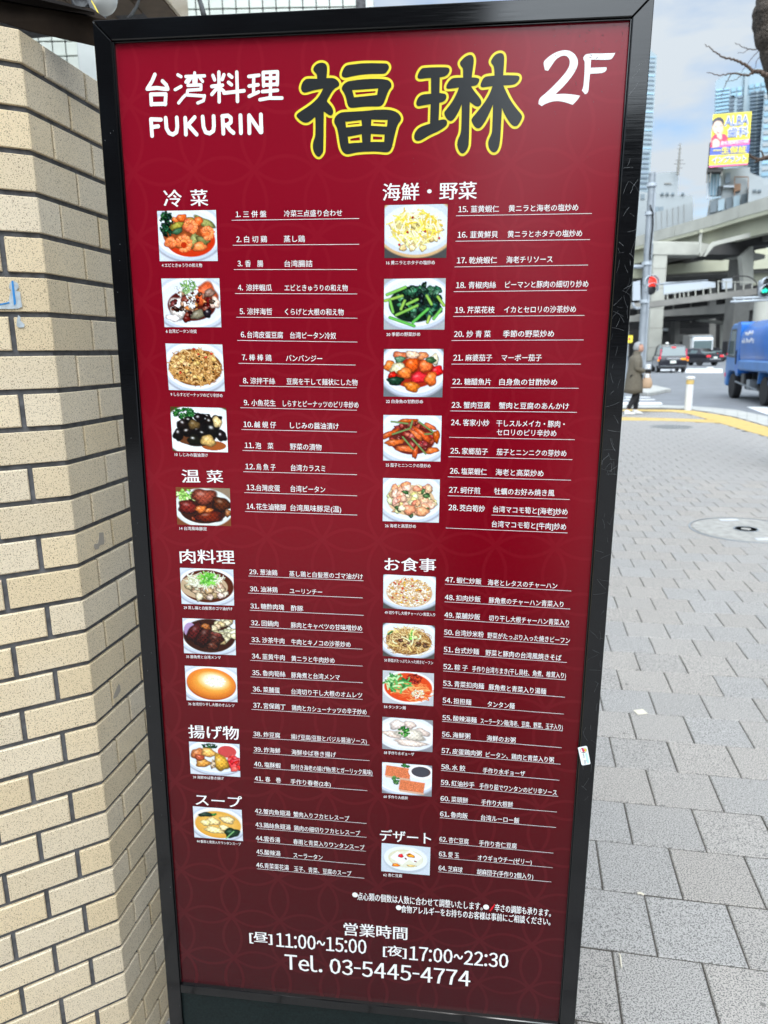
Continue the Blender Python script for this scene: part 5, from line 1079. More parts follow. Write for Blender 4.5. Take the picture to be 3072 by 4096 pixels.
PH_ = [
 (d4, ('L1', 88, 260), ('L1', 512, 253), ('L1', 525, 620), ('L1', 107, 622), '4 エビときゅうりの和え物', ('L1', 122, 651), ('L1', 412, 651), 28),
 (d6, ('L1', 118, 747), ('L1', 536, 745), ('L1', 551, 1098), ('L1', 142, 1097), '6 台湾ピータン冷奴', ('L1', 152, 1126), ('L1', 373, 1128), 28),
 (d9, ('L1', 148, 1215), ('L1', 558, 1223), ('L2', 576, 208), ('L2', 173, 198), '9 しらすとピーナッツのピリ辛炒め', ('L2', 186, 229), ('L2', 560, 238), 27),
 (d10, ('L2', 182, 318), ('L2', 585, 328), ('L2', 599, 648), ('L2', 201, 638), '10 しじみの醤油漬け', ('L2', 215, 663), ('L2', 453, 669), 27),
 (d14, ('L2', 222, 898), ('L2', 612, 908), ('L2', 621, 1180), ('L2', 234, 1168), '14 台湾風味豚足', ('L2', 249, 1195), ('L2', 446, 1200), 26),
 (d29, ('L3', 78, 236), ('L3', 494, 250), ('L3', 501, 531), ('L3', 92, 517), '29 蒸し鶏と白髪葱のゴマ油がけ', ('L3', 108, 546), ('L3', 487, 557), 26),
 (d35, ('L3', 97, 629), ('L3', 508, 644), ('L3', 515, 918), ('L3', 111, 902), '35 豚角煮と台湾メンマ', ('L3', 127, 929), ('L3', 396, 937), 26),
 (d36, ('L3', 116, 1000), ('L3', 521, 1018), ('L3', 527, 1285), ('L3', 130, 1269), '36 台湾切り干し大根のオムレツ', ('L3', 144, 1297), ('L3', 503, 1311), 26),
 (d39, ('L4', 112, 231), ('L4', 515, 253), ('L4', 523, 515), ('L4', 126, 488), '39 海鮮ゆば巻き揚げ', ('L4', 145, 515), ('L4', 390, 527), 25),
 (d44, ('L4', 143, 748), ('L4', 533, 778), ('L4', 544, 1027), ('L4', 156, 996), '44 春雨と青菜入りワンタンスープ', ('L4', 175, 1027), ('L4', 527, 1052), 24),
 (d16, ('R1', 68, 211), ('R1', 508, 203), ('R1', 498, 579), ('R1', 66, 580), '16 黄ニラとホタテの塩炒め', ('R1', 80, 613), ('R1', 418, 611), 29),
 (d20, ('R1', 64, 726), ('R1', 494, 721), ('R1', 485, 1080), ('R1', 62, 1079), '20 季節の野菜炒め', ('R1', 80, 1113), ('R1', 316, 1112), 28),
 (d22, ('R1', 63, 1216), ('R1', 479, 1215), ('R2', 470, 243), ('R2', 60, 237), '22 白身魚の甘酢炒め', ('R2', 77, 271), ('R2', 335, 273), 27),
 (d25, ('R2', 59, 366), ('R2', 466, 372), ('R2', 457, 692), ('R2', 57, 684), '25 茄子とニンニクの芽炒め', ('R2', 75, 715), ('R2', 388, 722), 27),
 (d26, ('R2', 57, 806), ('R2', 453, 817), ('R2', 446, 1119), ('R2', 54, 1107), '26 海老と高菜炒め', ('R2', 70, 1139), ('R2', 286, 1144), 26),
 (d49, ('R3', 97, 211), ('R3', 475, 229), ('R3', 469, 475), ('R3', 95, 455), '49 切り干し大根チャーハン青菜入り', ('R3', 106, 485), ('R3', 469, 503), 25),
 (d50, ('R3', 94, 561), ('R3', 468, 582), ('R3', 463, 822), ('R3', 93, 800), '50 野菜がたっぷり入った焼きビーフン', ('R3', 104, 829), ('R3', 455, 850), 25),
 (d54, ('R3', 93, 903), ('R3', 462, 926), ('R3', 456, 1162), ('R3', 91, 1137), '54 タンタン麺', ('R3', 101, 1165), ('R3', 258, 1174), 25),
 (d58, ('R4', 90, 30), ('R4', 454, 57), ('R4', 450, 285), ('R4', 89, 261), '58 手作り水ギョーザ', ('R4', 101, 288), ('R4', 318, 301), 25),
 (d60, ('R4', 88, 357), ('R4', 448, 384), ('R4', 444, 606), ('R4', 87, 579), '60 手作り大根餅', ('R4', 99, 605), ('R4', 272, 617), 24),
 (d62, ('R4', 84, 940), ('R4', 436, 972), ('R4', 430, 1174), ('R4', 81, 1143), '62 杏仁豆腐', ('R4', 97, 1169), ('R4', 231, 1178), 24)]
DESC = ['prawns and cucumber in red sauce', 'tofu with dark century egg', 'fried noodles of small fish and peanuts', 'dark clams with parsley', 'braised pork trotters', 'steamed chicken under white leek', 'dark braised pork belly', 'round golden omelette',
        'fried rolls with red sauce', 'wonton soup', 'yellow chives and scallops', 'dark green vegetables', 'sweet and sour fish', 'aubergine with garlic shoots', 'pink prawns', 'fried rice', 'fried rice noodles', 'red noodle soup', 'boiled dumplings', 'fried radish cakes', 'white almond jelly']
for (fn, tl, tr, br, blc, cap, ca, cb, ch), ds in zip(PH_, DESC):
    i = Img((214, 220, 230)); i.rng = np.random.RandomState(abs(hash(ds)) % 1 + len(ds) * 7 + ord(ds[0])); fn(i); i.grain(0.035)
    q = [zuv(*p) for p in (tl, tr, br, blc)]; vs = []
    for r_ in range(PHY):
        for c_ in range(PHX):
            s_, t_ = c_ / (PHX - 1), r_ / (PHY - 1)
            u = (q[0][0] * (1 - s_) + q[1][0] * s_) * (1 - t_) + (q[3][0] * (1 - s_) + q[2][0] * s_) * t_
            v = (q[0][1] * (1 - s_) + q[1][1] * s_) * (1 - t_) + (q[3][1] * (1 - s_) + q[2][1] * s_) * t_
            vs.append(P(u, v, 0.0003))
    fs = [(r_ * PHX + c_, (r_ + 1) * PHX + c_, (r_ + 1) * PHX + c_ + 1, r_ * PHX + c_ + 1) for r_ in range(PHY - 1) for c_ in range(PHX - 1)]
    me = bpy.data.meshes.new('dish_photo'); me.from_pydata(vs, [], fs); me.materials.append(MATS['print_photo'])
    ca_ = me.color_attributes.new('print', 'FLOAT_COLOR', 'POINT'); rgba = np.ones((PHX * PHY, 4), np.float32); rgba[:, :3] = lin(np.clip((i.a.reshape(-1, 3) - 0.5) * 1.12 + 0.475, 0, 1)) * 0.86
    ca_.data.foreach_set('color', rgba.ravel()); o = link('dish_photo', me, panel); o['label'] = 'photo of ' + ds
    mb = MB(); em = abs(zuv(ca[0], ca[1], ca[2] + ch / 2)[1] - zuv(ca[0], ca[1], ca[2] - ch / 2)[1]); put_text(mb, cap, zuv(*ca), zuv(*cb), em * 1.05, 0.007); mb.build('photo_caption', 'ink_white', panel, fix=False)

# ---- sticker, scratches and dirt
def uf(x, y): return uv(x, y, FT)
def PF(p, l=0.0): return P(p[0], p[1], FT + 0.0003 + l)
stk = [(525, 700), (545, 655), (620, 635), (1050, 548), (1110, 570), (1150, 640), (1355, 1680), (1340, 1740), (1290, 1770), (860, 1845), (800, 1825), (760, 1770)]
S3 = lambda p: uf(2280 + p[0] * 0.06028, 2950 + p[1] * 0.06028)
def fpoly(name, pts, m, lay, par=sign):
    mb = MB(); from mathutils.geometry import tessellate_polygon
    q = [S3(p) for p in pts]; vs = [PF(p, lay) for p in q]; f2 = []
    for t in tessellate_polygon([[Vector((p[0], p[1], 0)) for p in q]]):
        pp = [vs[k] for k in t]; cr = (pp[1][0] - pp[0][0]) * (pp[2][1] - pp[0][1]) - (pp[1][1] - pp[0][1]) * (pp[2][0] - pp[0][0]); f2.append(tuple(t) if cr > 0 else tuple(t)[::-1])
    mb.add(vs, f2); return mb.build(name, m, par, fix=False)
st_ = fpoly('sticker', stk, 'sticker_white', 0.0); st_['label'] = 'small white and pale blue sticker with a red and yellow round logo'
fpoly('sticker_panel', [(1000, 1040), (1120, 1015), (1270, 1690), (1150, 1710)], 'sticker_pale', 0.0001, st_)
mb = MB(); cc_ = [(885 + 225 * math.cos(t), 840 - 170 * math.sin(t) * -1) for t in np.linspace(0, 2 * math.pi, 25)[:-1]]
fpoly('logo_ring', cc_, 'cable_grey', 0.0001, st_); fpoly('logo_disc', [(885 + 205 * math.cos(t), 840 + 150 * math.sin(t)) for t in np.linspace(0, 2 * math.pi, 25)[:-1]], 'sticker_white', 0.00015, st_)
fpoly('logo_yellow', [(930, 720), (1010, 700), (1080, 780), (1085, 870), (1040, 930), (960, 920), (990, 860), (940, 800)], 'board_yellow', 0.0002, st_)
fpoly('logo_red', [(740, 740), (830, 660), (900, 720), (990, 870), (900, 960), (830, 930), (800, 850)], 'board_red', 0.00025, st_); fpoly('logo_dark', [(750, 985), (880, 950), (1030, 940), (1035, 975), (800, 1005)], 'black_plastic', 0.0003, st_)
def side_text(body, a, b, wid):
    vs, fs = glyphs(body, 0.02); x0, x1 = vs[:, 0].min(), vs[:, 0].max(); A_ = np.array(a, float); B_ = np.array(b, float); d = B_ - A_; n = np.array([d[1], -d[0]]); n = n / np.linalg.norm(n) * wid
    mb = MB(); vv = [PF(S3(A_ + d * (x - x0) / (x1 - x0) + n * (y - 0.3)), 0.0003) for x, y in vs]; mb.add(vv, fs); return mb.build('sticker_text', 'kick_black', st_, fix=True)
side_text('enry', (880, 1040), (945, 1330), 190); side_text('Zhou', (985, 1480), (1035, 1760), 230)
rs = random.Random(3)
def scratches(name, n, fu, fv, ln, wd, m, lay):
    mb = MB()
    for _ in range(n):
        u, v = fu(), fv(); a = rs.uniform(0, 6.28); l = rs.uniform(*ln); k = rs.uniform(-.15, .15) * l; pts = []
        for t in (-1, -.33, .33, 1): pts.append((u + math.cos(a) * l * t - math.sin(a) * k * t * t, v + math.sin(a) * l * t + math.cos(a) * k * t * t))
        pts = [(min(max(p[0], PW + .002), U1 - .0012), p[1]) for p in pts] if name == 'scratches' else pts
        for i_ in range(3):
            A_ = np.array(pts[i_]); B_ = np.array(pts[i_ + 1]); d = B_ - A_; q = np.array([-d[1], d[0]]) / (np.linalg.norm(d) + 1e-9) * wd * rs.uniform(.5, 1.2)
            vs = [P(*(A_ + q), lay), P(*(B_ + q), lay), P(*(B_ - q), lay), P(*(A_ - q), lay)]; cr = (vs[1][0] - vs[0][0]) * (vs[2][1] - vs[0][1]) - (vs[1][1] - vs[0][1]) * (vs[2][0] - vs[0][0])
            mb.add(vs, [(0, 1, 2, 3)] if cr > 0 else [(3, 2, 1, 0)])
    o = mb.build(name, m, sign, fix=False); o['kind'] = 'stuff'
scratches('scratches', 26, lambda: rs.uniform(PW + .003, U1 - .003), lambda: rs.uniform(0.05, 0.62), (.003, .011), 0.00014, 'scratch', FT + 0.0003)
scratches('scratches', 60, lambda: rs.uniform(PW + .003, U1 - .003), lambda: rs.uniform(0.2, 1.2), (.003, .011), 0.00016, 'scratch_dim', FT + 0.0002)
scratches('specks', 26, lambda: rs.uniform(-0.024, -0.002), lambda: rs.uniform(0.1, 1.9), (.0003, .0006), 0.0004, 'scratch', FT + 0.0003)
scratches('grime_marks', 40, lambda: min(PW - .01, PW - abs(rs.gauss(0, .05))), lambda: abs(rs.gauss(0.01, .035)) + 0.004, (.0004, .0018), 0.0004, 'grime', 0.0005)
scratches('grime_marks', 30, lambda: rs.uniform(0.4, PW - .01), lambda: rs.uniform(.01, .3), (.0003, .0012), 0.0003, 'grime', 0.0005)

# ------------------------------------------------------------------ bollards
b0 = G(2752, 1640)
bol = empty('bollard', (b0[0], b0[1], 0), 'white round bollard with a yellow band standing at the kerb', 'bollard', 'bollards at the crossing')
MB().lathe([(0.087, -0.02), (0.087, 0.62)], 28).build('post', 'white_paint', bol, smooth=True, angle=0.6)
MB().lathe([(0.0885, 0.625), (0.0885, 0.725)], 28).build('yellow_band', 'mustard' if 'mustard' in MATS else 'tactile_yellow', bol, smooth=True, angle=0.6)
MB().lathe([(0.087, 0.728), (0.090, 0.74), (0.106, 0.752), (0.106, 0.785), (0.09, 0.805), (0.03, 0.815)], 28).build('cap', 'white_paint', bol, smooth=True, angle=0.6)
b1 = G(2588, 1547)
bol2 = empty('bollard', (b1[0], b1[1], 0.0), 'plain white post on the traffic island behind the woman', 'bollard', 'bollards at the crossing')
MB().lathe([(0.10, -0.02), (0.10, 0.80)], 20).build('post', 'white_paint', bol2, smooth=True, angle=0.6)
MB().lathe([(0.10, 0.802), (0.108, 0.81), (0.108, 0.84), (0.07, 0.86), (0.02, 0.865)], 20).build('cap', 'white_paint', bol2, smooth=True, angle=0.6)

# ------------------------------------------------------------------ the woman walking past
wg = G(2529, 1659)
wom = empty('person', (wg[0], wg[1], 0.0), 'person with short grey hair, long taupe coat and white shoes walking past the board', 'person', rz=-math.radians(88))
def skin(name, vs, es, rads, m, par, sub=2):
    me = bpy.data.meshes.new(name); me.from_pydata(vs, es, []); me.materials.append(MATS[m]); o = link(name, me, None)
    sk = o.modifiers.new('s', 'SKIN'); sk.use_smooth_shade = True
    for i, r_ in enumerate(rads): me.skin_vertices[0].data[i].radius = (r_, r_) if not isinstance(r_, tuple) else r_
    me.skin_vertices[0].data[0].use_root = True
    o.modifiers.new('b', 'SUBSURF').levels = sub; o.modifiers['b'].render_levels = sub
    dg = bpy.context.evaluated_depsgraph_get(); dg.update(); m2 = bpy.data.meshes.new_from_object(o.evaluated_get(dg))
    m2.name = name; m2.polygons.foreach_set('use_smooth', [True] * len(m2.polygons)); bpy.data.objects.remove(o); bpy.data.meshes.remove(me)
    return link(name, m2, par)
# local: +Y is the way she walks, +X her right side; body skin
V = [(0, 0, 0.84), (0, 0.0, 1.0), (0, 0.0, 1.2), (0, 0.005, 1.30), (0, 0.03, 1.37), (0, 0.055, 1.43),
     (-0.09, 0.01, 0.80), (-0.09, 0.12, 0.44), (-0.09, 0.10, 0.09), (0.09, -0.01, 0.80), (0.09, 0.02, 0.45), (0.09, -0.15, 0.12),
     (-0.15, 0.0, 1.25), (-0.21, -0.04, 1.02), (-0.12, 0.20, 1.00), (0.15, 0.0, 1.25), (0.21, -0.04, 1.02), (0.13, 0.19, 0.99)]
E_ = [(0, 1), (1, 2), (2, 3), (3, 4), (4, 5), (0, 6), (6, 7), (7, 8), (0, 9), (9, 10), (10, 11), (3, 12), (12, 13), (13, 14), (3, 15), (15, 16), (16, 17)]
RD = [0.11, 0.10, 0.09, 0.06, 0.042, 0.045, 0.085, 0.058, 0.036, 0.085, 0.058, 0.036, 0.03, 0.03, 0.024, 0.03, 0.03, 0.024]
body = skin('body', V, E_, RD, 'skin', wom)
# trousers over the legs
skin('trousers', [V[0], V[6], V[7], (V[8][0], V[8][1], 0.10), V[9], V[10], (V[11][0], V[11][1], 0.13)], [(0, 1), (1, 2), (2, 3), (0, 4), (4, 5), (5, 6)], [0.14, 0.10, 0.075, 0.055, 0.10, 0.075, 0.055], 'black_cloth', wom)
# head joined to the neck with a face in profile
def head_mesh():
    bm = bmesh.new(); bmesh.ops.create_uvsphere(bm, u_segments=28, v_segments=20, radius=1.0)
    for v in bm.verts:
        x, y, z = v.co; X = x * 0.078; Y = y * 0.104; Z = z * 0.116
        if z < -0.2: Y += 0.018 * (-z) if y > 0 else 0.03 * (-z - .2); X *= 1 - 0.28 * (-z - 0.2)
        if y > 0.6 and abs(x) < 0.35:
            Y += 0.020 * math.exp(-((z + 0.12) / 0.16) ** 2) * (1 - abs(x) / 0.35)      # nose
            Y += 0.008 * math.exp(-((z + 0.48) / 0.07) ** 2) * (1 - abs(x) / 0.4)       # lips
            Y += 0.010 * math.exp(-((z + 0.82) / 0.12) ** 2)                             # chin
        for sx in (-1, 1): Y -= 0.010 * math.exp(-((x - 0.42 * sx) / 0.16) ** 2 - ((z - 0.02) / 0.12) ** 2) * (y > 0.3)   # eye sockets
        v.co = (X, Y + 0.062, Z + 1.50)
    return bm
bm = head_mesh(); me = bpy.data.meshes.new('head'); bm.to_mesh(me); bm.free(); me.materials.append(MATS['skin']); me.polygons.foreach_set('use_smooth', [True] * len(me.polygons))
hd = link('head', me, wom)
for sx in (-1, 1):
    MB().lathe([(0.006, -0.002), (0.008, 0.0), (0.006, 0.003), (0.001, 0.005)], 10, (0.030 * sx, 0.155, 1.502), axis='y').build('eye', 'black_cloth', hd, smooth=True)
    MB().lathe([(0.012, -0.004), (0.022, 0.0), (0.018, 0.006), (0.004, 0.005)], 14, (0.0, 0.0, 0.0), axis='x').build('ear', 'skin', hd, smooth=True).location = (0.068 * sx, 0.055, 1.495)
MB().box((-0.016, 0.150, 1.449), (0.016, 0.161, 1.4525)).build('mouth', 'board_lip', hd)
bm = bmesh.new(); bmesh.ops.create_uvsphere(bm, u_segments=30, v_segments=22, radius=1.0)
dele = []
rr = random.Random(2)
for v in bm.verts:
    x, y, z = v.co; keep = (z > 0.45 and y < 0.8) or (z > 0.6) or (y < -0.05 and z > -0.62) 
    k = 1 + 0.04 * math.sin(9 * x + 4 * z) * math.sin(7 * y) + rr.uniform(-.012, .012)
    v.co = (x * 0.090 * k, y * 0.108 * k - 0.018 + 0.062, z * 0.122 * k + 1.515)
    if not keep: dele.append(v)
bmesh.ops.delete(bm, geom=dele, context='VERTS'); ret = bmesh.ops.solidify(bm, geom=bm.faces[:], thickness=0.006)
me = bpy.data.meshes.new('hair'); bm.to_mesh(me); bm.free(); me.materials.append(MATS['grey_hair']); me.polygons.foreach_set('use_smooth', [True] * len(me.polygons)); link('hair', me, wom)
# coat: lofted skirt and chest, high collar, sleeves
rings = []
for z, rx, ry, oy in ((0.50, 0.235, 0.205, -0.02), (0.60, 0.235, 0.20, -0.02), (0.75, 0.225, 0.185, -0.015), (0.95, 0.205, 0.16, -0.01), (1.08, 0.20, 0.150, 0), (1.2, 0.205, 0.145, 0), (1.28, 0.19, 0.13, 0.0), (1.325, 0.135, 0.105, 0.01), (1.35, 0.085, 0.085, 0.02), (1.40, 0.083, 0.085, 0.035), (1.43, 0.086, 0.09, 0.04)):
    rings.append([(rx * math.cos(t) * (1 + 0.02 * math.sin(6 * t + z * 9)), ry * math.sin(t) * (1 + (0.05 if z < 0.8 else 0.015) * math.sin(5 * t + 2)) + oy, z + (0.012 * math.sin(3 * t) if z < 0.55 else 0)) for t in np.linspace(0, 2 * math.pi, 33)[:-1]])
MB().loft(rings).build('coat', 'coat_cloth', wom, smooth=True)
for sx in (-1, 1):
    a = V[12] if sx < 0 else V[15]; b = V[13] if sx < 0 else V[16]; c = V[14] if sx < 0 else V[17]
    skin('sleeve', [a, b, c], [(0, 1), (1, 2)], [0.085, 0.072, 0.058], 'coat_cloth', wom)
    # gloved hand holding a dark pouch: palm, four fingers, thumb
    hx, hy, hz = c; pv = [(hx, hy + 0.02, hz), (hx, hy + 0.06, hz - 0.005)]; pe = [(0, 1)]; pr_ = [(0.028, 0.018), (0.032, 0.016)]
    for f in range(4):
        fx = hx + (-0.024 + 0.016 * f); l = (0.8, 1.0, 0.95, 0.75)[f]; k = len(pv); pv += [(fx, hy + 0.085, hz - 0.008), (fx, hy + 0.085 + 0.024 * l, hz - 0.018), (fx, hy + 0.085 + 0.03 * l, hz - 0.042)]; pe += [(1, k), (k, k + 1), (k + 1, k + 2)]; pr_ += [0.0095, 0.0088, 0.008]
    k = len(pv); pv += [(hx - sx * 0.030, hy + 0.05, hz - 0.004), (hx - sx * 0.045, hy + 0.08, hz - 0.02)]; pe += [(0, k), (k, k + 1)]; pr_ += [0.012, 0.0095]
    skin('glove', pv, pe, pr_, 'black_cloth', wom, 1)
for (x, y, z, tip) in ((-0.09, 0.12, 0.0, 0.0), (0.09, -0.13, 0.0, -0.25)):
    r_ = [[(x + 0.045 * math.cos(t) * a, y + b, z + max(0.006, h * (0.5 + 0.5 * math.sin(t)))) for t in np.linspace(0, 2 * math.pi, 17)[:-1]] for a, b, h in ((0.55, -0.085, 0.10), (0.8, -0.05, 0.12), (0.9, 0.0, 0.11), (1.05, 0.06, 0.075), (1.0, 0.12, 0.055), (0.6, 0.155, 0.035))]
    o = MB().loft(r_).build('shoe', 'shoe_white', wom, smooth=True)
bag = empty('handbag', (wg[0] + 0.27, wg[1] - 0.06, 0.60), 'tan handbag hanging from the walking person\'s arm', 'bag')
r_ = [[(a * 0.12 * math.cos(t), 0.055 * a * math.sin(t), h) for t in np.linspace(0, 2 * math.pi, 21)[:-1]] for h, a in ((0.0, 0.75), (0.03, 1.0), (0.12, 1.05), (0.2, 0.85), (0.235, 0.6), (0.24, 0.55))]
MB().loft(r_).build('pouch', 'bag_tan', bag, smooth=True)
MB().tube([(-0.07, 0, 0.225), (-0.05, 0, 0.32), (0.0, 0, 0.36), (0.05, 0, 0.32), (0.07, 0, 0.225)], 0.009).build('strap', 'bag_tan', bag, smooth=True)
pch = empty('pouch', (wg[0] + 0.30, wg[1] - 0.02, 0.93), 'dark pouch held in the walking person\'s gloved hands', 'bag')
MB().box((-0.055, -0.05, 0.0), (0.06, 0.06, 0.10)).build('case', 'black_cloth', pch, bevel=0.02)
MB().box((-0.05, -0.052, 0.075), (0.055, 0.062, 0.082)).build('zip', 'black_plastic', pch)

# unseen photographer in dark clothes, added behind the lens: shades and mirrors in the lower board
ph = empty('person', (0.03, -0.52, 0.0), 'unseen person in black added behind the camera, taking the photograph', 'person')
PV = [(0, 0, 0.92), (0, 0, 1.15), (0, 0.0, 1.34), (0, 0.0, 1.42), (0, 0.02, 1.52), (0, 0.03, 1.60), (-0.10, 0, 0.86), (-0.11, 0.02, 0.48), (-0.12, -0.02, 0.08), (0.10, 0, 0.86), (0.11, 0.02, 0.48), (0.12, -0.02, 0.08),
      (-0.19, 0, 1.36), (-0.24, 0.05, 1.12), (-0.10, 0.34, 1.34), (0.19, 0, 1.36), (0.24, 0.05, 1.12), (0.10, 0.34, 1.34)]
skin('body', PV, E_, [0.15, 0.14, 0.15, 0.11, 0.055, 0.055, 0.10, 0.07, 0.045, 0.10, 0.07, 0.045, 0.06, 0.05, 0.034, 0.06, 0.05, 0.034], 'skin', ph)
rg = [[(rx * math.cos(t), ry * math.sin(t), z) for t in np.linspace(0, 2 * math.pi, 25)[:-1]] for z, rx, ry in ((0.55, 0.27, 0.21), (0.9, 0.25, 0.19), (1.15, 0.24, 0.18), (1.34, 0.24, 0.17), (1.44, 0.15, 0.13), (1.50, 0.09, 0.09))]
MB().loft(rg).build('coat', 'black_cloth', ph, smooth=True)
skin('trousers', [PV[0], PV[6], PV[7], PV[8], PV[9], PV[10], PV[11]], [(0, 1), (1, 2), (2, 3), (0, 4), (4, 5), (5, 6)], [0.15, 0.12, 0.09, 0.075, 0.12, 0.09, 0.075], 'black_cloth', ph)
for a_, b_, c_ in ((12, 13, 14), (15, 16, 17)): skin('sleeve', [PV[a_], PV[b_], PV[c_]], [(0, 1), (1, 2)], [0.085, 0.072, 0.058], 'black_cloth', ph)
bm = head_mesh(); bmesh.ops.scale(bm, vec=(1.05, 1.0, 1.05), verts=bm.verts); bmesh.ops.translate(bm, vec=(0, -0.02, 0.07), verts=bm.verts); me = bpy.data.meshes.new('head'); bm.to_mesh(me); bm.free(); me.materials.append(MATS['skin']); me.polygons.foreach_set('use_smooth', [True] * len(me.polygons)); link('head', me, ph)
MB().lathe([(0.02, 1.765), (0.07, 1.75), (0.098, 1.70), (0.10, 1.66), (0.09, 1.65)], 20, (0, 0.02, 0)).build('hair', 'black_cloth', ph, smooth=True)
for sx in (-1, 1):
    hx, hy, hz = sx * 0.10, 0.36, 1.35; pv = [(hx, hy, hz), (hx - sx * 0.01, hy + 0.05, hz + 0.03)]; pe = [(0, 1)]; pr_ = [(0.03, 0.02), (0.036, 0.016)]
    for f in range(4):
        k = len(pv); fz = hz + 0.01 + 0.016 * f; pv += [(hx - sx * 0.025, hy + 0.075, fz), (hx - sx * 0.05, hy + 0.085, fz + 0.004)]; pe += [(1, k), (k, k + 1)]; pr_ += [0.009, 0.008]
    k = len(pv); pv += [(hx - sx * 0.02, hy + 0.02, hz + 0.03), (hx - sx * 0.045, hy + 0.035, hz + 0.05)]; pe += [(0, k), (k, k + 1)]; pr_ += [0.011, 0.009]
    skin('hand', pv, pe, pr_, 'skin', ph, 1)
    MB().loft([[(sx * 0.12 + 0.05 * a * math.cos(t), b, max(0.004, h * (0.5 + 0.5 * math.sin(t)))) for t in np.linspace(0, 2 * math.pi, 15)[:-1]] for a, b, h in ((0.6, -0.11, 0.10), (0.95, -0.04, 0.11), (1.05, 0.08, 0.075), (0.7, 0.17, 0.045))]).build('shoe', 'black_cloth', ph, smooth=True)

# ------------------------------------------------------------------ vehicles
def wheel(par, x, y, r, w_, side):
    t = MB().lathe([(r * 0.62, -w_ / 2), (r * 0.93, -w_ / 2), (r, -w_ / 2 + 0.02), (r, w_ / 2 - 0.02), (r * 0.93, w_ / 2), (r * 0.62, w_ / 2)], 24, axis='x').build('wheel', 'tyre', par, smooth=True, angle=0.5); t.location = (x, y, r)
    rm = MB().lathe([(r * 0.61, -w_ * 0.42), (r * 0.56, w_ * 0.3 * side), (r * 0.5, w_ * 0.36 * side), (r * 0.2, w_ * 0.25 * side), (r * 0.12, w_ * 0.42 * side)], 20, axis='x').build('rim', 'rim', t, smooth=True, angle=0.5)
    return t
def car(name, label, pos, head, L_, W_, st, paint, wheels, roof_lamp=None, tall=False, tail=0.85):
    """st: stations (y, z_floor, z_belt, z_roof, half width at belt, half width at roof)"""
    root = empty(name, (pos[0], pos[1], -0.03), label, 'car', rz=-math.radians(head))
    rings = []
    for (y, zf, zb, zr, wb, wr) in st:
        h = [(wb * 0.90, zf), (wb * 0.985, zf + (zb - zf) * 0.25), (wb, zf + (zb - zf) * 0.6), (wb * 0.97, zb)]
        if zr > zb + 0.05: h += [(wb * 0.93, zb + 0.03), (wr + 0.03, zr - 0.10), (wr, zr - 0.03), (wr * 0.8, zr)]
        else: h += [(wb * 0.93, zb + 0.01), (wb * 0.85, zb + 0.02), (wb * 0.7, zb + 0.03), (wb * 0.5, zb + 0.035)]
        rings.append([(x, y, z) for x, z in h] + [(-x, y, z) for x, z in h[::-1]])
    MB().loft(rings).build('body', paint, root, smooth=True, angle=0.7)
    # glass: side panes follow the greenhouse, rear and front panes its slopes
    G_ = [s for s in st if s[3] > s[2] + 0.05]
    for sx in (-1, 1):
        for i in range(len(G_) - 1):
            a, b = G_[i], G_[i + 1]
            if b[0] - a[0] < 0.3: continue
            q = lambda s, y, t: (sx * ((s[4] * 0.93) * (1 - t) + (s[5] + 0.03) * t + 0.006), y, (s[2] + 0.04) * (1 - t) + (s[3] - 0.12) * t)
            ya, yb = a[0] + 0.06, b[0] - 0.06
            MB().loft([[q(a, ya, .06), q(a, ya, .97), tuple(np.array(q(a, ya, .97)) - (sx * .02, 0, 0)), tuple(np.array(q(a, ya, .06)) - (sx * .02, 0, 0))], [q(b, yb, .06), q(b, yb, .97), tuple(np.array(q(b, yb, .97)) - (sx * .02, 0, 0)), tuple(np.array(q(b, yb, .06)) - (sx * .02, 0, 0))]]).build('side_window', 'car_glass', root)
    for end, sgn in ((0, -1), (-1, 1)):
        s = G_[end]; k = st.index(s); n = st[k - 1] if end == 0 and k > 0 else (st[k + 1] if end == -1 and k < len(st) - 1 else None)
        yb = n[0] if n else s[0]; zb = (n[2] if n else s[2]) + 0.05
        p = [(-s[4] * 0.84, yb, zb), (s[4] * 0.84, yb, zb), (s[5] * 0.9, s[0], s[3] - 0.07), (-s[5] * 0.9, s[0], s[3] - 0.07)]
        MB().prism([(x, y + sgn * 0.012, z + 0.008) for x, y, z in p], (0, -sgn * 0.03, -0.004)).build('rear_window' if end == 0 else 'windscreen', 'car_glass', root)
    for y in wheels:
        for sx in (-1, 1): wheel(root, sx * (W_ / 2 - 0.12), y, 0.315, 0.2, sx)
    return root
# dark tall taxi seen from behind
tpos = (G(2690, 1490)); TH = 14.0
zt_ = [(-2.18, 0.30, 0.55, 0.5, 0.78, 0.5), (-2.14, 0.28, 0.98, 0.9, 0.835, 0.66), (-2.02, 0.26, 1.02, 1.62, 0.845, 0.68), (-1.2, 0.26, 1.02, 1.72, 0.85, 0.68), (-0.2, 0.26, 1.01, 1.73, 0.85, 0.68), (0.75, 0.26, 0.98, 1.66, 0.85, 0.66), (1.25, 0.27, 0.97, 0.9, 0.84, 0.6), (1.9, 0.28, 0.90, 0.8, 0.80, 0.5), (2.18, 0.32, 0.68, 0.6, 0.68, 0.4)]
tx = car('taxi', 'dark tall taxi seen from behind with its brake lights lit', tpos, TH, 4.4, 1.7, zt_, 'car_black', (-1.35, 1.32))
tx.location.x += 2.15 * math.sin(math.radians(TH)) * 0.98; tx.location.y += 2.15 * math.cos(math.radians(TH))
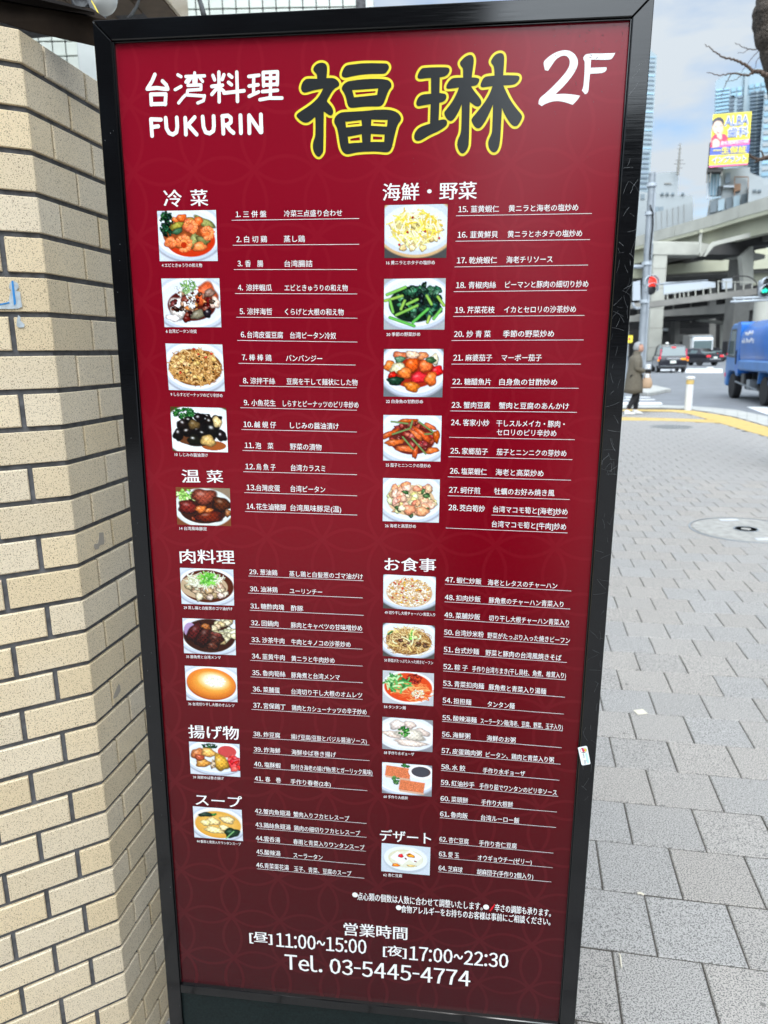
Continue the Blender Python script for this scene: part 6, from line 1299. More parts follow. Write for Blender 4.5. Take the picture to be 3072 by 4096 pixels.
for sx in (-1, 1):
    MB().box((sx * 0.84 - 0.055 - 0.02, -2.19, 0.72), (sx * 0.84 + 0.035, -2.10, 0.80)).build('indicator', 'indicator_orange', tx, bevel=0.01)
    MB().box((sx * 0.80 - 0.06, -2.2, 0.83), (sx * 0.80 + 0.075, -2.08, 0.98)).build('tail_light', 'brake_red', tx, bevel=0.03)
    MB().box((sx * 0.73 - 0.03, -2.14, 1.0), (sx * 0.73 + 0.03, -2.02, 1.45)).build('pillar_light', 'board_red', tx, bevel=0.01)
MB().box((-0.13, -2.10, 1.50), (0.13, -2.035, 1.565)).build('stop_lamp', 'brake_red', tx, bevel=0.02)
MB().box((-0.38, -2.20, 0.80), (0.46, -2.15, 0.885)).build('chrome_strip', 'chrome', tx, bevel=0.01)
MB().box((-0.17, -2.205, 0.58), (0.17, -2.16, 0.745)).build('number_plate', 'facade_tile', tx, bevel=0.004)
MB().box((0.38, -2.195, 0.79), (0.72, -2.15, 0.89)).build('indicator', 'indicator_orange', tx, bevel=0.01)
MB().box((-0.80, -2.22, 0.30), (0.80, -2.10, 0.40)).build('bumper', 'black_plastic', tx, bevel=0.03)
MB().box((-0.74, -2.21, 0.42), (0.74, -2.15, 0.445)).build('bumper_trim', 'galvanised', tx)
MB().lathe([(0.02, 0.0), (0.10, 0.01), (0.10, 0.07), (0.07, 0.12), (0.01, 0.14)], 16, (-0.28, -1.1, 1.725)).build('roof_lamp', 'lamp_glass', tx, smooth=True)
# saloon cars
sal = [(-2.25, 0.34, 0.62, 0.5, 0.74, 0.4), (-2.2, 0.30, 0.90, 0.8, 0.84, 0.5), (-1.55, 0.26, 0.96, 0.9, 0.86, 0.5), (-1.0, 0.26, 0.96, 1.40, 0.86, 0.60), (-0.1, 0.26, 0.95, 1.45, 0.86, 0.60), (0.5, 0.26, 0.94, 1.38, 0.86, 0.58), (1.1, 0.27, 0.92, 0.8, 0.86, 0.5), (2.0, 0.28, 0.80, 0.7, 0.80, 0.45), (2.3, 0.34, 0.6, 0.5, 0.66, 0.4)]
def saloon(label, px, head, paint='car_black'):
    p = G(*px); c = car('parked_car', label, p, head, 4.6, 1.74, sal, paint, (-1.35, 1.4))
    for sx in (-1, 1): MB().box((sx * 0.66 - 0.18, -2.27, 0.72), (sx * 0.66 + 0.18, -2.16, 0.86)).build('tail_light', 'brake_red', c, bevel=0.02)
    MB().box((-0.55, -2.28, 0.50), (0.55, -2.2, 0.58)).build('chrome_strip', 'chrome', c, bevel=0.01)
    MB().box((-0.18, -2.29, 0.60), (0.18, -2.2, 0.74)).build('number_plate', 'facade_tile', c)
    MB().box((-0.7, -2.2, 0.28), (0.7, -2.1, 0.36)).build('bumper', 'black_plastic', c, bevel=0.02)
    c.location.x += 2.2 * math.sin(math.radians(head)); c.location.y += 2.2 * math.cos(math.radians(head)); return c
c1 = saloon('black saloon car with a lit tail lamp, between the taxi and the blue truck', (2857, 1462), -18.0); c1.name = 'saloon_car'
c2 = saloon('second black saloon just beyond the first, half hidden by the blue truck', (2885, 1446), -12.0); c2.name = 'saloon_car'
# white truck in the distance
p = at(2795, 1440, 74)
wt = empty('delivery_truck', (p[0], p[1], -0.03), 'white lorry facing us under the flyover behind the black saloons', 'truck', rz=math.radians(180 - 14))
MB().box((-1.0, -4.5, 0.85), (1.0, -0.1, 2.75)).build('cargo_box', 'concrete_grey', wt, bevel=0.04)
MB().box((-0.95, 0.0, 0.5), (0.95, 1.55, 2.45)).build('cab', 'car_white', wt, bevel=0.10)
MB().box((-0.84, 1.5, 1.35), (0.84, 1.575, 2.15)).build('windscreen', 'car_glass', wt, bevel=0.02)
MB().box((-0.9, 1.52, 0.45), (0.9, 1.64, 0.68)).build('bumper', 'black_plastic', wt, bevel=0.03)
for sx in (-1, 1):
    MB().box((sx * 0.72 - 0.16, 1.53, 0.8), (sx * 0.72 + 0.16, 1.60, 0.98)).build('headlight', 'lamp_glass', wt, bevel=0.02)
    for y in (0.85, -3.2): wheel(wt, sx * 0.85, y, 0.42, 0.24, sx)
MB().box((-0.95, 0.0, 2.5), (0.95, 1.2, 2.62)).build('roof_rack', 'galvanised', wt)
# blue refuse truck on the right: front-left wheel and rear-left wheel found on the ground
gf = G(*z5(1290, 1452)); gr_ = G(*z5(1600, 1527)); dvec = gf - gr_; hd_ = math.degrees(math.atan2(dvec[0], dvec[1])); wb = float(np.linalg.norm(dvec))
ctr = (gf + gr_) / 2; rt = np.array([math.cos(math.radians(hd_)), -math.sin(math.radians(hd_))]); TW = 0.88; ctr = ctr + rt * (TW - 0.04)
bt = empty('refuse_truck', (ctr[0], ctr[1], -0.03), 'blue refuse truck with a rounded body entering at the right edge', 'truck', rz=-math.radians(hd_))
yf, yr = wb / 2, -wb / 2
cab = []
for y, zb_, zt2, wd in ((yf - 0.62, 0.62, 2.16, 0.84), (yf - 0.58, 0.50, 2.20, 0.86), (yf + 0.1, 0.80, 2.22, 0.87), (yf + 0.42, 0.5, 2.18, 0.87), (yf + 0.72, 0.42, 1.25, 0.87), (yf + 0.78, 0.40, 1.1, 0.86)):
    pass
def side_prism(name, prof, x0, x1, m, par, bev=0.0):
    return MB().prism([(x0, y, z) for y, z in prof], (x1 - x0, 0, 0)).build(name, m, par, bevel=bev)
side_prism('cab', [(yf - 0.66, 0.72), (yf - 0.66, 2.12), (yf - 0.5, 2.2), (yf + 0.2, 2.2), (yf + 0.42, 2.1), (yf + 0.70, 1.28), (yf + 0.76, 1.15), (yf + 0.78, 0.38), (yf + 0.56, 0.34), (yf + 0.50, 0.62), (yf + 0.3, 0.80), (yf - 0.3, 0.80), (yf - 0.5, 0.66)], -TW, TW, 'truck_blue_pale', bt, 0.035)
side_prism('cab_rear', [(yf - 0.70, 0.75), (yf - 0.70, 2.16), (yf - 0.56, 2.225), (yf - 0.30, 2.225), (yf - 0.30, 0.82)], -TW - 0.008, TW + 0.008, 'truck_blue', bt, 0.01)
for sx in (-1, 1):
    xa, xb = (sx * (TW + 0.006), sx * (TW - 0.02))
    side_prism('side_window', [(yf - 0.20, 1.24), (yf - 0.20, 1.98), (yf + 0.32, 1.98), (yf + 0.56, 1.28)], xa, xb, 'car_glass', bt)
    side_prism('quarter_trim', [(yf - 0.24, 1.20), (yf - 0.24, 2.04), (yf + 0.36, 2.04), (yf + 0.62, 1.22)], sx * (TW + 0.003), sx * (TW - 0.03), 'black_plastic', bt)
    side_prism('door_handle', [(yf - 0.46, 1.02), (yf - 0.46, 1.42), (yf - 0.38, 1.42), (yf - 0.38, 1.02)], sx * (TW + 0.03), sx * TW, 'black_plastic', bt, 0.005)
    MB().box((sx * (TW + 0.02) - 0.02, yf + 0.55, 1.35), (sx * (TW + 0.14) + 0.02, yf + 0.62, 1.75) if sx > 0 else (sx * (TW + 0.02) + 0.02, yf + 0.62, 1.75)).build('mirror', 'black_plastic', bt) if sx > 0 else MB().box((-TW - 0.17, yf + 0.6, 1.3), (-TW - 0.02, yf + 0.66, 1.7)).build('mirror', 'black_plastic', bt, bevel=0.01)
    MB().box((min(sx * (TW + .012), sx * (TW - .1)), yf + 0.66, 0.62), (max(sx * (TW + .012), sx * (TW - .1)), yf + 0.80, 0.74)).build('side_lamp', 'board_red', bt, bevel=0.01)
    MB().box((min(sx * 0.45, sx * 0.8), yf + 0.75, 0.72), (max(sx * 0.45, sx * 0.8), yf + 0.80, 0.92)).build('headlight', 'lamp_glass', bt, bevel=0.01)
MB().prism([(-TW + 0.1, yf + 0.735, 1.3), (TW - 0.1, yf + 0.735, 1.3), (TW - 0.16, yf + 0.47, 2.05), (-TW + 0.16, yf + 0.47, 2.05)], (0, -0.03, 0)).build('windscreen', 'car_glass', bt)
# rounded body: cross-section barrel
rings = []
for y in (yf - 0.78, yf - 0.86, yf - 2.6, yr - 1.15, yr - 1.25):
    k = 0.94 if y in (yf - 0.78, yr - 1.25) else 1.0; r_ = []
    for t in np.linspace(0, 2 * math.pi, 33)[:-1]:
        cx_, sy_ = math.cos(t), math.sin(t); e = 0.55
        r_.append(((TW + 0.04) * k * math.copysign(abs(cx_) ** e, cx_), y, 1.54 + 0.72 * k * math.copysign(abs(sy_) ** 0.75, sy_)))
    rings.append(r_)
MB().loft(rings).build('tank_body', 'truck_blue', bt, smooth=True, angle=0.6)
side_prism('body_skirt', [(yf - 0.90, 0.86), (yf - 0.90, 1.16), (yr - 1.1, 1.16), (yr - 1.1, 0.86)], -TW - 0.075, TW + 0.075, 'truck_blue_pale', bt, 0.05)
side_prism('hopper', [(yr - 1.27, 0.5), (yr - 1.27, 2.2), (yr - 1.9, 2.0), (yr - 2.2, 1.3), (yr - 2.1, 0.5)], -TW, TW, 'truck_blue', bt, 0.04)
side_prism('undertray', [(yf - 0.4, 0.30), (yf - 0.4, 0.80), (yr + 0.5, 0.80), (yr + 0.5, 0.30)], -TW + 0.3, TW - 0.3, 'black_plastic', bt)
side_prism('chassis', [(yf + 0.5, 0.42), (yf + 0.5, 0.6), (yr - 1.2, 0.6), (yr - 1.2, 0.42)], -0.42, 0.42, 'black_plastic', bt)
for sx in (-1, 1):
    x0, x1 = sx * (TW - 0.24), sx * (TW - 0.02)
    side_prism('fuel_tank', [(yf - 1.0, 0.42), (yf - 1.0, 0.78), (yf - 1.35, 0.78), (yf - 1.35, 0.42)], min(x0, x1), max(x0, x1), 'black_plastic', bt, 0.03)
    side_prism('battery_box', [(yf - 1.6, 0.34), (yf - 1.6, 0.62), (yf - 1.9, 0.62), (yf - 1.9, 0.34)], min(x0, x1), max(x0, x1), 'galvanised', bt, 0.01)
    side_prism('mudguard', [(yr + 0.48, 0.55), (yr + 0.42, 0.86), (yr + 0.3, 0.92), (yr - 0.4, 0.92), (yr - 0.5, 0.8), (yr - 0.53, 0.55), (yr - 0.49, 0.55), (yr - 0.46, 0.78), (yr - 0.37, 0.87), (yr + 0.28, 0.87), (yr + 0.38, 0.82), (yr + 0.44, 0.55)], min(sx * TW, sx * (TW - 0.3)), max(sx * TW, sx * (TW - 0.3)), 'truck_blue_pale', bt)
    side_prism('guard_bar', [(yf - 0.45, 0.50), (yf - 0.45, 0.54), (yr + 0.5, 0.40), (yr + 0.5, 0.36)], min(sx * TW, sx * (TW - 0.03)), max(sx * TW, sx * (TW - 0.03)), 'galvanised', bt)
    wheel(bt, sx * (TW - 0.14), yf, 0.37, 0.22, sx); wheel(bt, sx * (TW - 0.16), yr, 0.37, 0.26, sx)
# unreadable white lettering on the body side: short blurred strokes
mb = MB(); rl = random.Random(9)
for row, (zz, n, y0) in enumerate(((1.86, 6, yf - 1.2), (1.66, 9, yf - 1.05))):
    for k in range(n):
        for s_ in range(3):
            yy = y0 - k * 0.13 - rl.uniform(0, .08); z_ = zz + rl.uniform(-.05, .03); xo = -(TW + 0.046) if zz < 1.75 else -(TW + 0.018)
            mb.box((xo - 0.004, yy - 0.045 * (s_ % 2) - 0.012, z_), (xo + 0.02, yy, z_ + (0.012 if s_ % 2 else 0.07)))
mb.build('lettering', 'white_paint', bt)['kind'] = 'stuff'

# ------------------------------------------------------------------ poles and signals
def pole(name, label, cat, xb, yb, xt, yt, Y, r0, r1, m, parts=None):
    b = at(xb, yb, Y); t = at(xt, yt, Y); root = empty(name, (b[0], b[1], -0.03), label, cat)
    wbuild(MB().lathe([(r0, -0.03), (r0, 0.4), (r0 * 0.98, 0.42), (r1, t[2])], 20, (b[0], b[1], 0)), 'shaft', m, root, smooth=True, angle=0.5)
    wbuild(MB().lathe([(r0 + 0.06, -0.03), (r0 + 0.06, 0.03), (r0 + 0.02, 0.05)], 20, (b[0], b[1], 0)), 'base', m, root)
    return root, b, t
p1, pb_, pt_ = pole('signal_pole', 'thick grey signal pole rising behind the walking person', 'pole', 2557, 1560, 2598, 692, 29.0, 0.15, 0.125, 'galvanised')
for zz in (3.2, 4.6, 6.4, 7.4): wbuild(MB().lathe([(0.185, zz), (0.185, zz + 0.12)], 18, (pb_[0], pb_[1], 0)), 'clamp', 'pale_metal', p1)
q0 = at(2575, 1052, 28.6)
wbuild(MB().tube([at(2440, 1068, 29), at(2575, 1066, 29)], 0.07), 'arm', 'pale_metal', p1, smooth=True)
wbuild(MB().tube([at(2615, 1139, 29.3), at(2830, 1121, 31)], 0.035), 'arm', 'galvanised', p1, smooth=True)
wbuild(MB().tube([at(2577, 1145, 29.3), at(2618, 1139, 29.3)], 0.05), 'arm', 'galvanised', p1, smooth=True)
wbuild(MB().tube([at(x, y, 28.8) for x, y in ((2600, 820), (2611, 850), (2612, 900), (2606, 960), (2601, 1010), (2602, 1040))], 0.03), 'cable_run', 'cable_black', p1, smooth=True)
wbuild(pxpoly([z5(325, 315), z5(398, 300), z5(400, 495), z5(322, 500)], 28.4, 0.03), 'sign_back', 'pale_metal', p1)
wbuild(MB().tube([at(*z5(a, b), 28.8) for a, b in ((322, 520), (335, 560), (360, 578), (400, 572))], 0.05), 'bracket', 'pale_metal', p1, smooth=True)
p2, pb2, pt2 = pole('street_pole', 'slim pale pole standing right of the thick signal pole', 'pole', 2573, 1500, 2604, 770, 33.0, 0.075, 0.06, 'pale_metal')
wbuild(MB().lathe([(0.09, 5.5), (0.09, 5.9)], 16, (pb2[0], pb2[1], 0)), 'collar', 'galvanised', p2)
s1_ = at(*z5(500, 325), 28.8)
sg = empty('traffic_signal', tuple(s1_), 'traffic signal showing red beside the thick grey pole', 'signal')
def lens(par, c, r_, m, name='lens', hood=True):
    wbuild(MB().lathe([(r_, 0.0), (r_ * 0.8, -0.03), (r_ * 0.3, -0.045)], 20, tuple(c), axis='y'), name, m, par, smooth=True)
    if hood:
        mb = MB(); n = 14; ri = [[(c[0] + r_ * 1.12 * math.cos(t), c[1] - 0.20 * k, c[2] + r_ * 1.12 * math.sin(t)) for t in np.linspace(-0.3, math.pi + 0.3, n)] for k in (0, 1)]
        ro = [[(c[0] + r_ * 1.18 * math.cos(t), c[1] - 0.20 * k, c[2] + r_ * 1.18 * math.sin(t)) for t in np.linspace(-0.3, math.pi + 0.3, n)] for k in (0, 1)]
        mb.loft([ri[0], ri[1], ro[1][:], ro[0]], closed=False, caps=False); wbuild(mb, 'hood', 'pale_metal', par, smooth=True)
hb = [z5(470, 285), z5(535, 285), z5(532, 420), z5(475, 420)]
wbuild(pxpoly(hb, 28.95, 0.18), 'housing', 'pale_metal', sg, bevel=0.03)
lens(sg, at(*z5(500, 325), 28.93), 0.24, 'signal_red'); lens(sg, at(*z5(503, 390), 28.93), 0.20, 'black_plastic')
s2_ = at(*z5(1640, 340), 30.0)
sg2 = empty('traffic_signal', tuple(s2_), 'traffic signal with a green arrow lamp on an arm at the right edge', 'signal')
wbuild(pxpoly([z5(1583, 298), z5(1720, 294), z5(1720, 450), z5(1578, 452)], 30.1, 0.2), 'housing', 'pale_metal', sg2, bevel=0.04)
lens(sg2, at(*z5(1640, 330), 30.08), 0.20, 'black_plastic'); lens(sg2, at(*z5(1628, 402), 30.08), 0.205, 'black_plastic')
ar = [(1600, 392), (1632, 385), (1632, 372), (1660, 398), (1640, 424), (1638, 410), (1612, 425), (1600, 415)]
wbuild(pxpoly([z5(*a) for a in ar], 30.0, 0.03), 'green_arrow', 'signal_green', sg2)
wbuild(MB().tube([at(*z5(1290, 512), 30.2), at(*z5(1760, 486), 30.2)], 0.045), 'arm', 'pale_metal', sg2, smooth=True)
wbuild(MB().tube([at(*z5(1312, 478), 30.2), at(*z5(1760, 458), 30.2)], 0.04), 'arm', 'pale_metal', sg2, smooth=True)
for k in range(5): wbuild(MB().tube([at(*z5(1312 + 90 * k, 511 - 5 * k), 30.2), at(*z5(1350 + 90 * k, 477 - 4 * k), 30.2)], 0.02), 'arm_brace', 'pale_metal', sg2)
wbuild(MB().tube([at(*z5(1660, 445), 30.2), at(*z5(1661, 495), 30.2)], 0.035), 'hanger', 'pale_metal', sg2)
pe = at(3290, 1195, 30.2); wbuild(MB().lathe([(0.13, -0.03), (0.11, pe[2] + 1.2)], 18, (pe[0], pe[1], 0)), 'post', 'pale_metal', sg2, smooth=True)
wbuild(MB().tube([at(*z5(1760, 486), 30.2), (pe[0], pe[1], pe[2])], 0.045), 'arm', 'pale_metal', sg2, smooth=True)
ys = at(2520, 1352, 22.0); yg = empty('yellow_sign', (ys[0], ys[1], -0.03), 'small yellow sign partly hidden by the walking person\'s head', 'sign')
wbuild(pxpoly([(2500, 1342), (2531, 1341), (2530, 1370), (2499, 1372)], 22.0, 0.03), 'plate', 'board_yellow', yg)
wbuild(pxpoly([z5(284, 868), z5(300, 866), z5(302, 884), z5(286, 890)], 21.98, 0.02), 'red_mark', 'board_red', yg)
wbuild(MB().lathe([(0.03, -0.03), (0.03, ys[2])], 10, (ys[0] - 0.05, ys[1] + 0.06, 0)), 'post', 'galvanised', yg)
# ------------------------------------------------------------------ bare street tree leaning in from the right
TY = 8.5
tb = at(3150, 900, TY)
tree = empty('bare_tree', (5.15, 8.7, 0), 'bare street tree whose rough dark trunk leans in at the top right corner', 'tree')
pts = [(5.15, 8.7, -0.02), (5.12, 8.68, 0.6), (5.06, 8.6, 1.8), tuple(at(3170, 700, TY)), tuple(at(3150, 430, TY)), tuple(at(3118, 250, TY)), tuple(at(3092, 150, TY)), tuple(at(3082, 90, TY)), tuple(at(3094, 20, TY)), tuple(at(3110, -80, TY)), tuple(at(3150, -300, TY)), tuple(at(3200, -700, TY + .4))]
rad = [0.26, 0.21, 0.18, 0.17, 0.165, 0.16, 0.165, 0.185, 0.185, 0.17, 0.14, 0.09]
# finer, knobbly trunk
pf, rf = [], []
rt_ = random.Random(4)
for i in range(len(pts) - 1):
    for s_ in range(4):
        t = s_ / 4; a, b = np.array(pts[i]), np.array(pts[i + 1]); pf.append(tuple(a * (1 - t) + b * t + np.array([rt_.uniform(-.008, .008)] * 3))); rf.append((rad[i] * (1 - t) + rad[i + 1] * t) * rt_.uniform(0.93, 1.08))
tr_ = MB().tube(pf, rf, 22); tv = []
for k, v in enumerate(tr_.v): tv.append(v)
wbuild(tr_, 'trunk', 'bark', tree, smooth=True)
mb = MB()
for _ in range(26):
    i = rt_.randrange(18, 38); p = np.array(pf[i]); a = rt_.uniform(2.2, 4.2); d = np.array([math.cos(a), -abs(math.sin(a)) * 0.7, rt_.uniform(-.2, .5)]); d /= np.linalg.norm(d)
    s0 = p + d * rf[i] * 0.9; mb.tube([s0, s0 + d * rt_.uniform(.02, .06)], [0.012, 0.004], 6)
wbuild(mb, 'twig_stubs', 'bark', tree)['kind'] = 'stuff'
def branch(name, pl_, r0, r1, m='twig'):
    pl_ = [at(x, y, d) for x, y, d in pl_]; n = len(pl_); q = []
    for i in range(n - 1):
        for s_ in range(5):
            t = s_ / 5; q.append(np.array(pl_[i]) * (1 - t) + np.array(pl_[i + 1]) * t + np.array([rt_.uniform(-.006, .006) for _ in range(3)]))
    q.append(pl_[-1]); return wbuild(MB().tube(q, list(np.linspace(r0, r1, len(q))), 7), name, m, tree, smooth=True)
D = TY - 0.6
branch('branch', [(3190, 360, TY), (3110, 320, D), (3072, 300, D), (3062, 303, D), (3050, 296, D), (3040, 286, D), (3022, 286, D), (3012, 290, D), (2995, 268, D), (2972, 254, D), (2940, 240, D), (2905, 232, D), (2870, 216, D), (2845, 196, D), (2820, 176, D)], 0.03, 0.003)
branch('branch', [(3012, 290, D), (2992, 300, D), (2960, 298, D), (2925, 293, D), (2898, 300, D), (2865, 300, D), (2827, 290, D)], 0.012, 0.003)
branch('branch', [(2925, 295, D), (2912, 318, D), (2900, 340, D), (2890, 375, D), (2878, 400, D)], 0.005, 0.002); branch('branch', [(2965, 298, D), (2952, 312, D), (2930, 322, D), (2900, 325, D)], 0.005, 0.002)
D = TY + 0.8
branch('branch', [(3130, 150, TY), (3072, 190, D), (3040, 196, D), (3000, 196, D), (2975, 190, D), (2940, 172, D)], 0.010, 0.003); branch('branch', [(3040, 196, D), (3010, 230, D), (2985, 262, D), (2965, 290, D)], 0.005, 0.0025)
branch('branch', [(3072, 192, D), (3040, 225, D), (3025, 250, D), (3018, 280, D)], 0.005, 0.0025); branch('branch', [(3000, 196, D), (2975, 210, D), (2950, 213, D)], 0.004, 0.002)
D = TY + 1.2
branch('branch', [(3200, 560, TY), (3120, 620, D), (3072, 630, D), (3055, 634, D), (3035, 640, D), (3015, 630, D), (2996, 616, D)], 0.04, 0.010); branch('branch', [(3052, 634, D), (3052, 615, D), (3046, 605, D), (3040, 604, D)], 0.012, 0.006)
branch('branch', [(3035, 638, D), (3010, 632, D), (2996, 626, D)], 0.014, 0.006); branch('branch', [(3040, 640, D), (3022, 648, D), (3018, 650, D)], 0.013, 0.006)
branch('branch', [(3140, -60, TY), (3190, -300, TY), (3300, -500, TY + .5)], 0.07, 0.03); branch('branch', [(3118, 240, TY), (3230, 60, TY + .3), (3350, -200, TY + .8)], 0.08, 0.03)
# scraps lying on the pavement
def scrap(px, name, lab, w_, l_, h_, a):
    g_ = atz(*px, 0.002); o = MB().box((-w_ / 2, -l_ / 2, 0), (w_ / 2, l_ / 2, h_)).build(name, 'debris', bevel=0.0005); o.location = (g_[0], g_[1], 0.0015); o.rotation_euler[2] = a; tag(o, lab, 'litter')
scrap((2562, 2848), 'litter', 'square pale scrap of paper on a paver joint', 0.045, 0.04, 0.002, 0.2)
mb = MB().tube([atz(2476, 3815, 0.006), atz(2481, 3822, 0.007), atz(2483, 3845, 0.006), atz(2486, 3868, 0.006)], 0.0022, 6); tag(mb.build('dry_stalk', 'debris'), 'thin dry stalk lying in the paver joint near the board foot', 'litter')
mb = MB().tube([atz(2550, 3573, 0.006), atz(2562, 3572, 0.008), atz(2576, 3580, 0.006)], 0.003, 6); tag(mb.build('dry_stalk', 'debris'), 'short curled dry leaf stalk on the pavement above the long stalk', 'litter')

mb = MB()
for _ in range(36):
    d_ = rt_.uniform(1.6, 9); a_ = rt_.uniform(0.3, 0.56); r_ = rt_.uniform(0.003, 0.008); c_ = (d_ * math.sin(a_), d_ * math.cos(a_))
    mb.add([(c_[0] + r_ * rt_.uniform(.7, 1.2) * math.cos(t), c_[1] + r_ * rt_.uniform(.7, 1.2) * math.sin(t), 0.0022) for t in np.linspace(0, 2 * math.pi, 12)[:-1]], [tuple(range(11))])
tag(mb.build('gum_spots', 'gum', pave), kind='stuff')

# ------------------------------------------------------------------ elevated expressway
def deckline(pxs, z): return [atz(x, y, z) for x, y in pxs]
ztop = 16.0
edge = deckline([(1500, 1160), (2300, 1020), (2548, 945), (2700, 902), (2850, 858), (2960, 820), (3072, 786), (3250, 727), (3500, 640)], ztop)
fly = empty('flyover', tuple(edge[3] * np.array([1, 1, 0])), 'high pale concrete expressway ramp curving across the right background', 'flyover')
def sweep(line, prof):
    """prof: (offset away from the camera side, height) ring swept along the line"""
    rings = []
    for i, p in enumerate(line):
        a = line[max(i - 1, 0)]; b = line[min(i + 1, len(line) - 1)]; d = (b - a)[:2]; d = d / np.linalg.norm(d); n = np.array([-d[1], d[0]])
        if n @ p[:2] < 0: n = -n
        rings.append([(p[0] + n[0] * o, p[1] + n[1] * o, h) for o, h in prof])
    return MB().loft(rings)
n_seg = len(edge) - 1
for i in range(n_seg):      # parapet in separate panels
    a, b = edge[i], edge[i + 1]; k = max(1, int(np.linalg.norm(b - a) / 7))
    for j in range(k):
        s_, t_ = j / k + 0.004, (j + 1) / k - 0.004
        wbuild(sweep([a + (b - a) * s_, a + (b - a) * t_], [(0, 14.75), (0, 16.0), (0.25, 16.0), (0.25, 14.75)]), 'parapet_panel', 'concrete_pale', fly)
wbuild(sweep(edge, [(0.04, 14.35), (0.04, 14.74), (9.5, 14.74), (9.5, 14.35)]), 'deck_slab', 'concrete_cream', fly)
wbuild(sweep(edge, [(0.9, 12.75), (0.9, 14.34), (1.4, 14.34), (1.4, 12.95), (1.9, 12.95), (1.9, 12.75)]), 'girder', 'concrete_cream', fly)
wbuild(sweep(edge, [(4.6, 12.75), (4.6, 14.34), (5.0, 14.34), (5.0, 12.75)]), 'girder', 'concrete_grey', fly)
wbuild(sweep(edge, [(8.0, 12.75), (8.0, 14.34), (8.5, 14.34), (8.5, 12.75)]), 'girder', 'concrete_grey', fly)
wbuild(sweep(edge, [(9.3, 14.75), (9.3, 16.0), (9.5, 16.0), (9.5, 14.75)]), 'parapet_panel', 'concrete_pale', fly)
wbuild(pxpoly([z4(1035, 2060), z4(1085, 1965), z4(1110, 1945), z4(1700, 1795), z4(1700, 1838), z4(1120, 1975), z4(1050, 2062)], 80, 0.12), 'drain_duct', 'concrete_pale', fly)
wbuild(MB().tube([at(*z4(1014, 1860), 84), at(*z4(1006, 1930), 84), at(*z4(1004, 2035), 84)], 0.16), 'drain_pipe', 'concrete_pale', fly)
wbuild(pxpoly([z4(1000, 1850), z4(1030, 1846), z4(1026, 1868), z4(1004, 1872)], 83.6, 0.6), 'drain_head', 'concrete_cream', fly)
wbuild(pxpoly([z4(1080, 2045), z4(1130, 1978), z4(1700, 1842), z4(1700, 1950), z4(1420, 1980), z4(1350, 2050)], 84, 5), 'soffit_beam', 'concrete_dark', fly)  # dark slab: the shade of the underside is put into its colour
# joints in the girder face
for x_ in (820, 1300):
    wbuild(pxpoly([z4(x_, 1960 - (x_ - 800) * .1), z4(x_ + 6, 1958 - (x_ - 800) * .1), z4(x_ + 6, 1860 - (x_ - 800) * .22), z4(x_, 1862 - (x_ - 800) * .22)], 70, 0.1), 'joint_cover', 'concrete_grey', fly) if False else None
# portal pier
pier = empty('flyover_pier', tuple(at(2630, 1400, 86) * np.array([1, 1, 0])), 'pale concrete portal pier under the high ramp, right of the signal poles', 'pier')
def col_box(x0, x1, yt, Y, dep, m, par, name='column', bot=-0.03):
    a = at(x0, 1400, Y); b = at(x1, 1400, Y); t = at((x0 + x1) / 2, yt, Y)
    return wbuild(MB().box((a[0], Y, bot), (b[0], Y + dep, t[2])), name, m, par, bevel=0.08)
col_box(2592, 2646, 972, 86, 2.2, 'concrete_pale', pier)
wbuild(pxpoly([(2604, 969), (2612, 965), (2799, 968), (2799, 1022), (2604, 1020)], 85.9, 2.4), 'cross_beam', 'concrete_pale', pier, bevel=0.08)
wbuild(pxpoly([(2799.5, 970), (2830, 975), (3060, 1018), (3060, 1034), (2799.5, 1024)], 86.0, 2.2), 'cross_beam', 'concrete_pale', pier)
col_box(2922, 2985, 1000, 87, 2.4, 'concrete_grey', pier)
wbuild(pxpoly([(2966, 1026), (3006, 985), (3014, 985), (3014, 1130), (2976, 1140)], 83, 0.9), 'column_lit_side', 'concrete_pale', pier)  # pale slab standing for the lit side of the right column
for k in range(6):
    zz = 2.2 * k + 1.5; a = at(2592, 1400, 86); b = at(2646, 1400, 86)
    wbuild(MB().box((a[0] + .05, 85.985, zz), (b[0] - .05, 86.0, zz + 0.05)), 'form_joint', 'concrete_grey', pier)
# lower decks
low = empty('lower_deck', tuple(at(2800, 1400, 104) * np.array([1, 1, 0])), 'shaded middle deck of the expressway seen through the portal pier', 'flyover')
wbuild(pxpoly([(2300, 1075), (2560, 1062), z5(640, 150), z5(1340, 62), z5(1800, 40), z5(1800, 175), z5(1340, 198), z5(640, 240), (2560, 1112), (2300, 1120)], 104, 9), 'girder', 'concrete_cream', low)
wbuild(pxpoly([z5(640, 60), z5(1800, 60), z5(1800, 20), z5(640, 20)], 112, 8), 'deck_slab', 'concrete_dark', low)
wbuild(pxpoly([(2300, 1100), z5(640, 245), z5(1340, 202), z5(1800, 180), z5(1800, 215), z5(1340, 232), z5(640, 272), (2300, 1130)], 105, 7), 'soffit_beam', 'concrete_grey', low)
wbuild(pxpoly([(3008, 1000), (3120, 985), (3120, 1145), (3008, 1140)], 106, 2), 'pier_wall', 'concrete_cream', low)
for x_ in (2840, 3050): wbuild(pxpoly([(x_, 1080), (x_ + 26, 1078), (x_ + 22, 1420), (x_ - 4, 1420)], 110, 2), 'column', 'concrete_grey', low)
lowc = empty('lower_deck', tuple(at(2800, 1400, 94) * np.array([1, 1, 0])), 'shaded beige girder deck just above the traffic', 'flyover')
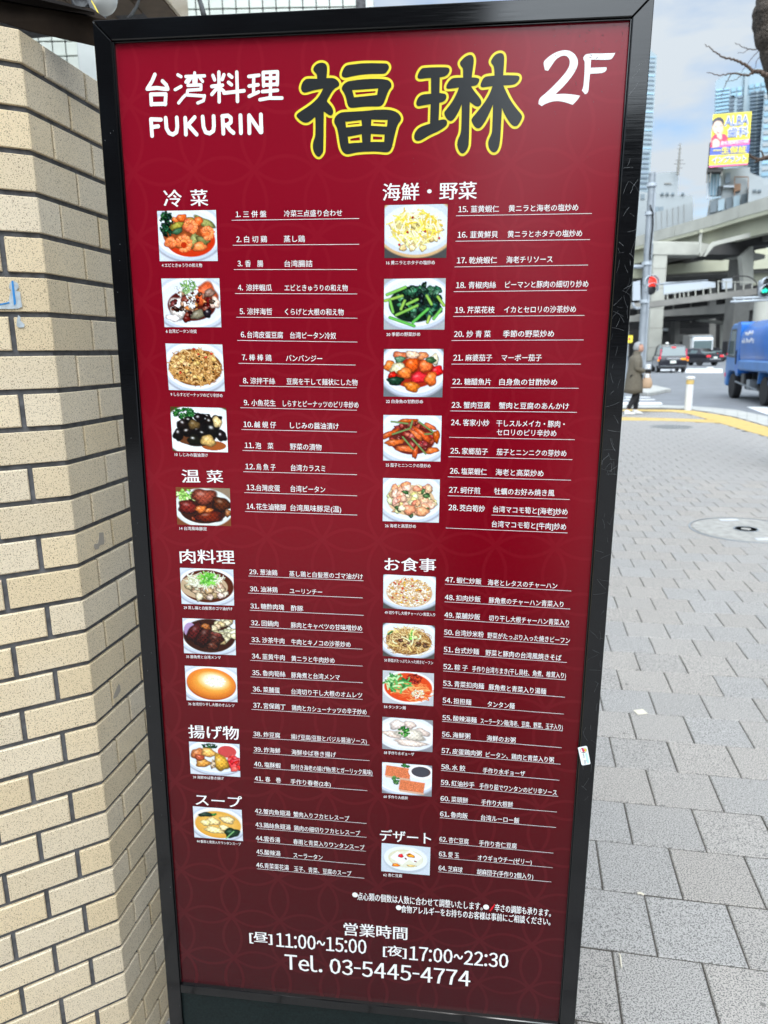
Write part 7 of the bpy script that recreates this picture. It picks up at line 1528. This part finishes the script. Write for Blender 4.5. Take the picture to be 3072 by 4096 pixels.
wbuild(pxpoly([(2300, 1270), (2560, 1262), z5(640, 595), z5(1545, 500), z5(1800, 470), z5(1800, 560), z5(1545, 588), z5(1180, 630), z5(640, 655), (2560, 1286), (2300, 1296)], 94, 8), 'girder', 'concrete_grey', lowc)
wbuild(pxpoly([(2300, 1296), z5(640, 657), z5(1180, 633), z5(1545, 592), z5(1800, 565), z5(1800, 610), z5(1200, 668), z5(640, 690), (2300, 1310)], 95, 10), 'soffit_beam', 'concrete_dark', lowc)  # dark slab standing for the black shadow below the girder
for x_ in (2440, 2700): wbuild(pxpoly([(x_, 1285), (x_ + 20, 1284), (x_ + 18, 1420), (x_ - 2, 1420)], 100, 1.5), 'column', 'concrete_grey', lowc)
rc = at(3048, 1300, 62)
pr2 = empty('round_pier', (rc[0], rc[1], -0.03), 'pale round concrete pier above the blue truck at the right edge', 'pier')
wbuild(MB().lathe([(0.75, -0.03), (0.75, at(3048, 1196, 62)[2])], 28, (rc[0], rc[1], 0)), 'shaft', 'concrete_pale', pr2, smooth=True, angle=0.5)
wbuild(MB().lathe([(0.8, at(3048, 1204, 62)[2]), (0.95, at(3048, 1190, 62)[2]), (0.95, at(3048, 1184, 62)[2])], 28, (rc[0], rc[1], 0)), 'capital', 'concrete_grey', pr2, smooth=True, angle=0.5)
# footbridge with railing and pale panel
fb = empty('footbridge', tuple(at(2800, 1400, 78) * np.array([1, 1, 0])), 'grey footbridge with a slatted railing crossing under the flyover', 'footbridge')
wbuild(pxpoly([(2400, 1222), z5(330, 525), z5(635, 492), z5(1545, 375), z5(1800, 340), z5(1800, 405), z5(1545, 440), z5(635, 552), z5(330, 575), (2400, 1245)], 78, 3.0), 'deck', 'concrete_grey', fb)
wbuild(pxpoly([z5(630, 318), z5(1050, 308), z5(1140, 320), z5(1140, 370), z5(1020, 388), z5(630, 442)], 79.5, 0.12), 'wind_screen', 'pale_metal', fb)
wbuild(pxpoly([z5(1215, 285), z5(1305, 280), z5(1305, 375), z5(1215, 385)], 80.2, 0.3), 'sign_panel', 'pale_metal', fb)
for x_, yt in ((668, 436), (742, 428), (790, 424), (830, 418), (875, 410), (945, 398), (1022, 388), (1092, 372), (1170, 300), (1250, 310), (1335, 330), (1420, 335), (1505, 328), (1600, 322)):
    yb = 490 - (x_ - 635) * 0.1286; wbuild(pxpoly([z5(x_ - 5, yt), z5(x_ + 5, yt), z5(x_ + 5, yb), z5(x_ - 5, yb)], 78.1, 0.12), 'rail_post', 'concrete_pale', fb)
wbuild(pxpoly([z5(640, 436), z5(1100, 372), z5(1100, 366), z5(640, 428)], 78.0, 0.08), 'hand_rail', 'concrete_pale', fb)
wbuild(pxpoly([z5(1165, 306), z5(1700, 322), z5(1700, 330), z5(1165, 313)], 78.0, 0.08), 'hand_rail', 'concrete_pale', fb)
for x_ in (2500, 3100): wbuild(pxpoly([(x_, 1238), (x_ + 16, 1238), (x_ + 15, 1425), (x_ - 1, 1425)], 79, 0.8), 'leg', 'concrete_grey', fb)
arch = MB().tube([at(*z5(x_, y_), 76) for x_, y_ in ((1335, 262), (1400, 256), (1460, 262), (1510, 284), (1545, 320), (1556, 380), (1556, 520), (1556, 1000))], 0.06)
la = empty('lamp_arm', tuple(at(*z5(1556, 1000), 76) * np.array([1, 1, 0])), 'thin dark curved lamp post arching beside the footbridge', 'street lamp'); wbuild(arch, 'arm', 'concrete_dark', la, smooth=True); wbuild(MB().box(tuple(at(*z5(1315, 268), 76)), tuple(at(*z5(1355, 256), 76) + np.array([0, .3, 0]))), 'lamp_head', 'concrete_dark', la)
bkw = empty('lower_deck', tuple(at(2800, 1400, 116) * np.array([1, 1, 0])), 'added dark backing for the shaded gap behind the footbridge', 'flyover')
wbuild(pxpoly([(2200, 1112), (2663, 1098), (3300, 1082), (3300, 1300), (2200, 1320)], 116, 3), 'girder', 'concrete_dark', bkw)  # added dark slab, the shade behind the footbridge put into its colour
for k in range(9): wbuild(pxpoly([(2480 + k * 70, 1108 - k * 1.5), (2488 + k * 70, 1108 - k * 1.5), (2487 + k * 70, 1290), (2479 + k * 70, 1290)], 115.6, 0.4), 'rib', 'concrete_grey', bkw)
# things in the dark below the decks
und = empty('dark_building', tuple(at(2800, 1400, 128) * np.array([1, 1, 0])), 'dark low shopfronts far under the flyover', 'building')
wbuild(pxpoly([(2200, 1290), (3300, 1250), (3300, 1440), (2200, 1440)], 128, 8), 'wall', 'concrete_dark', und)  # dark wall colour carries the shade below the decks
for (a, b, c, d, m) in ((618, 725, 672, 800, 'bldg_white'), (700, 850, 740, 900, 'concrete_grey'), (760, 830, 850, 905, 'concrete_grey'), (1060, 860, 1120, 900, 'bldg_window'), (980, 700, 1030, 720, 'bldg_window'), (310, 610, 345, 700, 'bldg_white'), (1440, 630, 1535, 665, 'bldg_white'), (1300, 640, 1340, 700, 'street_wall'), (640, 690, 980, 700, 'street_wall')):
    wbuild(pxpoly([z5(a, b), z5(c, b), z5(c, d), z5(a, d)], 127.6, 0.35), 'window' if 'window' in m else 'panel', m, und)
wall_ = empty('dark_building', tuple(at(2900, 1400, 132) * np.array([1, 1, 0])), 'pale frame structure with a column beyond the white lorry', 'building')
wbuild(pxpoly([z5(980, 680), z5(1245, 705), z5(1245, 735), z5(980, 700)], 100, 1.2), 'beam', 'concrete_pale', wall_)
wbuild(pxpoly([z5(1235, 650), z5(1280, 650), z5(1280, 700), z5(1235, 700)], 99.5, 1.0), 'beam_end', 'concrete_pale', wall_)
wbuild(pxpoly([z5(1186, 735), z5(1232, 735), z5(1228, 1010), z5(1182, 1010)], 100.2, 1.0), 'column', 'concrete_pale', wall_)

# ------------------------------------------------------------------ buildings
def building(name, label, px, Y, dep, wallm, cat='building'):
    """px: outline of the street face as seen; returns the root"""
    b = at((px[0][0] + px[1][0]) / 2, 1400, Y); root = empty(name, (b[0], Y, -0.03), label, cat)
    wbuild(pxpoly(px, Y, dep), 'wall', wallm, root); return root
def windows(root, x0, x1, y0, y1, nx, ny, Y, fx=0.62, fy=0.55, m='bldg_window', name='window', dx=0.0, dep=0.25, proud=0.12):
    """grid of panes; dx leans the columns as the verticals do in view"""
    for i in range(nx):
        for j in range(ny):
            cx_ = x0 + (x1 - x0) * (i + 0.5) / nx; cy_ = y0 + (y1 - y0) * (j + 0.5) / ny; w_ = (x1 - x0) / nx * fx / 2; h_ = (y1 - y0) / ny * fy / 2; sh = dx * (cy_ - y0) / (y1 - y0)
            wbuild(pxpoly([(cx_ - w_ + sh, cy_ - h_), (cx_ + w_ + sh, cy_ - h_), (cx_ + w_ + sh, cy_ + h_), (cx_ - w_ + sh, cy_ + h_)], Y - proud, dep), name, m, root)
# slim tower behind the board edge
tw = building('apartment_tower', 'tall slim pale tower rising just behind the right edge of the board', [(2430, 160), (2600, 190), (2606, 205), (2628, 222), (2600, 700), (2566, 1000), (2400, 1000)], 300, 14, 'tower_wall')
for j in range(24):
    y_ = 222 + j * 18.2; xr = 2628 - (y_ - 222) * 0.045
    wbuild(pxpoly([(xr - 60, y_ + 3), (xr - 6, y_ + 5), (xr - 6, y_ + 10), (xr - 60, y_ + 8)], 299.7, 0.6), 'balcony_recess', 'tower_dark' if j % 4 else 'tower_glass', tw)
tw2 = building('apartment_tower', 'lower striped block in front of the slim tower foot', [(2420, 585), (2606, 600), (2596, 700), (2585, 800), (2420, 800)], 260, 12, 'tower_wall')
for j in range(9): wbuild(pxpoly([(2440, 603 + j * 20), (2600 - j * 1.5, 606 + j * 20), (2599 - j * 1.5, 614 + j * 20), (2440, 612 + j * 20)], 259.6, 0.7), 'balcony_recess', 'tower_dark', tw2)
# white mid-rise blocks
wb1 = building('office_block', 'upper white stepped block behind the poles', [(2622, 700), (2634, 690), (2713, 686), (2711, 800), (2622, 800)], 168, 10, 'bldg_white')
wbuild(pxpoly([z4(720, 1470), z4(775, 1470), z4(775, 1480), z4(720, 1480)], 167.8, 0.5), 'ledge', 'concrete_grey', wb1)
wb2 = building('office_block', 'wide low white block above the flyover parapet, left part', [(2440, 760), (2558, 765), (2620, 775), (2770, 782), (2772, 792), (2764, 905), (2760, 1030), (2440, 1040)], 150, 12, 'bldg_white')
for x_ in (690, 730, 775, 855): wbuild(pxpoly([z4(x_, 1548), z4(x_ + 24, 1548), z4(x_ + 24, 1565), z4(x_, 1565)], 149.6, 0.5), 'window', 'bldg_window', wb2)
for x_ in (642, 680): wbuild(pxpoly([z4(x_, 1662), z4(x_ + 32, 1662), z4(x_ + 30, 1716), z4(x_, 1716)], 149.8, 0.4), 'window', 'bldg_window', wb2)
wbuild(pxpoly([z4(530, 1560), z4(560, 1560), z4(560, 1600), z4(530, 1600)], 149.8, 0.4), 'window', 'bldg_window', wb2)
wb3 = building('office_block', 'long pale grey block just above the flyover parapet', [(2615, 850), (2690, 832), (2772, 808), (2772, 1000), (2615, 1000)], 140, 8, 'bldg_white')
for k in range(6): wbuild(pxpoly([z4(650 + k * 45, 1700 - k * 12), z4(653 + k * 45, 1700 - k * 12), z4(653 + k * 45, 1850), z4(650 + k * 45, 1850)], 139.9, 0.2), 'fin', 'concrete_grey', wb3)
an = empty('antenna_mast', tuple(at(2712, 900, 166) * np.array([1, 1, 0])), 'thin lattice antenna on the white stepped block', 'antenna')
a0, a1 = at(2711, 700, 166), at(2722, 572, 166)
wbuild(MB().tube([a0, at(2716, 640, 166)], 0.28, 6), 'mast', 'concrete_grey', an); wbuild(MB().tube([at(2716, 640, 166), a1], [0.22, 0.1], 6), 'mast_top', 'concrete_grey', an)
for y_, w_ in ((580, 6), (595, 8), (612, 7), (640, 16), (655, 22), (672, 12)): wbuild(MB().tube([at(2718 - w_, y_ + 1, 166), at(2718 + w_, y_, 166)], 0.07, 5), 'cross_arm', 'concrete_grey', an)
# right towers
rt1 = building('apartment_tower', 'broad glassy high-rise behind the yellow billboard', [(2862, 326), (2880, 312), (2925, 292), (2986, 277), (3110, 268), (3200, 275), (3190, 900), (2840, 900)], 340, 26, 'tower_pale')
for j in range(16):
    y_ = 350 + j * 15; wbuild(pxpoly([(2864 - j * .6, y_ + 8), (2918 - j * .6, y_), (2918 - j * .6, y_ + 7), (2864 - j * .6, y_ + 15)], 339.4, 0.9), 'window', 'tower_glass', rt1)
for i in range(6):
    for j in range(2):
        x_ = 2925 + i * 24; y_ = 352 - i * 4.5 + j * 22; wbuild(pxpoly([(x_, y_), (x_ + 18, y_ - 3), (x_ + 18, y_ + 13), (x_, y_ + 16)], 339.4, 0.9), 'window', 'tower_glass', rt1)
for j in range(5):
    for x_ in (2920, 2952): wbuild(pxpoly([(x_ - j * .8, 384 + j * 15.5), (x_ + 19 - j * .8, 380 + j * 15.5), (x_ + 19 - j * .8, 389 + j * 15.5), (x_ - j * .8, 393 + j * 15.5)], 339.4, 0.9), 'balcony_recess', 'tower_dark', rt1)
wbuild(pxpoly([(2980, 285), (2993, 282), (2975, 700), (2962, 700)], 338.8, 2), 'pilaster', 'tower_wall', rt1)
for j in range(27):
    y_ = 366 + j * 14.6; x_ = 3002 - j * 0.62
    wbuild(pxpoly([(x_, y_ + 2), (x_ + 56, y_ - 5), (x_ + 56, y_ + 1.5), (x_, y_ + 8.5)], 339.2, 1.0), 'balcony_recess', 'tower_dark', rt1)
    wbuild(pxpoly([(x_ + 25, y_ - 2), (x_ + 30, y_ - 3), (x_ + 30, y_ + 6), (x_ + 25, y_ + 7)], 338.9, 1.0), 'balcony_wall', 'tower_wall', rt1)
rt2 = building('apartment_tower', 'pale blue glass high-rise cut by the right edge of the photo', [(3062, 318), (3110, 310), (3200, 300), (3190, 900), (3032, 900), (3040, 600)], 325, 12, 'tower_pale')
for j in range(20): wbuild(pxpoly([(3062 - j * 1.1, 332 + j * 24), (3150, 322 + j * 24), (3150, 336 + j * 24), (3062 - j * 1.1, 346 + j * 24)], 324.6, 0.8), 'window', 'tower_glass' if j % 2 else 'bldg_white', rt2)
# building carrying the billboard
bb = building('rooftop_building', 'white building with steel stairs carrying the yellow billboard', [(2880, 676), (3000, 668), (3000, 690), (3072, 722), (3110, 722), (3100, 900), (2820, 900), (2838, 800), (2884, 790)], 122, 12, 'bldg_white')
wbuild(pxpoly([z4(1075, 1395), z4(1170, 1395), z4(1150, 1570), z4(1070, 1570)], 121.5, 1.0), 'glass_bay', 'tower_glass', bb)
for k in range(5): wbuild(pxpoly([z4(1062 + k * 25, 1390), z4(1066 + k * 25, 1390), z4(1062 + k * 25, 1575), z4(1058 + k * 25, 1575)], 121.3, 0.15), 'mullion', 'pale_metal', bb)
wbuild(pxpoly([z4(1210, 1390), z4(1250, 1390), z4(1248, 1468), z4(1208, 1475)], 121.7, 0.5), 'window', 'tower_dark', bb)
wbuild(pxpoly([z4(1280, 1480), z4(1335, 1475), z4(1330, 1530), z4(1275, 1545)], 121.5, 0.8), 'equipment', 'rust_steel', bb)
for k in range(7): wbuild(pxpoly([z4(1142 + k * 2, 1570 - k * 12), z4(1180 + k * 2, 1565 - k * 12), z4(1180 + k * 2, 1569 - k * 12), z4(1142 + k * 2, 1574 - k * 12)], 121.0, 0.5), 'stair_step', 'concrete_dark', bb)
for (a, b, c, d) in ((1282, 1418, 1396, 1424), (1280, 1418, 1287, 1640), (1390, 1418, 1397, 1640), (1195, 1490, 1280, 1506), (1060, 1385, 1075, 1600)): wbuild(pxpoly([z4(a, b), z4(c, b), z4(c, d), z4(a, d)], 121.2, 0.3), 'steel_frame', 'rust_steel' if a > 1200 and b < 1450 else 'pale_metal', bb)
for k in range(5): wbuild(pxpoly([z4(1090 + k * 62, 1620 - k * 14), z4(1142 + k * 62, 1608 - k * 14), z4(1138 + k * 62, 1700 - k * 14), z4(1086 + k * 62, 1712 - k * 14)], 121.0, 0.4), 'glass_panel', 'tower_pale' if k % 2 else 'bldg_window', bb)
bb2 = building('rooftop_building', 'low white rooftop structure right of the billboard building', [(2996, 726), (3050, 718), (3056, 740), (3110, 738), (3110, 850), (2990, 850)], 118, 6, 'bldg_white')
for x_ in (1430, 1470): wbuild(pxpoly([z4(x_, 1525), z4(x_ + 28, 1522), z4(x_ + 28, 1540), z4(x_, 1543)], 117.7, 0.5), 'window', 'bldg_window', bb2)
# billboard
BY = 118.5
bc = [(2852.3, 458.2), (3006.8, 446.0), (2990.7, 659.1), (2836.4, 670.0)]
z9 = lambda p: (2750 + p[0] * 0.19409, 400 + p[1] * 0.19409)
bill = empty('billboard', tuple(at(2920, 665, BY)), 'yellow and blue rooftop billboard with a smiling face and large lettering', 'billboard')
def bbp(name, pts, m, lay, dep=0.04): return wbuild(pxpoly([z9(p) for p in pts], BY - lay, dep), name, m, bill)
wbuild(pxpoly(bc, BY, 0.5), 'panel', 'board_yellow', bill)
wbuild(pxpoly([z9((452, 885)), z9((478, 870)), z9((440, 1392)), z9((415, 1395))], BY + 0.3, 1.6), 'side_box', 'concrete_dark', bill)
wbuild(pxpoly([z9((405, 1395)), z9((740, 1400)), z9((700, 1480)), z9((470, 1480)), z9((390, 1490))], BY + 0.2, 1.6), 'under_box', 'concrete_dark', bill)
for p_ in ((470, 1480, 440, 1700), (395, 1480, 380, 1700), (700, 1480, 690, 1560)): wbuild(pxpoly([z9((p_[0], p_[1])), z9((p_[0] + 26, p_[1])), z9((p_[2] + 26, p_[3])), z9((p_[2], p_[3]))], BY + 0.4, 0.3), 'support', 'concrete_grey', bill)
bbp('red_band', [(478, 870), (1285, 800), (1275, 915), (470, 985)], 'board_pink', 0.05)
bbp('blue_band', [(470, 985), (1277, 915), (1262, 1095), (460, 1142)], 'board_blue', 0.05)
bbp('yellow_band', [(455, 1145), (1260, 1100), (1245, 1300), (446, 1350)], 'board_yellow', 0.05)
bbp('pink_edge', [(446, 1350), (1243, 1300), (1240, 1332), (443, 1392)], 'board_pink', 0.05)
# a plain smiling man, drawn generically
bbp('portrait_shirt', [(478, 970), (498, 790), (530, 730), (600, 700), (700, 690), (790, 705), (820, 760), (830, 830), (690, 850), (660, 950)], 'board_red', 0.09)
bbp('portrait_arm', [(510, 850), (560, 800), (620, 800), (668, 860), (660, 950), (590, 975), (512, 980)], 'board_skin', 0.11)
bbp('portrait_neck', [(590, 640), (700, 620), (712, 760), (690, 830), (610, 760)], 'board_skin', 0.12)
fc = [(625 + 112 * math.cos(t) + 10 * math.sin(t), 565 + 158 * math.sin(t)) for t in np.linspace(0, 2 * math.pi, 25)[:-1]]
bbp('portrait_hair', [(515, 520), (512, 440), (560, 385), (620, 350), (690, 350), (745, 400), (758, 470), (745, 545), (725, 480), (690, 430), (600, 420), (545, 470), (530, 520)], 'board_hair', 0.16)
bbp('portrait_face', fc, 'board_skin', 0.13)
for e in ((585, 545), (690, 530)): bbp('portrait_eye', [(e[0] - 20, e[1]), (e[0], e[1] - 8), (e[0] + 20, e[1]), (e[0], e[1] + 5)], 'board_hair', 0.17)
bbp('portrait_mouth', [(600, 640), (650, 655), (700, 625), (690, 665), (645, 685), (612, 668)], 'board_lip', 0.17); bbp('portrait_teeth', [(612, 646), (650, 658), (692, 632), (686, 650), (648, 668), (618, 656)], 'board_white', 0.19)
def bb_text(name, body, a, b, hgt, m, lay, bold=0.0):
    vs, fs = glyphs(body); x0, x1 = vs[:, 0].min(), vs[:, 0].max(); y0, y1 = vs[:, 1].min(), vs[:, 1].max(); mb = MB()
    sh = [(bold * math.cos(q), bold * math.sin(q)) for q in np.linspace(0, 2 * math.pi, 9)[:-1]] if bold else [(0, 0)]
    for k_, (sx_, sy_) in enumerate(sh):
        out_ = []
        for x, y in vs:
            t = (x + sx_ - x0) / (x1 - x0); s_ = (y + sy_ - y0) / (y1 - y0)
            px_ = (a[0] + (b[0] - a[0]) * t - (0.076 * (1 - s_) * hgt), a[1] + (b[1] - a[1]) * t - s_ * hgt); out_.append(at(*z9(px_), BY - lay - k_ * 0.002))
        mb.add(out_, fs)
    return wbuild(mb, name, m, bill)
for (txt, a, b, h, m, bo, out_m, obo) in (('ALBA', (780, 540), (1265, 495), 190, 'board_letter', 0.012, 'board_white', 0.05), ('歯科', (840, 775), (1262, 745), 205, 'board_letter', 0.008, 'board_white', 0.05),
        ('一生保証', (530, 1110), (1222, 1082), 135, 'board_yellow', 0.02, None, 0), ('インプラント', (515, 1305), (1210, 1262), 125, 'board_letter', 0.02, 'board_white', 0.07), ('東京7院神奈川14院', (690, 935), (1262, 885), 82, 'board_white', 0.01, None, 0)):
    if out_m: bb_text('lettering_outline', txt, a, b, h * 1.03, out_m, 0.08, obo)
    bb_text('lettering', txt, a, b, h, m, 0.14, bo)
